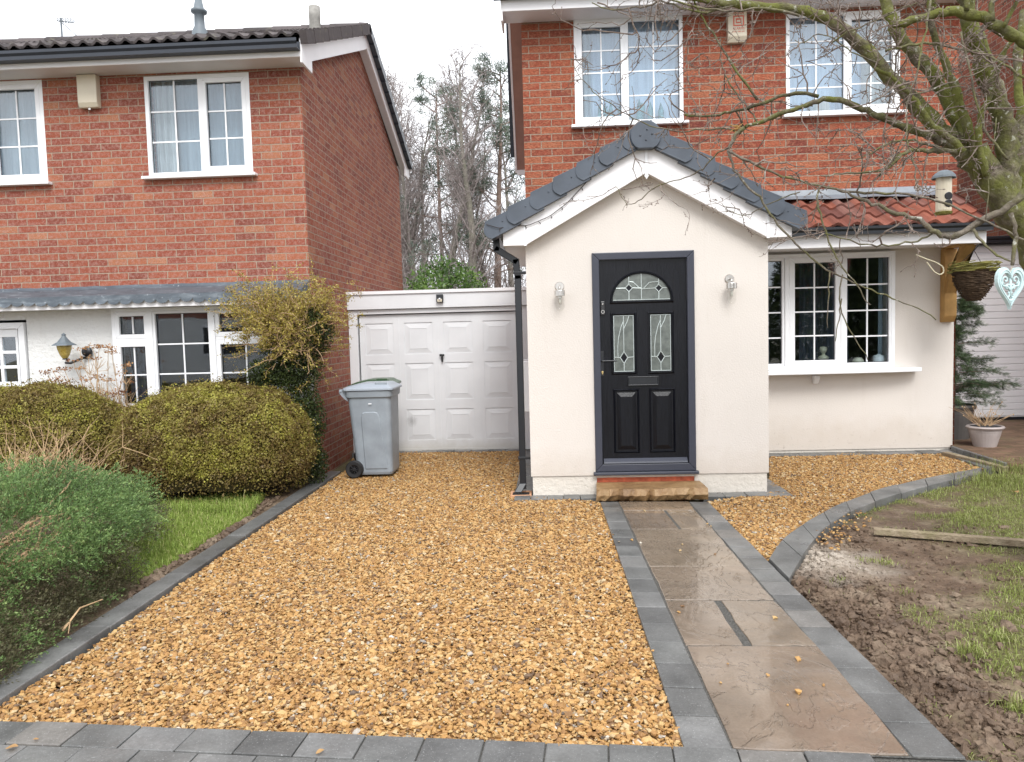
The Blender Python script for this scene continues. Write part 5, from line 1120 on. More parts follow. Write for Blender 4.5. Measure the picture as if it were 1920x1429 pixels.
# ---- wheelie bins
def wheelie(px_l, px_r, Yf, yb, label, hsc, bodym, lidm, dep=.5):
    xl, xr = XX(px_l, yb, Yf), XX(px_r, yb, Yf); T = thing('wheelie_bin', ((xl+xr)/2, Yf+dep/2, 0), label, 'bin', 'wheelie bins by the garage door')
    H = hsc; tl, tr = xl-.085, xr+.0; y0, y1 = Yf, Yf+dep; m = MB()
    def rr(x0, x1, ya, yb_, r=.05, k=4):
        o = []
        for cx, cy, a0_ in ((x1-r, yb_-r, 0), (x0+r, yb_-r, 90), (x0+r, ya+r, 180), (x1-r, ya+r, 270)):
            for t in range(k+1): a = math.radians(a0_+90*t/k); o.append((cx+r*math.cos(a), cy+r*math.sin(a)))
        return o
    levels = [(.03, xl+.01, xr-.01, y0+.05, y1-.05), (.06, xl, xr, y0+.04, y1-.04), (H*.86, tl+.02, tr+.01, y0+.01, y1-.01), (H*.862, tl+.0, tr+.025, y0-.01, y1+.01), (H*.93, tl-.005, tr+.03, y0-.015, y1+.015)]
    rings = [[(x, y, z) for x, y in rr(a, b, c, d)] for z, a, b, c, d in levels]; n = len(rings[0]); V = sum(rings, []); i = np.arange(n); j = (i+1) % n
    m.add(V, tuple(np.stack([i+k*n, j+k*n, j+(k+1)*n, i+(k+1)*n], 1) for k in range(len(levels)-1))+((i[::-1])[None], (i+(len(levels)-1)*n)[None]))
    BD = m.build('body', bodym, T, bevel=.006)
    # raised side panel with an arched top
    w_ = (xr-xl); pxa, pxb = xl+w_*.27, xl+w_*.78; o = [(pxa, .1), (pxb+.03, .1)]; zt2 = H*.70; top_ = [(tl+(tr-tl)*.74-.02*0, zt2-.05), (tl+(tr-tl)*.70, zt2-.01), (tl+(tr-tl)*.64, zt2), (tl+(tr-tl)*.44, zt2), (tl+(tr-tl)*.38, zt2-.01), (tl+(tr-tl)*.35, zt2-.05)]
    pl = [*o, *top_]; ysl = lambda z: y0+.04+(.01-.04)*(z-.06)/(H*.80)
    V = [(x, ysl(z)-.009, z) for x, z in pl]+[(x+(.012 if x > (pxa+pxb)/2 else -.012), ysl(z)+.004, z+(.012 if z > .3 else 0)) for x, z in pl]; n = len(pl); i = np.arange(n); j = (i+1) % n
    MB().add(V, (i[None], np.stack([i, i+n, j+n, j], 1))).build('side_panel', bodym, T, bevel=.004)
    # lid
    zl = H*.935; m = MB(); lv = [(zl, tl-.03, tr+.05, y0-.03, y1+.03), (zl+.025, tl-.03, tr+.05, y0-.03, y1+.03), (zl+.05, tl+.03, tr-.0, y0+.01, y1-.01), (zl+.075, tl+.15, tr-.03, y0+.06, y1-.06)]
    rings = [[(x, y, z) for x, y in rr(a, b, c, d)] for z, a, b, c, d in lv]; n = len(rings[0]); i = np.arange(n); j = (i+1) % n
    m.add(sum(rings, []), tuple(np.stack([i+k*n, j+k*n, j+(k+1)*n, i+(k+1)*n], 1) for k in range(3))+(i[::-1][None], (i+3*n)[None])); LD = m.build('lid', lidm, T, bevel=.005)
    MB().box(tr-.16, tr-.03, y0+.03, y0+.055, zl+.04, zl+.085).build('lid_grip', bodym, LD, bevel=.008)
    m = MB().tube([(tl-.055, y0+.02, H*.93), (tl-.055, y1-.02, H*.93)], .014, 8)
    for yy in (y0+.03, y1-.05): m.prism([(tl-.07, H*.95), (tl-.075, H*.915), (tl-.03, H*.86), (tl+.02, H*.82), (tl+.02, H*.95)], yy, yy+.025)
    m.build('handle', lidm, T, bevel=.004)
    for yy in (y0-.005, y1-.05):
        cx, cz, r = xl-.015, .10, .098
        wh = MB().lathe([(.055, -.005), (r-.012, -.008), (r, .008), (r, .042), (r-.01, .052), (.05, .05)], (cx, yy, cz), 24, 'y').build('wheel', 'rubber', T, smooth=False)
        m = MB().lathe([(0, -.004), (.016, -.004), (.02, .0), (.02, .04)], (cx, yy, cz), 12, 'y')
        for k in range(8): a = k*math.pi/4; m.tube([(cx+.015*math.cos(a), yy+.004, cz+.015*math.sin(a)), (cx+.058*math.cos(a), yy+.004, cz+.058*math.sin(a))], .005, 4)
        m.lathe([(.048, .0), (.060, -.001), (.060, .02)], (cx, yy, cz), 20, 'y'); m.lathe([(0, .03), (.058, .03)], (cx, yy, cz), 16, 'y'); m.build('rim', 'tv', wh)
    return T, (tl, tr, y0, H)
T, (tl, tr, y0_, Hb) = wheelie(667, 735, 8.0, 890, 'grey wheelie bin with black wheels standing in front of the pale garage door', 1.03, 'binbody', 'binlid')
m = MB().box(tl+.255, tl+.29, y0_-.008, y0_-.003, Hb*.79, Hb*.80); m.build('printed_mark', 'upvc', T)
wheelie(681, 735, 8.86, 862, 'dark green wheelie bin almost hidden behind the grey one', 1.02, 'bingreen', 'bingreen', .52)
# ---- right garage, pots
Y2 = 11.3; g2x0, g2x1 = XX(1770, 620, Y2), XX(1770, 620, Y2)+3.4; z2t = ZZ(1860, 462, Y2)
GT = thing('white_garage', ((g2x0+g2x1)/2, Y2, 0), 'white garage with a horizontally slatted door behind the hanging basket and pots', 'garage')
m = MB(); npl = 26; zz = np.linspace(pz+.05, z2t, npl+1)
for k in range(npl): m.prism([(Y2, zz[k]+.010), (Y2-.012, zz[k]+.016), (Y2-.012, zz[k+1]-.004), (Y2, zz[k+1])], g2x0+.02, g2x1, 'yz')
m.box(g2x0+.02, g2x1, Y2+.001, Y2+.03, pz+.04, z2t); m.build('slatted_door', 'upvc_warm', GT)
MB().box(g2x0+.02, g2x1, Y2-.012, Y2+.02, pz-.02, pz+.045).build('door_seal', 'gutter', GT)
m = MB().box(g2x0-.2, g2x1, Y2+.031, Y2+4, 0, z2t+.02); m.build('garage_wall', 'whitewall', GT)
MB().box(g2x0-.2, g2x1, Y2-.08, Y2+4, z2t+.021, z2t+.14).build('fascia_board', 'gutter_blue', GT, bevel=.01)
gutter(GT, g2x0-.2, g2x1, Y2-.15, z2t+.12, .055, 'gutter', True)
# neighbour's flank wall beyond the garage
NX = XX(1800, 150, 13.5); NH = thing('neighbour_house', (NX, 11, 0), 'brick house side wall seen between the tree limbs at the far right', 'house')
m = MB().box(NX, NX+.25, 7.8, 15.5, -.1, 9.2); m.build('brick_wall', 'brick_r', NH)
MB().box(NX-.25, NX+5, 7.5, 15.8, 9.201, 9.5).build('roof', 'conctile', NH)
def pot(nm, px_, Y, r0, r1, h, mat, label):
    x = XX(px_, 800, Y); T = thing(nm, (x, Y, pz), label, 'flower pot')
    MB().lathe([(0, 0), (r0, 0), (r0+(r1-r0)*.6, h*.62), (r0+(r1-r0)*.66, h*.72), (r0+(r1-r0)*.7, h*.73), (r1-.02, h*.86), (r1, h*.87), (r1+.012, h*.94), (r1, h), (r1-.025, h), (r1-.03, h*.9), (0, h*.9)], (x, Y, pz), 28).build('pot', mat, T, smooth=False); return T, x
PD, pxd = pot('potted_spruce', 1789, 9.66, .17, .235, .43, 'pot_dark', 'small spruce in a tall dark grey pot at the corner of the rendered wall')
PL, pxl = pot('flower_pot', 1847, 8.98, .12, .19, .24, 'pot_light', 'low taupe plastic pot with dry stems on the brick paving')
MB().lathe([(0, .02), (.15, .01), (.16, 0)], (pxl, 8.98, pz+.225), 16).build('compost', 'shelf', PL)
m = MB()
for k in range(34):
    a = rng.uniform(0, 2*np.pi); r = rng.uniform(.1, .35); h = rng.uniform(.12, .3); p = [np.array([pxl+rng.normal(0, .03), 8.98+rng.normal(0, .03), pz+.22])]
    for t in (.4, .75, 1): p.append(p[0]+np.array([math.cos(a)*r*t+rng.normal(0, .015), math.sin(a)*r*t*.7, h*t]))
    m.tube(p, [.004, .003, .0025, .0015], 4)
    if k % 3 == 0: m.lathe([(0, -.012), (.010, 0), (0, .012)], p[-1], 6)
m.build('dry_stems', 'dry', PL)
# spruce foliage
def sprays(mb, pos, dirs, length, width, nleaf=9, flat=None, rnd=None, curl=.0):
    """feathery branchlets: thin quads either side of an axis"""
    n = len(pos); d = dirs/np.linalg.norm(dirs, axis=1)[:, None]; rv = rng.normal(0, 1, (n, 3)) if flat is None else flat+rng.normal(0, .35, (n, 3)); s = np.cross(d, rv); s /= np.linalg.norm(s, axis=1)[:, None]+1e-9; nn = np.cross(s, d)
    quads = []
    ts = np.linspace(.08, .98, nleaf)
    for k, t in enumerate(ts):
        for sg in (-1, 1):
            b = pos+d*(length*t)[:, None]; ll = length*(.42*(1.08-t))+.004; tip = b+(d*.75+sg*s*.75+nn*curl)*ll[:, None]; w_ = nn*0+d*(width)[:, None]
            quads.append(np.stack([b-w_*.5, b+w_*.5, tip+w_*.25, tip-w_*.25], 1))
    tip = pos+d*length[:, None]; w_ = s*(width)[:, None]*.5; quads.append(np.stack([pos-w_, pos+w_, tip+w_*.4, tip-w_*.4], 1))
    Q = np.stack(quads, 1); V = Q.reshape(-1, 3); f = np.arange(len(V)).reshape(-1, 4); r = rng.random(n) if rnd is None else rnd
    return mb.add(V, f, np.repeat(r, Q.shape[1]*4))
MB().tube([(pxd, 9.66, .4), (pxd+.01, 9.66, 1.2), (pxd, 9.66, 1.95)], [.014, .010, .003], 6).build('stem', 'pinebark', PD)
pos, dr_, ln_ = [], [], []; br = MB()
for k in range(100):
    z = .52+1.35*(k/100)**1.05; a = rng.uniform(0, 2*np.pi); L_ = (.62*(1-(z-.5)/1.75)+.08)*rng.uniform(.6, 1.05); rise = rng.uniform(.0, .25)
    d = np.array([math.cos(a), math.sin(a), rise]); pts = [np.array([pxd, 9.66, z])+d*L_*t-np.array([0, 0, .12*L_*t*t]) for t in np.linspace(0, 1, 7)]; br.tube(pts, np.linspace(.005, .0015, 7), 4)
    for i in range(2, 7):
        for sg in (-1, 0, 1):
            for r_ in range(8):
                pos.append(pts[i]+rng.normal(0, .022, 3)); dr_.append(d+np.array([-d[1], d[0], 0])*sg*.9+np.array([0, 0, -.25])+rng.normal(0, .45, 3)); ln_.append(rng.uniform(.035, .085))
br.build('branch', 'pinebark', PD); m = MB(); sprays(m, np.array(pos), np.array(dr_), np.array(ln_), np.full(len(pos), .0030), 6, rnd=rng.random(len(pos))); m.build('foliage', 'spruce', PD)
# ---- ornaments behind the bay glass
def orn(nm, px_, py_, label, cat, prof, mat, sc_=1, Yo=Yw+.10):
    x = XX(px_, py_, Yo); b = (x, Yo, bz0_+.055); o = MB().lathe([(r*sc_, h*sc_) for r, h in prof], b, 16).build(nm, mat, base=b, smooth=True); tag(o, label, cat); return o, b
T, b = orn('bust', 1544, 660, 'cream bust of a head standing behind the middle light of the bay window', 'ornament', [(0, 0), (.055, 0), (.05, .012), (.03, .03), (.026, .045), (.07, .075), (.08, .095), (.06, .115), (.026, .13), (.022, .15), (.03, .165), (.045, .19), (.048, .215), (.04, .245), (.02, .26), (0, .262)], 'cream_ornament', .8)
m = MB().lathe([(0, -.012), (.009, 0), (0, .02)], (b[0], b[1]-.04, b[2]+.16), 6)
for k in range(16): a = k*.39; m.lathe([(0, -.012), (.014, 0), (0, .012)], (b[0]+.034*math.cos(a), b[1]+.02*math.sin(a), b[2]+.185+.012*math.sin(k*2.4)), 6)
h_ = m.build('hair', 'cream_ornament'); h_.parent = T; h_.location = (0, 0, 0)
for v in h_.data.vertices: v.co -= Vector(b)
orn('oil_burner', 1609, 676, 'low round cream oil burner with pierced holes on the bay window board', 'ornament', [(0, 0), (.075, 0), (.085, .02), (.078, .055), (.055, .075), (.06, .085), (.045, .08), (0, .078)], 'cream_ornament', .75)
orn('white_jar', 1648, 672, 'white lidded jar on the right end of the bay window board', 'ornament', [(0, 0), (.075, 0), (.078, .01), (.078, .085), (.07, .1), (.03, .108), (.025, .12), (0, .12)], 'white_ornament', .85)
# ---- hanging basket
by, bx = yce+.02, XX(1826, 520, yce+.02); bzr, bzb = ZZ(1826, 506, by), ZZ(1826, 563, by); BR = XX(1866, 515, by)-bx
HBk = thing('hanging_basket', (bx, by, bzb), 'dark woven twig hanging basket with a mossy rim below the timber bracket', 'basket')
m = MB(); 
for k in range(17):
    t = k/16; r = BR*(.30+.62*math.sin(t*math.pi/2)**.8); z = bzb+(bzr-bzb)*t*.94
    for rep in range(2):
        a = np.linspace(0, 2*np.pi, 30); rr_ = r*(1+.03*np.sin(a*11+k*math.pi+rep))+rng.normal(0, .003, 30); m.tube(np.stack([bx+rr_*np.cos(a), by+rr_*np.sin(a), z+rng.normal(0, .003, 30)+rep*.006], 1), .0055, 5, False)
m.lathe([(0, 0), (BR*.3, .0), (BR*.9, (bzr-bzb)*.93)], (bx, by, bzb+.005), 20); m.build('woven_bowl', 'wicker', HBk)
m = MB()
for k in range(60):
    a0_ = rng.uniform(0, 2*np.pi); a = np.linspace(a0_, a0_+rng.uniform(.8, 2.2), 8); r = BR*rng.uniform(.92, 1.08)+np.linspace(0, rng.uniform(-.02, .07), 8); m.tube(np.stack([bx+r*np.cos(a), by+r*np.sin(a), bzr+rng.uniform(-.03, .06)+np.linspace(0, rng.uniform(-.02, .05), 8)], 1), .005, 5)
m.build('rim', 'wickergreen', HBk); m = MB(); tipz = gz1+.0
for k in range(3):
    a = k*2.09+.5; m.tube([(bx+BR*.9*math.cos(a), by+BR*.9*math.sin(a), bzr), (bx+.01, by+.02, tipz-.08)], .003, 4)
m.tube([(bx+.01, by+.02, tipz-.08), (gxb-.01, yt+.02, tipz+.02)], .004, 5); m.build('chain', 'tv', HBk)
# ---- fairy light cable on the gable
pts = [P(x, y, Yp-.19 if i < 2 else yb0-.015) for i, (x, y) in enumerate([(912, 421), (935, 428), (962, 424), (990, 423), (1030, 406), (1062, 382), (1090, 352), (1115, 325), (1138, 300), (1150, 278)])]
pts += [P(1160, 262, Yp-.2), P(1171, 250, Yp-.2)]
FLt = MB().tube(resample(pts, 40), .0035, 5).build('fairy_lights', 'cable', base=pts[0]); tag(FLt, 'thin dark fairy light cable sagging across the white gable board', 'string light'); m = MB()
for p in resample(pts, 14)[1:]: m.tube([p, p+np.array([rng.normal(0, .01), -.01, -.028])], [.003, .005], 5)
m.build('bulb', 'cable', FLt)
# fallen leaves
for (px_, py_, s_, lab) in ((22, 1399, .045, 'pale yellow fallen leaf on the front paving at the bottom left corner'), (67, 1384, .022, 'small brown fallen leaf on the front paving, upper right of a pale yellow one'), (600, 1407, .035, 'ochre fallen leaf on the front paving below the middle of the gravel'), (1903, 921, .09, 'large curled brown leaf on the grass at the right edge')):
    g = G(px_, py_, .03); a = rng.uniform(0, 6); n = 9; t = np.linspace(0, 1, n); wd = np.sin(t*np.pi)**.8*.32; V = []
    for i in range(n):
        for sg in (-1, 0, 1): q = np.array([(t[i]-.5), sg*wd[i], .10*abs(sg)*wd[i]*2+.06*math.sin(t[i]*5)])*s_; V.append((g[0]+q[0]*math.cos(a)-q[1]*math.sin(a), g[1]+q[0]*math.sin(a)+q[1]*math.cos(a), .026+q[2]))
    f = [(3*i+k, 3*i+k+1, 3*i+k+4, 3*i+k+3) for i in range(n-1) for k in (0, 1)]; o = MB().add(V, f, rng.uniform(.2, .9)).build('fallen_leaf', 'deadleaf', base=(g[0], g[1], .02), smooth=True); tag(o, lab, 'leaf', 'fallen leaves')
# ================================================================ SHRUBS
def lumps(d, s, o): return np.array([mnoise.noise(Vector((q[0]*s+o, q[1]*s+o, q[2]*s-o))) for q in d])
def dome_pts(n, c, a, p, seed, lump=.05, depth=.06):
    d = rng.normal(0, 1, (n, 3)); d[:, 2] = np.abs(d[:, 2])*1.0-.25; d /= np.linalg.norm(d, axis=1)[:, None]
    r = (np.abs(d[:, 0]/a[0])**p+np.abs(d[:, 1]/a[1])**p+np.abs(d[:, 2]/a[2])**p)**(-1/p)
    lp = lumps(d, 3, seed)*lump*1.6+lumps(d, 9, seed+3)*lump*.7
    r2 = r*(1+lp)-np.abs(rng.normal(0, depth, n))*.6+np.where(rng.random(n) < .10, rng.gamma(2, .016, n), 0)
    pos = np.asarray(c)+d*r2[:, None]; g = np.sign(d)*np.abs(d)**(p-1)/np.asarray(a)**p; g /= np.linalg.norm(g, axis=1)[:, None]
    return pos, g, lp/lump
def leaves(mb, pos, nrm, size, rnd, spread=.8, aspect=.5):
    n = len(pos); d = nrm+rng.normal(0, spread, (n, 3)); d /= np.linalg.norm(d, axis=1)[:, None]; rv = rng.normal(0, 1, (n, 3)); s = np.cross(d, rv); s /= np.linalg.norm(s, axis=1)[:, None]+1e-9
    k = np.cross(s, d); w_ = s*(size*aspect*.5)[:, None]; l = (d*.6+k*.8)*size[:, None]
    V = np.stack([pos-l*.5, pos+w_-l*.05, pos+l*.5, pos-w_-l*.05], 1).reshape(-1, 3)
    return mb.add(V, np.arange(4*n).reshape(-1, 4), np.repeat(rnd, 4))
def hedge(label, c, a, p, n, seed, ybias):
    T = thing('clipped_hedge', (c[0], c[1], 0), label, 'bush', 'clipped hedge bushes')
    u = np.linspace(0, 2*np.pi, 36, endpoint=False); v = np.linspace(-.35, np.pi/2, 14); U_, V_ = np.meshgrid(u, v); d = np.stack([np.cos(V_)*np.cos(U_), np.cos(V_)*np.sin(U_), np.sin(V_)], -1).reshape(-1, 3)
    r = (np.abs(d[:, 0]/a[0])**p+np.abs(d[:, 1]/a[1])**p+np.abs(d[:, 2]/a[2])**p)**(-1/p)*(1+lumps(d, 3, seed)*.05*1.6)*.93
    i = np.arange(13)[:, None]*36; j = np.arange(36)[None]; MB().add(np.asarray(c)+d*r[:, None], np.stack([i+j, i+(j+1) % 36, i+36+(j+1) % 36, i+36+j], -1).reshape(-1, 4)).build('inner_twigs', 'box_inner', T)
    pos, g, lp = dome_pts(n, c, a, p, seed); k = pos[:, 2] > .02; pos, g, lp = pos[k], g[k], lp[k]
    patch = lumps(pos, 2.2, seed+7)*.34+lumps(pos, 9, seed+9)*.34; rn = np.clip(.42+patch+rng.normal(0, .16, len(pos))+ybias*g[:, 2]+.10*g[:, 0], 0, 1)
    m = MB(); leaves(m, pos, g, rng.uniform(.013, .030, len(pos)), rn, .9, .6); m.build('foliage', 'box_leaf', T)
    return T
Yh = 7.25
xa, xb = XX(220, 850, Yh), XX(574, 850, Yh); zt = ZZ(400, 722, Yh)
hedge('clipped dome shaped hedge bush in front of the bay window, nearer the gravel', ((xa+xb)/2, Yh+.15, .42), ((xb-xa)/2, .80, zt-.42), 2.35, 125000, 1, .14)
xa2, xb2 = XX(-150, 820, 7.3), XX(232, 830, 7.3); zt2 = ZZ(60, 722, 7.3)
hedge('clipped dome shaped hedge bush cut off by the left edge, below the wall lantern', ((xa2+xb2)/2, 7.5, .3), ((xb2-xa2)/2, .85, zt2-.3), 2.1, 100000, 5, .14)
# golden honeysuckle against the house corner
hb = P(560, 860, 7.85); HT = thing('honeysuckle', (hb[0], 7.85, 0), 'straggly golden leaved climbing shrub above a dark green base at the brick house corner', 'shrub')
m = MB(); ctr = [P(590, 595, 7.8), P(515, 625, 7.7), P(560, 640, 7.75), P(490, 595, 7.75), P(548, 590, 7.8)]; lp_, lr_ = [], []
trunk0 = np.array([hb[0]+.05, 7.9, 0])
for k in range(6): q = [trunk0+rng.normal(0, .05, 3)*[1, 1, 0], trunk0+[rng.normal(0, .08), -.05, .5], trunk0+[rng.normal(0, .15), -.1, 1.0], P(rng.uniform(520, 600), rng.uniform(640, 700), 7.8)]; m.tube(q, [.016, .014, .011, .007], 5)
for k in range(620):
    c0 = ctr[rng.integers(0, 5)]; p = c0+rng.normal(0, 1, 3)*[.15, .13, .13]; d = (p-P(550, 690, 7.9))*np.array([1, .7, 1.]); d /= np.linalg.norm(d)+1e-6; L_ = rng.uniform(.12, .38); pts = [p]; dd_ = d+rng.normal(0, .45, 3)
    for s in range(6): dd_ = dd_+rng.normal(0, .3, 3)+np.array([0, -.02, -.10]); dd_ /= np.linalg.norm(dd_); pts.append(pts[-1]+dd_*L_/6)
    m.tube(pts, np.linspace(.0035, .0012, 7), 4)
    for s in range(1, 7):
        if rng.random() < .85:
            for r_ in range(9): lp_.append(pts[s]+rng.normal(0, .018, 3)); lr_.append(np.clip(rng.normal(.55, .25), 0, 1))
for k in range(120):   # bare straw-coloured stems
    p = P(rng.uniform(520, 600), rng.uniform(600, 660), 7.68); pts = [p]; d = np.array([rng.normal(0, .7), -.2, rng.normal(-.3, .6)])
    for s in range(6): d = d+rng.normal(0, .3, 3); d /= np.linalg.norm(d); pts.append(pts[-1]+d*rng.uniform(.03, .07))
    m.tube(pts, .0035, 4)
m.build('stem', 'dry', HT); lp_ = np.array(lp_); m = MB(); leaves(m, lp_, np.tile([0, -.3, .5], (len(lp_), 1)), rng.uniform(.012, .026, len(lp_)), np.array(lr_), 1.2, .6)
m.build('golden_leaves', 'honey_leaf', HT)
m = MB(); pos, nn_ = [], []
for (px_, py_, rx, rz, n) in ((555, 690, .30, .30, 7200), (535, 655, .25, .2, 3600), (572, 790, .22, .42, 8500), (588, 870, .16, .22, 3600), (505, 700, .25, .18, 3600), (590, 620, .2, .28, 4200)):
    c = P(px_, py_, 7.72); d = rng.normal(0, 1, (n, 3)); d /= np.linalg.norm(d, axis=1)[:, None]; pos.append(c+d*[rx, .16, rz]*(rng.uniform(.35, 1.05, (n, 1)))); nn_.append(d)
pos, nn_ = np.concatenate(pos), np.concatenate(nn_); k = pos[:, 2] > .02; leaves(m, pos[k], nn_[k], rng.uniform(.015, .032, k.sum()), np.clip(rng.normal(.35, .25, k.sum())+.35*lumps(pos[k], 5, 2), 0, 1), .9, .6); m.build('dark_leaves', 'dark_leaf', HT)
# dry hydrangea under the lantern
hb = P(170, 800, 7.95); HY = thing('dead_hydrangea', (hb[0], 7.95, 0), 'dried brown hydrangea stems and flower heads beside the wall lantern', 'shrub'); m = MB(); fp, fr = [], []
heads = [(150, 655), (172, 650), (186, 650), (203, 651), (165, 668), (210, 660), (138, 676), (98, 695), (120, 692), (150, 690), (180, 672), (88, 698), (235, 685), (232, 700), (228, 735), (160, 712), (183, 706), (200, 712), (120, 717), (240, 715), (215, 740), (195, 738), (105, 712)]
for hx_, hy_ in heads:
    e = P(hx_, hy_, rng.uniform(7.85, 8.0)); b = np.array([P(rng.uniform(165, 215), 790, 7.95)[0], 7.95, .35]); md = b*.45+e*.55+rng.normal(0, .03, 3); m.tube([b, b*.75+md*.25+rng.normal(0, .02, 3), md, e*.8+md*.2+rng.normal(0, .012, 3), e], [.006, .005, .004, .003, .003], 5)
    for k in range(4): q = e*.5+md*.5; m.tube([q, q+rng.normal(0, .05, 3)+[0, 0, .06]], [.003, .002], 4)
    n = rng.integers(18, 60); fp.append(e+rng.normal(0, 1, (n, 3))*[.042, .03, .014]); fr.append(np.clip(rng.normal(rng.uniform(.2, .8), .2, n), 0, 1))
for k in range(70): b = P(rng.uniform(150, 245), 790, 7.9); m.tube([b, b+[rng.normal(0, .03), 0, .12], b+[rng.normal(0, .09), 0, rng.uniform(.2, .45)]], [.004, .003, .0018], 4)
m.build('stems', 'dry', HY); fp = np.concatenate(fp); m = MB(); leaves(m, fp, np.tile([0, -.4, .4], (len(fp), 1)), rng.uniform(.014, .03, len(fp)), np.concatenate(fr), 1.0, .8); m.build('flower_heads', 'dryflower', HY)
# dry twiggy shrub between
b0 = P(80, 915, 5.7); DT = thing('dry_shrub', (b0[0], 5.7, 0), 'leafless straw coloured twiggy shrub behind the green juniper', 'shrub'); m = MB()
for k in range(170):
    p = np.array([b0[0]+rng.normal(0, .13), 5.7+rng.normal(0, .12), .25]); d = np.array([rng.normal(0, .75), rng.normal(-.1, .5), rng.uniform(.5, 1.2)]); L_ = rng.uniform(.3, .8); pts = [p]
    for s in range(7): d = d/np.linalg.norm(d)+rng.normal(0, .22, 3); pts.append(pts[-1]+d/np.linalg.norm(d)*L_/7)
    m.tube(pts, np.linspace(.006, .0015, 8), 4)
    for r_ in range(3): s = rng.integers(2, 7); e = rng.normal(0, .09, 3)+[0, 0, .06]; m.tube([pts[s], pts[s]+e*.5+rng.normal(0, .01, 3), pts[s]+e], [.003, .002, .001], 3)
m.build('twigs', 'dry', DT)
# juniper, bottom left
JC = np.array([-3.55, 4.32, .28]); JT = thing('juniper', (JC[0], JC[1], 0), 'large spreading green juniper hanging over the kerb at bottom left', 'shrub')
ja = np.array([.95, 1.45, .46])
def fronds(n):
    d = rng.normal(0, 1, (n, 3)); d[:, 2] = np.abs(d[:, 2])*.95-.25; d /= np.linalg.norm(d, axis=1)[:, None]
    lp = 1+.26*lumps(d, 2.3, 4)+.20*lumps(d, 5.5, 9); return JC+d*ja*lp[:, None]*rng.uniform(.72, 1.0, n)[:, None], d
pos, d = fronds(7800)
nb_ = 2600; tt = rng.uniform(-.3, 1, nb_); base_ = G(-60, 1330)[None]+(G(255, 1100)-G(-60, 1330))[None]*tt[:, None]; off_ = np.abs(rng.normal(0, .22, nb_)); ex = base_+kn[None]*(off_+.0)[:, None]+kd[None]*rng.normal(0, .1, (nb_, 1)); ex[:, 2] = rng.uniform(.02, .14, nb_)+off_*rng.uniform(.2, 1.1, nb_)
pos = np.concatenate([pos, ex]); d = np.concatenate([d, np.tile(-kn*.8+np.array([0, 0, .3]), (nb_, 1))])
side = (pos-b0_)[:, 0]*kn[0]+(pos-b0_)[:, 1]*kn[1]; nzk = np.array([mnoise.noise(Vector((q[1]*2.6, q[2]*3, 0))) for q in pos])
k = (pos[:, 2] > .02) & (side > -.03+.07*nzk) & (pos[:, 0] < -2.52-.40*(pos[:, 1]-4.3)+.10*nzk)
pos, d = pos[k], d[k]; cl = lumps(pos, 2.6, 3)*.5+lumps(pos, 7, 6)*.35
green = (np.clip((pos[:, 2]-.24)/.3, 0, 1)*1.2+cl*.75+rng.normal(0, .18, len(pos))) > .24
ax = d*[1, 1, .45]+[0, 0, .45]+rng.normal(0, .42, (len(pos), 3)); ax /= np.linalg.norm(ax, axis=1)[:, None]
for nm, q, nl, mt in (('green_sprays', green, 26, 'juniper'), ('brown_sprays', ~green, 18, 'juniper_dead')):
    P_, A_ = pos[q], ax[q]; n = len(P_); ln_ = rng.uniform(.07, .15, n); t = rng.uniform(0, 1, (n, nl)); w_ = .034*(1-t)**.8+.004
    pl = np.cross(A_, rng.normal(0, 1, (n, 3))); pl /= np.linalg.norm(pl, axis=1)[:, None]; sd_ = rng.uniform(-1, 1, (n, nl))
    tip_droop = np.array([0, 0, -.030])[None, None]*(t**2)[..., None]
    lpz = P_[:, None]+A_[:, None]*(ln_[:, None]*t)[..., None]+pl[:, None]*(sd_*w_)[..., None]+tip_droop+rng.normal(0, .004, (n, nl, 3))
    dirs = A_[:, None]+pl[:, None]*(sd_*.9)[..., None]
    r = np.clip(.34+cl[q][:, None]*.45+rng.normal(0, .10, (n, 1))+.34*t+rng.normal(0, .12, (n, nl)), 0, 1)
    D = dirs.reshape(-1, 3); D /= np.linalg.norm(D, axis=1)[:, None]; L3 = lpz.reshape(-1, 3); sz = rng.uniform(.010, .020, len(L3)); sv_ = np.cross(D, rng.normal(0, 1, D.shape)); sv_ /= np.linalg.norm(sv_, axis=1)[:, None]; ww = sv_*(sz*.19)[:, None]; ll = D*(sz*.5)[:, None]
    MB().add(np.stack([L3-ll, L3+ww, L3+ll, L3-ww], 1).reshape(-1, 3), np.arange(4*len(L3)).reshape(-1, 4), np.repeat(r.ravel(), 4)).build(nm, mt, JT)
m = MB()
for k in range(70):
    a = rng.uniform(-2.8, 1.4); r = rng.uniform(.4, 1.0); e = JC+np.array([math.cos(a)*.7*r, math.sin(a)*1.3*r, rng.uniform(-.22, .36)]); 
    if np.dot((e-b0_)[:2], kn[:2]) < .02: continue
    b = np.array([JC[0]+rng.normal(0, .15), JC[1]+rng.normal(0, .25), .06]); md = (b+e)/2+rng.normal(0, .08, 3); m.tube([b, md, e, e+(e-md)*.12+rng.normal(0, .03, 3)], [.012, .008, .004, .002], 4)
m.build('branches', 'dry', JT)
# loose pale broken twig lying against the juniper
g0 = G(118, 1182, .10); g1 = G(150, 1140, .16); g2 = G(192, 1124, .2); m = MB().tube([g0, g1, g2], [.006, .005, .003], 5); m.tube([g0+(g1-g0)*.3, g0+(g1-g0)*.25+[-.05, .02, -.03]], [.004, .002], 4); m.tube([g0+(g1-g0)*.4, G(128, 1188, .08)], [.004, .002], 4); o = m.build('broken_twig', 'dry', base=g0); tag(o, 'pale broken twig lying over the kerb under the juniper', 'twig')
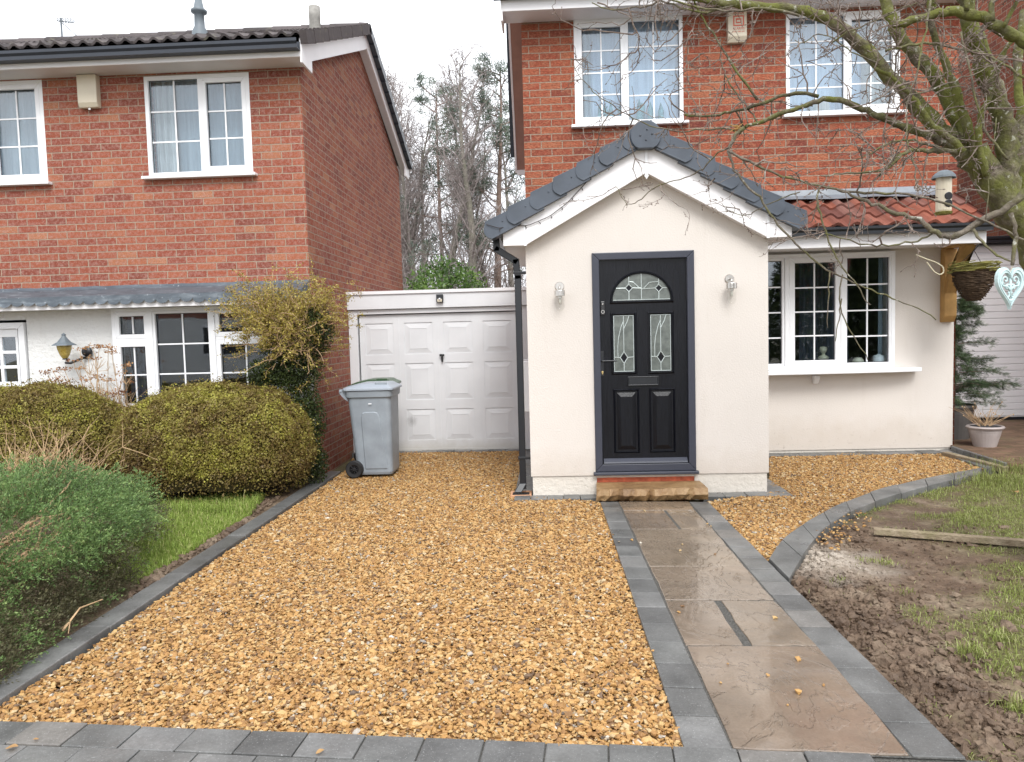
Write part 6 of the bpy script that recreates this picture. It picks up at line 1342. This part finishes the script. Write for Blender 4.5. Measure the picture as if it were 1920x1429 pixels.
# laurel behind the garage
lc = P(838, 535, 14.3); LT_ = thing('laurel_bush', (lc[0], 14.3, 0), 'bright green evergreen bush showing above the pale garage roof', 'bush')
n = 7000; d = rng.normal(0, 1, (n, 3)); d /= np.linalg.norm(d, axis=1)[:, None]; pos = np.array([lc[0], 14.3, 2.15])+d*[.80, .7, .82]*(1+.25*lumps(d, 3, 2))[:, None]*rng.uniform(.7, 1.03, (n, 1)); m = MB(); leaves(m, pos, d+[0, 0, .3], rng.uniform(.05, .11, n), np.clip(.45+.5*lumps(pos, 3, 1)+rng.normal(0, .2, n), 0, 1), .6, .36); m.build('foliage', 'laurel', LT_)
MB().tube([(lc[0], 14.3, 0), (lc[0]+.05, 14.3, 1.3)], [.05, .03], 6).build('trunk', 'bark', LT_)
# ================================================================ BACKGROUND TREES
def unit(v): return v/(np.linalg.norm(v)+1e-9)
def wander(p, d, L_, k, jit, grav):
    pts = [p]; d = unit(d)
    for s in range(k): d = unit(d+rng.normal(0, jit, 3)+np.array([0, 0, grav])); pts.append(pts[-1]+d*L_/k)
    return np.array(pts)
def birch_meshes(H, seed, thick=.12, multi=1, spread=.5, dens=1.0):
    tr, br, tw = MB(), MB(), MB()
    for st in range(multi):
        base = np.array([rng.normal(0, .15)*(st > 0), rng.normal(0, .15)*(st > 0), 0]); H = H*.92 if st == 0 else H; t = wander(base, np.array([rng.normal(0, .06), rng.normal(0, .06), 1]), H*(1-.15*st), 14, .055, .06); tr.tube(t, np.linspace(thick*(1-.25*st), .012, 15), 8)
        nb = int(34*dens)
        for k in range(nb):
            f = .22+.76*(k/nb)**.9; q = t[min(13, int(f*14))]+(t[min(14, int(f*14)+1)]-t[min(13, int(f*14))])*rng.random(); a = rng.uniform(0, 2*np.pi); L_ = H*spread*(1-f*.72)*rng.uniform(.35, .8)
            b = wander(q, np.array([math.cos(a), math.sin(a), rng.uniform(.9, 2.0)]), L_, 6, .13, .08); r0 = .035*(1-f*.75)+.008; br.tube(b, np.linspace(r0, .006, 7), 5)
            for j in range(6):
                s = rng.integers(1, 7); a2 = rng.uniform(0, 2*np.pi); l2 = L_*rng.uniform(.2, .5); c = wander(b[s], unit(b[s]-b[s-1])*.8+np.array([math.cos(a2), math.sin(a2), rng.uniform(-.1, .8)]), l2, 4, .2, .03); br.tube(c, np.linspace(.010, .004, 5), 4, False)
                for i in range(4):
                    u = rng.integers(1, 5); a3 = rng.uniform(0, 2*np.pi); e = wander(c[u], unit(c[u]-c[u-1])*.5+np.array([math.cos(a3), math.sin(a3), rng.uniform(-.4, .7)]), rng.uniform(.25, .8), 3, .25, -.03); tw.tube(e, [.0055, .0045, .0035, .0025], 3, False)
    return tr, br, tw
def make_birch(name, Y, px_, H, label, **kw):
    x = XX(px_, 500, Y); T = thing(name, (x, Y, 0), label, 'tree', 'bare trees behind the garage'); tr, br, tw = birch_meshes(H, 0, **kw); z = np.array([x, Y, 0])
    br.f += [f+br.n for f in tw.f]; br.v += tw.v; br.r += tw.r; br.n += tw.n
    for mb, nm, mt in ((tr, 'trunk', 'birch'), (br, 'crown', 'bgtwig')): mb.v = [v+z for v in mb.v]; mb.build(nm, mt, T)
    return T
def copy_tree(T, Y, px_, s, rz, label):
    c = T.copy(); col.objects.link(c); c.location = (XX(px_, 500, Y), Y, 0); c.scale = (s, s, s); c.rotation_euler = (0, 0, rz); c['label'] = label
    for ch in list(T.children): q = ch.copy(); col.objects.link(q); q.parent = c
    return c
def Ht(px_, py_, Y): return ZZ(px_, py_, Y)
B1 = make_birch('bare_birch', 21, 812, Ht(800, 88, 21), 'tall bare tree with pale straight trunk above the left half of the green bush', thick=.16)
B2 = make_birch('bare_birch', 20, 881, Ht(881, 62, 20), 'tallest bare pale barked tree, right of the reddish pine trunk between the houses', thick=.155)
B3 = make_birch('bare_birch', 26, 752, Ht(752, 108, 26), 'bare fine twigged tree half hidden by the left house gable', thick=.14, dens=1.7)
B4 = make_birch('bare_birch', 23, 778, Ht(775, 170, 23), 'slim bare tree next to the left house wall', thick=.10, dens=1.1)
copy_tree(B3, 28, 905, 1.02, 2.1, 'bare far tree between the tallest pale trunk and the dark pine'); copy_tree(B1, 25, 958, .98, 1.3, 'bare tree right beside the left edge of the porch house'); copy_tree(B4, 24, 848, .95, 4.2, 'thin bare tree with dark stems just right of the reddish pine trunk'); copy_tree(B2, 30, 728, 1.05, 3.0, 'far bare tree whose top shows past the left house verge')
copy_tree(B3, 23, 776, .95, .4, 'bare tree with a haze of fine twigs close to the left house wall'); copy_tree(B2, 27, 795, .93, 4.0, 'slender bare tree behind the left half of the green bush'); copy_tree(B1, 24.5, 748, .97, 5.2, 'bare tree whose twigs rise beside the sloping verge of the left house'); 
copy_tree(B4, 22, 935, .8, .7, 'low bare tree in front of the dark pine trunk')
def make_pine(Y, px_, H, label, thick=.13, z0=.35, dens=1.0):
    x = XX(px_, 500, Y); b = np.array([x, Y, 0]); T = thing('pine_tree', b, label, 'tree', 'pines behind the garage'); tr, br = MB(), MB(); t = wander(b, np.array([rng.normal(0, .02), 0, 1]), H, 14, .02, .05); tr.tube(t, np.linspace(thick, .015, 15), 8); pos, dr, cl = [], [], []
    nb = int(60*dens)
    for k in range(nb):
        f = z0+(1-z0)*(k/nb); q = t[min(13, int(f*14))]*(1-(f*14) % 1)+t[min(14, int(f*14)+1)]*((f*14) % 1); a = rng.uniform(0, 2*np.pi); L_ = (.5+2.0*(1-f)**.6)*rng.uniform(.45, 1.0)*H/11; bb = wander(q, np.array([math.cos(a), math.sin(a), rng.uniform(-.1, .5)]), L_, 5, .14, .06); br.tube(bb, np.linspace(.022, .006, 6), 4)
        for s in range(2, 6):
            for j in range(4):
                c = wander(bb[s], unit(bb[s]-bb[s-1])+rng.normal(0, .7, 3), .35, 2, .2, .1); br.tube(c, [.005, .004, .003], 3, False)
                n = 16; pos.append(np.repeat(c[-1][None], n, 0)+rng.normal(0, .06, (n, 3))); dr.append(unit(c[-1]-c[0])*.6+rng.normal(0, .6, (n, 3))); cl.append(np.full(n, rng.uniform(.1, .9)))
    tr.build('trunk', 'pinebark', T); br.build('branches', 'pinebark', T); pos, dr, cl = map(np.concatenate, (pos, dr, cl)); m = MB(); n = len(pos); d = dr/np.linalg.norm(dr, axis=1)[:, None]; s = np.cross(d, rng.normal(0, 1, (n, 3))); s /= np.linalg.norm(s, axis=1)[:, None]; l = rng.uniform(.10, .2, n)[:, None]; w_ = .011
    m.add(np.stack([pos-s*w_, pos+s*w_, pos+d*l+s*w_*.3, pos+d*l-s*w_*.3], 1).reshape(-1, 3), np.arange(4*n).reshape(-1, 4), np.repeat(np.clip(cl+rng.normal(0, .15, n), 0, 1), 4)); m.build('needles', 'pine', T); return T
make_pine(22, 925, Ht(925, 128, 22), 'tall dark green pine near the porch house wall', .15, .34, .5); make_pine(23, 838, Ht(842, 168, 23), 'thinner pine with a reddish trunk in the middle of the gap', .10, .45, .38); 
m = MB()
for k in range(520):
    x = rng.uniform(-5.5, .8); y = rng.uniform(17, 24); p = np.array([x, y, 0]); h = rng.uniform(1.5, 4.5); t = wander(p, np.array([rng.normal(0, .25), rng.normal(0, .25), 1]), h, 5, .18, .03); m.tube(t, np.linspace(.014, .004, 6), 3, False)
    for j in range(6): s = rng.integers(1, 6); e = wander(t[s], unit(t[s]-t[s-1])+rng.normal(0, .9, 3), rng.uniform(.3, .9), 3, .25, .02); m.tube(e, [.006, .005, .004, .003], 3, False)
stuff(m.build('thicket', 'bgtwig'), 'tangled leafless undergrowth below the trees behind the garage', 'undergrowth')
# ================================================================ THE TREE AT RIGHT
TB = G(1985, 1035, -.02); TR = thing('bare_tree', (TB[0], TB[1], 0), 'big mossy leafless tree on the right, its limbs spreading before the porch house', 'tree')
limb, mids_, twg = MB(), MB(), MB(); LIMBS = []
def L2(pts, r0, r1, mb=limb, Y0=4.7, Y1=4.7, n=10, rec=True, k=3):
    w_ = np.array([P(x, y, Y0+(Y1-Y0)*i/(len(pts)-1)) for i, (x, y) in enumerate(pts)]); q = resample(w_, max(6, len(pts)*k))
    for _ in range(2): q[1:-1] = (q[:-2]+2*q[1:-1]+q[2:])/4
    if len(q) > 6: q[2:-1] += rng.normal(0, .0035+r0*.035, (len(q)-3, 3))
    rr_ = np.linspace(r0, r1, len(q))*(1+rng.normal(0, .085, len(q))); mb.tube(q, rr_, n)
    if rec: LIMBS.append((q, r0, r1))
    return q
pxm = 4.7/1400/2      # radius per photo pixel of width
L2([(2010, 1045), (2000, 800), (1992, 620), (1972, 520), (1952, 465), (1917, 422), (1884, 382), (1857, 340), (1822, 290)], .15, 26*pxm*2, Y0=4.75, Y1=4.7, n=14, rec=False, k=4)
L2([(1905, 425), (1890, 350), (1888, 260), (1874, 190), (1850, 140), (1832, 85), (1815, 40), (1800, -40), (1790, -160)], 38*pxm*1.1, 20*pxm, Y0=4.72, Y1=4.5, n=10, k=4)
L2([(1820, 300), (1790, 268), (1752, 235), (1718, 195), (1672, 145), (1632, 105), (1590, 62), (1545, 30), (1480, 14), (1400, 8), (1320, 4), (1250, -12), (1180, -30)], 34*pxm*1.0, 6*pxm, Y0=4.7, Y1=5.1, n=12, k=4)
L2([(1825, 300), (1800, 240), (1778, 190), (1748, 135), (1712, 98), (1682, 62), (1664, 20), (1655, -40), (1640, -140)], 30*pxm*.95, 16*pxm, Y0=4.75, Y1=4.85, n=10, k=4)
L2([(1838, 330), (1818, 250), (1795, 180), (1776, 120), (1752, 75), (1742, 20), (1746, -60)], 18*pxm, 9*pxm, Y0=4.65, Y1=4.6)
L2([(1850, 330), (1832, 270), (1838, 215), (1852, 190), (1868, 160), (1872, 120), (1888, 90), (1915, 60)], 13*pxm, 6*pxm, Y0=4.6, Y1=4.4)
L2([(1960, 105), (1905, 68), (1862, 46), (1830, 28), (1795, 22), (1760, 24), (1725, 34), (1692, 46), (1675, 47)], 17*pxm*1.3, 10*pxm*1.1, Y0=4.3, Y1=4.35, n=12)
L2([(1812, 20), (1814, -10), (1812, -60)], 9*pxm, 7*pxm, Y0=4.3, Y1=4.3); L2([(1752, 28), (1748, 0), (1742, -60)], 9*pxm, 8*pxm, Y0=4.35, Y1=4.3); L2([(1858, 40), (1862, 0), (1864, -50)], 10*pxm, 8*pxm, Y0=4.3, Y1=4.3); L2([(1880, 52), (1900, 20), (1912, -30)], 7*pxm, 6*pxm, Y0=4.25, Y1=4.2)
L2([(1940, 470), (1925, 380), (1912, 300), (1916, 200), (1905, 120), (1920, 20)], 22*pxm, 14*pxm, Y0=4.9, Y1=5.0)
L2([(1805, 285), (1790, 262), (1748, 236), (1728, 205), (1700, 172), (1680, 148), (1655, 135), (1640, 128)], 12*pxm, 6*pxm, Y0=4.5, Y1=4.5)
# low arching limb with its broken, hanging branches
F_ = L2([(1790, 275), (1740, 255), (1690, 236), (1640, 214), (1598, 196), (1562, 184), (1530, 190), (1488, 206), (1455, 216), (1420, 230), (1395, 240)], 12*pxm*1.2, 7*pxm, Y0=4.65, Y1=5.0, k=4)
L2([(1535, 181), (1505, 174), (1470, 176), (1440, 190), (1400, 204), (1362, 212), (1320, 219), (1284, 215)], 7*pxm, 4.5*pxm, Y0=4.9, Y1=5.1)
L2([(1420, 187), (1385, 140), (1358, 95), (1335, 62), (1308, 20), (1290, -30)], 5.5*pxm, 3*pxm, Y0=4.95, Y1=5.1); L2([(1395, 240), (1380, 252), (1370, 272), (1364, 282)], 8*pxm, 6*pxm, mids_, 5.0, 5.0, rec=False)
L2([(1420, 229), (1405, 205), (1392, 190), (1380, 176), (1364, 150), (1350, 110)], 4*pxm, 2*pxm, mids_, 5., 5.1)
L2([(1364, 282), (1400, 302), (1450, 325), (1500, 340), (1545, 349), (1600, 362), (1660, 362), (1720, 365), (1780, 385), (1850, 415), (1925, 452)], 5*pxm, 3.5*pxm, mids_, 4.95, 4.3, 6)
L2([(1365, 284), (1378, 320), (1395, 345), (1425, 370), (1444, 400), (1460, 425), (1490, 452), (1530, 492), (1560, 512), (1600, 530), (1640, 548), (1690, 565), (1725, 580), (1755, 600)], 5*pxm, 2*pxm, mids_, 4.95, 4.7, 6)
L2([(1537, 350), (1530, 375), (1540, 410), (1552, 450), (1575, 495), (1600, 525), (1622, 560), (1632, 572)], 4*pxm, 2*pxm, mids_, 4.7, 4.6, 6); L2([(1580, 515), (1572, 550), (1582, 600), (1600, 630), (1627, 675)], 3*pxm, 1.5*pxm, mids_, 4.65, 4.6, 5); L2([(1556, 510), (1553, 560), (1552, 615)], 2.5*pxm, 1.5*pxm, mids_, 4.7, 4.7, 5); L2([(1578, 560), (1572, 600), (1566, 640)], 2.5*pxm, 1.5*pxm, mids_, 4.66, 4.66, 5)
L2([(1390, 250), (1362, 240), (1330, 242), (1290, 246), (1262, 246), (1230, 240), (1190, 225), (1150, 200), (1120, 180), (1090, 150), (1070, 110)], 3.5*pxm, 1.3*pxm, mids_, 5.0, 5.4, 5)
L2([(1366, 276), (1340, 292), (1315, 320), (1290, 332), (1250, 342), (1225, 352), (1205, 372), (1188, 385), (1170, 378), (1155, 350)], 3.2*pxm, 1.3*pxm, mids_, 4.95, 5.5, 5)
L2([(1500, 360), (1470, 370), (1432, 385), (1410, 402), (1395, 405), (1370, 398), (1355, 385)], 2.4*pxm, 1.2*pxm, mids_, 4.85, 5.1, 5)
# lower mossy limbs
L2([(1800, 285), (1765, 284), (1730, 282), (1690, 285), (1665, 310), (1648, 330)], 10*pxm, 3*pxm, mids_, 4.6, 4.5); L2([(1775, 282), (1735, 270), (1700, 262), (1665, 268), (1640, 285), (1605, 300)], 5*pxm, 2*pxm, mids_, 4.6, 4.6); L2([(1690, 288), (1682, 305), (1655, 320), (1620, 325), (1590, 322), (1540, 330)], 5*pxm, 2*pxm, mids_, 4.5, 4.5)
L2([(1960, 330), (1925, 360), (1895, 385), (1872, 402), (1845, 408), (1822, 425), (1800, 440), (1770, 446), (1745, 430), (1722, 412), (1690, 404), (1650, 388), (1610, 372), (1570, 356)], 14*pxm, 4*pxm, mids_, 4.3, 4.6, 8)
L2([(1895, 400), (1905, 430), (1902, 470), (1898, 497)], 7*pxm, 5.5*pxm, mids_, 4.25, 4.2, 8); L2([(1748, 438), (1728, 452), (1700, 455), (1660, 462), (1620, 460), (1580, 445), (1545, 438)], 4*pxm, 2*pxm, mids_, 4.5, 4.6, 6); L2([(1825, 430), (1842, 455), (1870, 480), (1895, 490)], 5*pxm, 3*pxm, mids_, 4.35, 4.2, 6)
L2([(1890, 300), (1850, 255), (1830, 190), (1812, 110), (1802, 60)], 4*pxm, 3*pxm, mids_, 4.2, 4.2, 6); L2([(1745, 0), (1740, 40), (1728, 90), (1722, 130), (1706, 175), (1698, 210), (1700, 260), (1712, 300), (1720, 360)], 3.5*pxm, 2*pxm, mids_, 4.2, 4.1, 6); L2([(1705, 178), (1740, 172), (1790, 152), (1840, 135), (1870, 110), (1890, 80)], 2.5*pxm, 1.8*pxm, mids_, 4.1, 4.2, 5)
L2([(1660, 95), (1700, 85), (1760, 80), (1800, 95), (1850, 100), (1880, 120), (1930, 150)], 4.5*pxm, 4*pxm, mids_, 4.4, 4.3, 6); L2([(1560, 80), (1590, 60), (1640, 40), (1680, 20), (1720, 5)], 3*pxm, 2*pxm, mids_, 4.6, 4.4, 5); L2([(1648, 120), (1600, 100), (1560, 70), (1530, 60), (1510, 85), (1490, 75)], 3*pxm, 1.5*pxm, mids_, 4.8, 4.8, 5); L2([(1848, 410), (1860, 300), (1868, 220)], 2*pxm, 1.5*pxm, mids_, 4.2, 4.2, 5)
L2([(1250, -12), (1222, 12), (1180, 15), (1145, 20), (1110, 5)], 4*pxm, 2*pxm, mids_, 5.1, 5.2); L2([(1380, 8), (1330, 25), (1290, 20), (1240, 2)], 5*pxm, 3*pxm, mids_, 5.0, 5.1); L2([(1500, 30), (1450, 15), (1400, 18), (1340, 22), (1270, 4), (1210, -20)], 5*pxm, 3*pxm, mids_, 4.9, 5.0)
limb.build('limb', 'bark', TR, smooth=True); mids_.build('branch', 'limbbark', TR, smooth=True)
budp = []
def twig(p, d, L_, r, depth):
    k = 6 if L_ > .25 else 4; t = wander(p, d, L_, k, .26, -.01); twg.tube(t, np.linspace(r, max(.0011, r*.45), k+1), 4 if r < .003 else 5, False); budp.append((t[-1], unit(t[-1]-t[-2])))
    for q in t[1:-1]:
        if rng.random() < .5: budp.append((q, unit(rng.normal(0, 1, 3))))
    if depth > 0:
        for j in range(rng.integers(2, 5)): s = rng.integers(1, k+1); twig(t[s], unit(t[s]-t[s-1])*.6+rng.normal(0, .6, 3), L_*rng.uniform(.3, .6), r*.6, depth-1)
for (q, r0, r1) in LIMBS:
    ln = np.sum(np.linalg.norm(np.diff(q, axis=0), axis=1)); nt_ = int(ln*(6.5 if r0 > .03 else 8))+3
    for k in range(nt_):
        i = rng.integers(1, len(q)); x_, y_ = proj(q[i])
        if y_ < -60: continue
        if x_ > 1720 and rng.random() < .45: continue
        if y_ > 330 and x_ > 1390 and rng.random() < .72: continue
        if y_ > 470: continue
        if 1100 < x_ < 1390 and y_ > 245 and rng.random() < .65: continue
        tdir = unit(q[i]-q[i-1]); d = rng.normal(0, 1, 3)*[1, .6, 1]; d -= tdir*np.dot(d, tdir)*.7; twig(q[i], unit(d)+tdir*.35, rng.uniform(.12, .5) if x_ < 1760 else rng.uniform(.1, .3), rng.uniform(.0026, .0058), 2 if rng.random() < .5 else 1)
# sweeping twigs down the upper left window
for pts in ([(1178, 15), (1195, 60), (1200, 100), (1186, 135), (1165, 150)], [(1120, 5), (1150, 12), (1180, 35), (1158, 48), (1120, 42)], [(1195, 60), (1165, 65), (1130, 60), (1100, 55), (1075, 50), (1050, 35), (1035, 12)], [(1198, 90), (1160, 120), (1125, 130), (1090, 128)], [(1300, 20), (1270, 60), (1230, 100), (1215, 80), (1210, 70)], [(1308, 65), (1290, 70), (1265, 95), (1240, 115), (1222, 108)], [(1320, 100), (1290, 120), (1270, 150)], [(1290, 215), (1262, 200), (1255, 180), (1280, 165), (1330, 160)], [(1340, 335), (1325, 360), (1330, 350)], [(1395, 190), (1375, 205), (1340, 260), (1300, 275), (1260, 280), (1248, 265)]):
    w_ = np.array([P(x, y, 5.2+rng.uniform(-.1, .1)) for x, y in pts]); q = resample(w_, 12); q[1:-1] += rng.normal(0, .006, (10, 3)); twg.tube(q, np.linspace(.0055, .0022, 12), 5, False)
    for j in range(5): s = rng.integers(2, 12); twig(q[s], unit(q[s]-q[s-1])*.5+rng.normal(0, .7, 3)*[1, .5, 1], rng.uniform(.06, .2), .0022, 0)
for p, d in budp:
    r = rng.uniform(.0022, .004); twg.tube([p, p+d*r*1.6, p+d*r*4], [r*.6, r, r*.2], 4, False)
twg.build('twig', 'twig', TR)
bs = P(1383, 239, 5.0); m = MB()
for k in range(14): m.tube([bs+rng.normal(0, .008, 3), bs+np.array([rng.uniform(-.06, .05), 0, rng.uniform(-.05, .04)])], [.005, .001], 4)
m.build('splintered_wood', 'timber', TR)
# ---- heart ornament hanging from the branch
hc = P(1893, 541, 4.2); HW, HH = 62*4.2/1400/2, 76*4.2/1400; HO = thing('heart_ornament', hc, 'pale blue carved wooden heart hanging from a tree branch at the right edge', 'ornament')
def heart(s, n=48): t = np.linspace(0, 2*np.pi, n, endpoint=False); x = 16*np.sin(t)**3; y = 13*np.cos(t)-5*np.cos(2*t)-2*np.cos(3*t)-np.cos(4*t); return np.stack([x/16*HW*s, (y+2.5)/29*HH*s], 1)
ang = .30; ca, sa = math.cos(ang), math.sin(ang)
def H3(x, y, z): return hc+np.array([x*ca-y*sa, x*sa+y*ca, z])
o, i_ = heart(1), heart(.74); n = len(o); i = np.arange(n); j = (i+1) % n; m = MB(); ti = .011
V = [H3(x, -ti, z) for x, z in o]+[H3(x, -ti, z) for x, z in i_]+[H3(x, ti, z) for x, z in o]+[H3(x, ti, z) for x, z in i_]
m.add(V, (np.stack([i, j, j+n, i+n], 1), np.stack([i+2*n, i+3*n, j+3*n, j+2*n], 1), np.stack([i, i+2*n, j+2*n, j], 1), np.stack([i+n, j+n, j+3*n, i+3*n], 1))); m.build('rim', 'heart', HO, bevel=.002)
m = MB(); mid = heart(.87); m.tube([H3(x, -ti-.001, z) for x, z in np.vstack([mid, mid[:1]])], .003, 5)
sp_ = lambda cx, cz, r0, tn, sg, st: [H3(cx+sg*r0*(1-.75*t)*math.cos(st+tn*t), -.003, cz+r0*(1-.75*t)*math.sin(st+tn*t)) for t in np.linspace(0, 1, 16)]
for sg in (-1, 1):
    m.tube(sp_(sg*HW*.36, HH*.20, HW*.26, 6.0, sg, -1.2), .0058, 6); m.tube(sp_(sg*HW*.20, HH*.02, HW*.22, 4.2, -sg, .3), .006, 6); m.tube(sp_(sg*HW*.22, -HH*.16, HW*.20, 4.6, sg, 2.0), .0055, 6)
    m.tube([H3(0, -.004, -HH*.05), H3(sg*HW*.25, -.004, HH*.05), H3(sg*HW*.55, -.004, HH*.06), H3(sg*HW*.66, -.004, HH*.16)], [.007, .008, .006, .004], 6)
m.tube([H3(0, -.004, HH*.24), H3(0, -.005, 0), H3(0, -.005, -HH*.2)], [.006, .0075, .005], 6); m.tube([H3(-HW*.3, -.004, -HH*.18), H3(-.5*HW*.3, -.004, -HH*.27), H3(0, -.004, -HH*.29), H3(.5*HW*.3, -.004, -HH*.27), H3(HW*.3, -.004, -HH*.18)], [.004, .008, .010, .008, .004], 6)
m.build('scrollwork', 'heart', HO, smooth=True); bt = P(1898, 495, 4.2); MB().tube([H3(0, 0, HH*.36), (H3(0, 0, HH*.36)+bt)/2+[.004, 0, 0], bt], .0016, 5).build('string', 'rope', HO)
# pale cord loop caught on a twig in front of the bracket
o = MB().tube(resample([P(x, y, 4.9) for x, y in ((1718, 478), (1735, 485), (1755, 492), (1768, 500), (1770, 510), (1763, 516), (1752, 510), (1738, 492)) ], 24), .004, 6).build('cord', 'rope', base=P(1735, 485, 4.9)); tag(o, 'loop of pale cord tied to a thin twig in front of the timber bracket', 'cord')
# ================================================================ ACROSS THE ROAD (seen reflected in the windows)
Yo = -13.5
def facing(cx, label):
    OH = thing('facing_house', (cx, Yo, 0), label, 'house', 'houses across the road'); m = MB()
    ow = [(cx-4.6, cx-2.6, .9, 2.2), (cx+1.4, cx+3.4, .9, 2.2), (cx-4.4, cx-2.8, 3.3, 4.4), (cx+1.6, cx+3.2, 3.3, 4.4)]
    m.box(cx-5.5, cx+5.5, Yo-6, Yo, 2.5, 4.9); m.build('brick_wall', 'brick_l', OH); MB().box(cx-5.5, cx+5.5, Yo-6, Yo, -.1, 2.498).build('rendered_wall', 'whitewall', OH)
    for a, b, c, d in ow:
        f = MB().frame(a, b, c, d, .09, Yo-.06, Yo-.002) if 0 else MB().frame(a, b, c, d, .09, Yo+.002, Yo+.06); f = f.build('window', 'upvc', OH); MB().box(a+.09, b-.09, Yo+.003, Yo+.03, c+.09, d-.09).build('pane', 'tv', f)
    MB().prism([(Yo+.4, 4.85), (Yo-6.4, 4.85), (Yo-3, 6.9)], cx-5.8, cx+5.8, 'yz').build('roof', 'conctile', OH)
facing(-15.5, 'brick house across the road reflected in the white bay window at left'); facing(17.5, 'brick house across the road reflected in the right light of the bow window')
for (x, y, h, r, lab) in ((9.2, -9.5, 7.5, 1.7, 'dark conifer reflected in the middle light of the bow window'), (12.0, -10.5, 6.0, 1.4, 'smaller dark conifer reflected between the middle and right lights')):
    T = thing('conifer', (x, y, 0), lab, 'tree'); n = 9000; t = rng.random(n)**.6; a = rng.uniform(0, 2*np.pi, n); rr_ = r*t*np.sqrt(rng.uniform(.4, 1, n)); pos = np.stack([x+rr_*np.cos(a), y+rr_*np.sin(a), .3+(h-.3)*(1-t)], 1)
    m = MB(); leaves(m, pos, np.stack([np.cos(a), np.sin(a), np.full(n, .3)], 1), rng.uniform(.1, .25, n), rng.random(n), .6, .5); m.build('foliage', 'dark_leaf', T); MB().tube([(x, y, 0), (x, y, h*.9)], [.15, .03], 6).build('trunk', 'pinebark', T)
# bird feeder hanging in front of the canopy
bf = P(1769, 398, 5.6); pr = 5.6/1400; BF = thing('bird_feeder', bf, 'cream cylindrical bird feeder with grey domed lid in front of the canopy tiles', 'bird feeder')
MB().lathe([(0, 0), (12*pr, 0), (13*pr, 3*pr), (13*pr, 62*pr), (0, 62*pr)], bf, 16).build('body', 'alarm', BF)
MB().lathe([(20*pr, 60*pr), (19*pr, 64*pr), (14*pr, 70*pr), (7*pr, 74*pr), (0, 75*pr)], bf, 18).build('lid', 'grey_pipe', BF)
for hh_ in (14, 27): MB().lathe([(0, -.002), (6*pr, -.002), (7*pr, 0), (7*pr, .01)], bf+[2*pr, -13*pr-.001, hh_*pr], 12, 'y').build('feeding_hole', 'tv', BF)
MB().lathe([(0, -4*pr), (13*pr, -4*pr), (15*pr, 0), (12*pr, 1*pr)], bf, 16).build('tray', 'wickergreen', BF)
MB().tube([bf+[0, 0, 74*pr], bf+[-.005, 0, 105*pr]], .002, 4).build('hook', 'tv', BF)
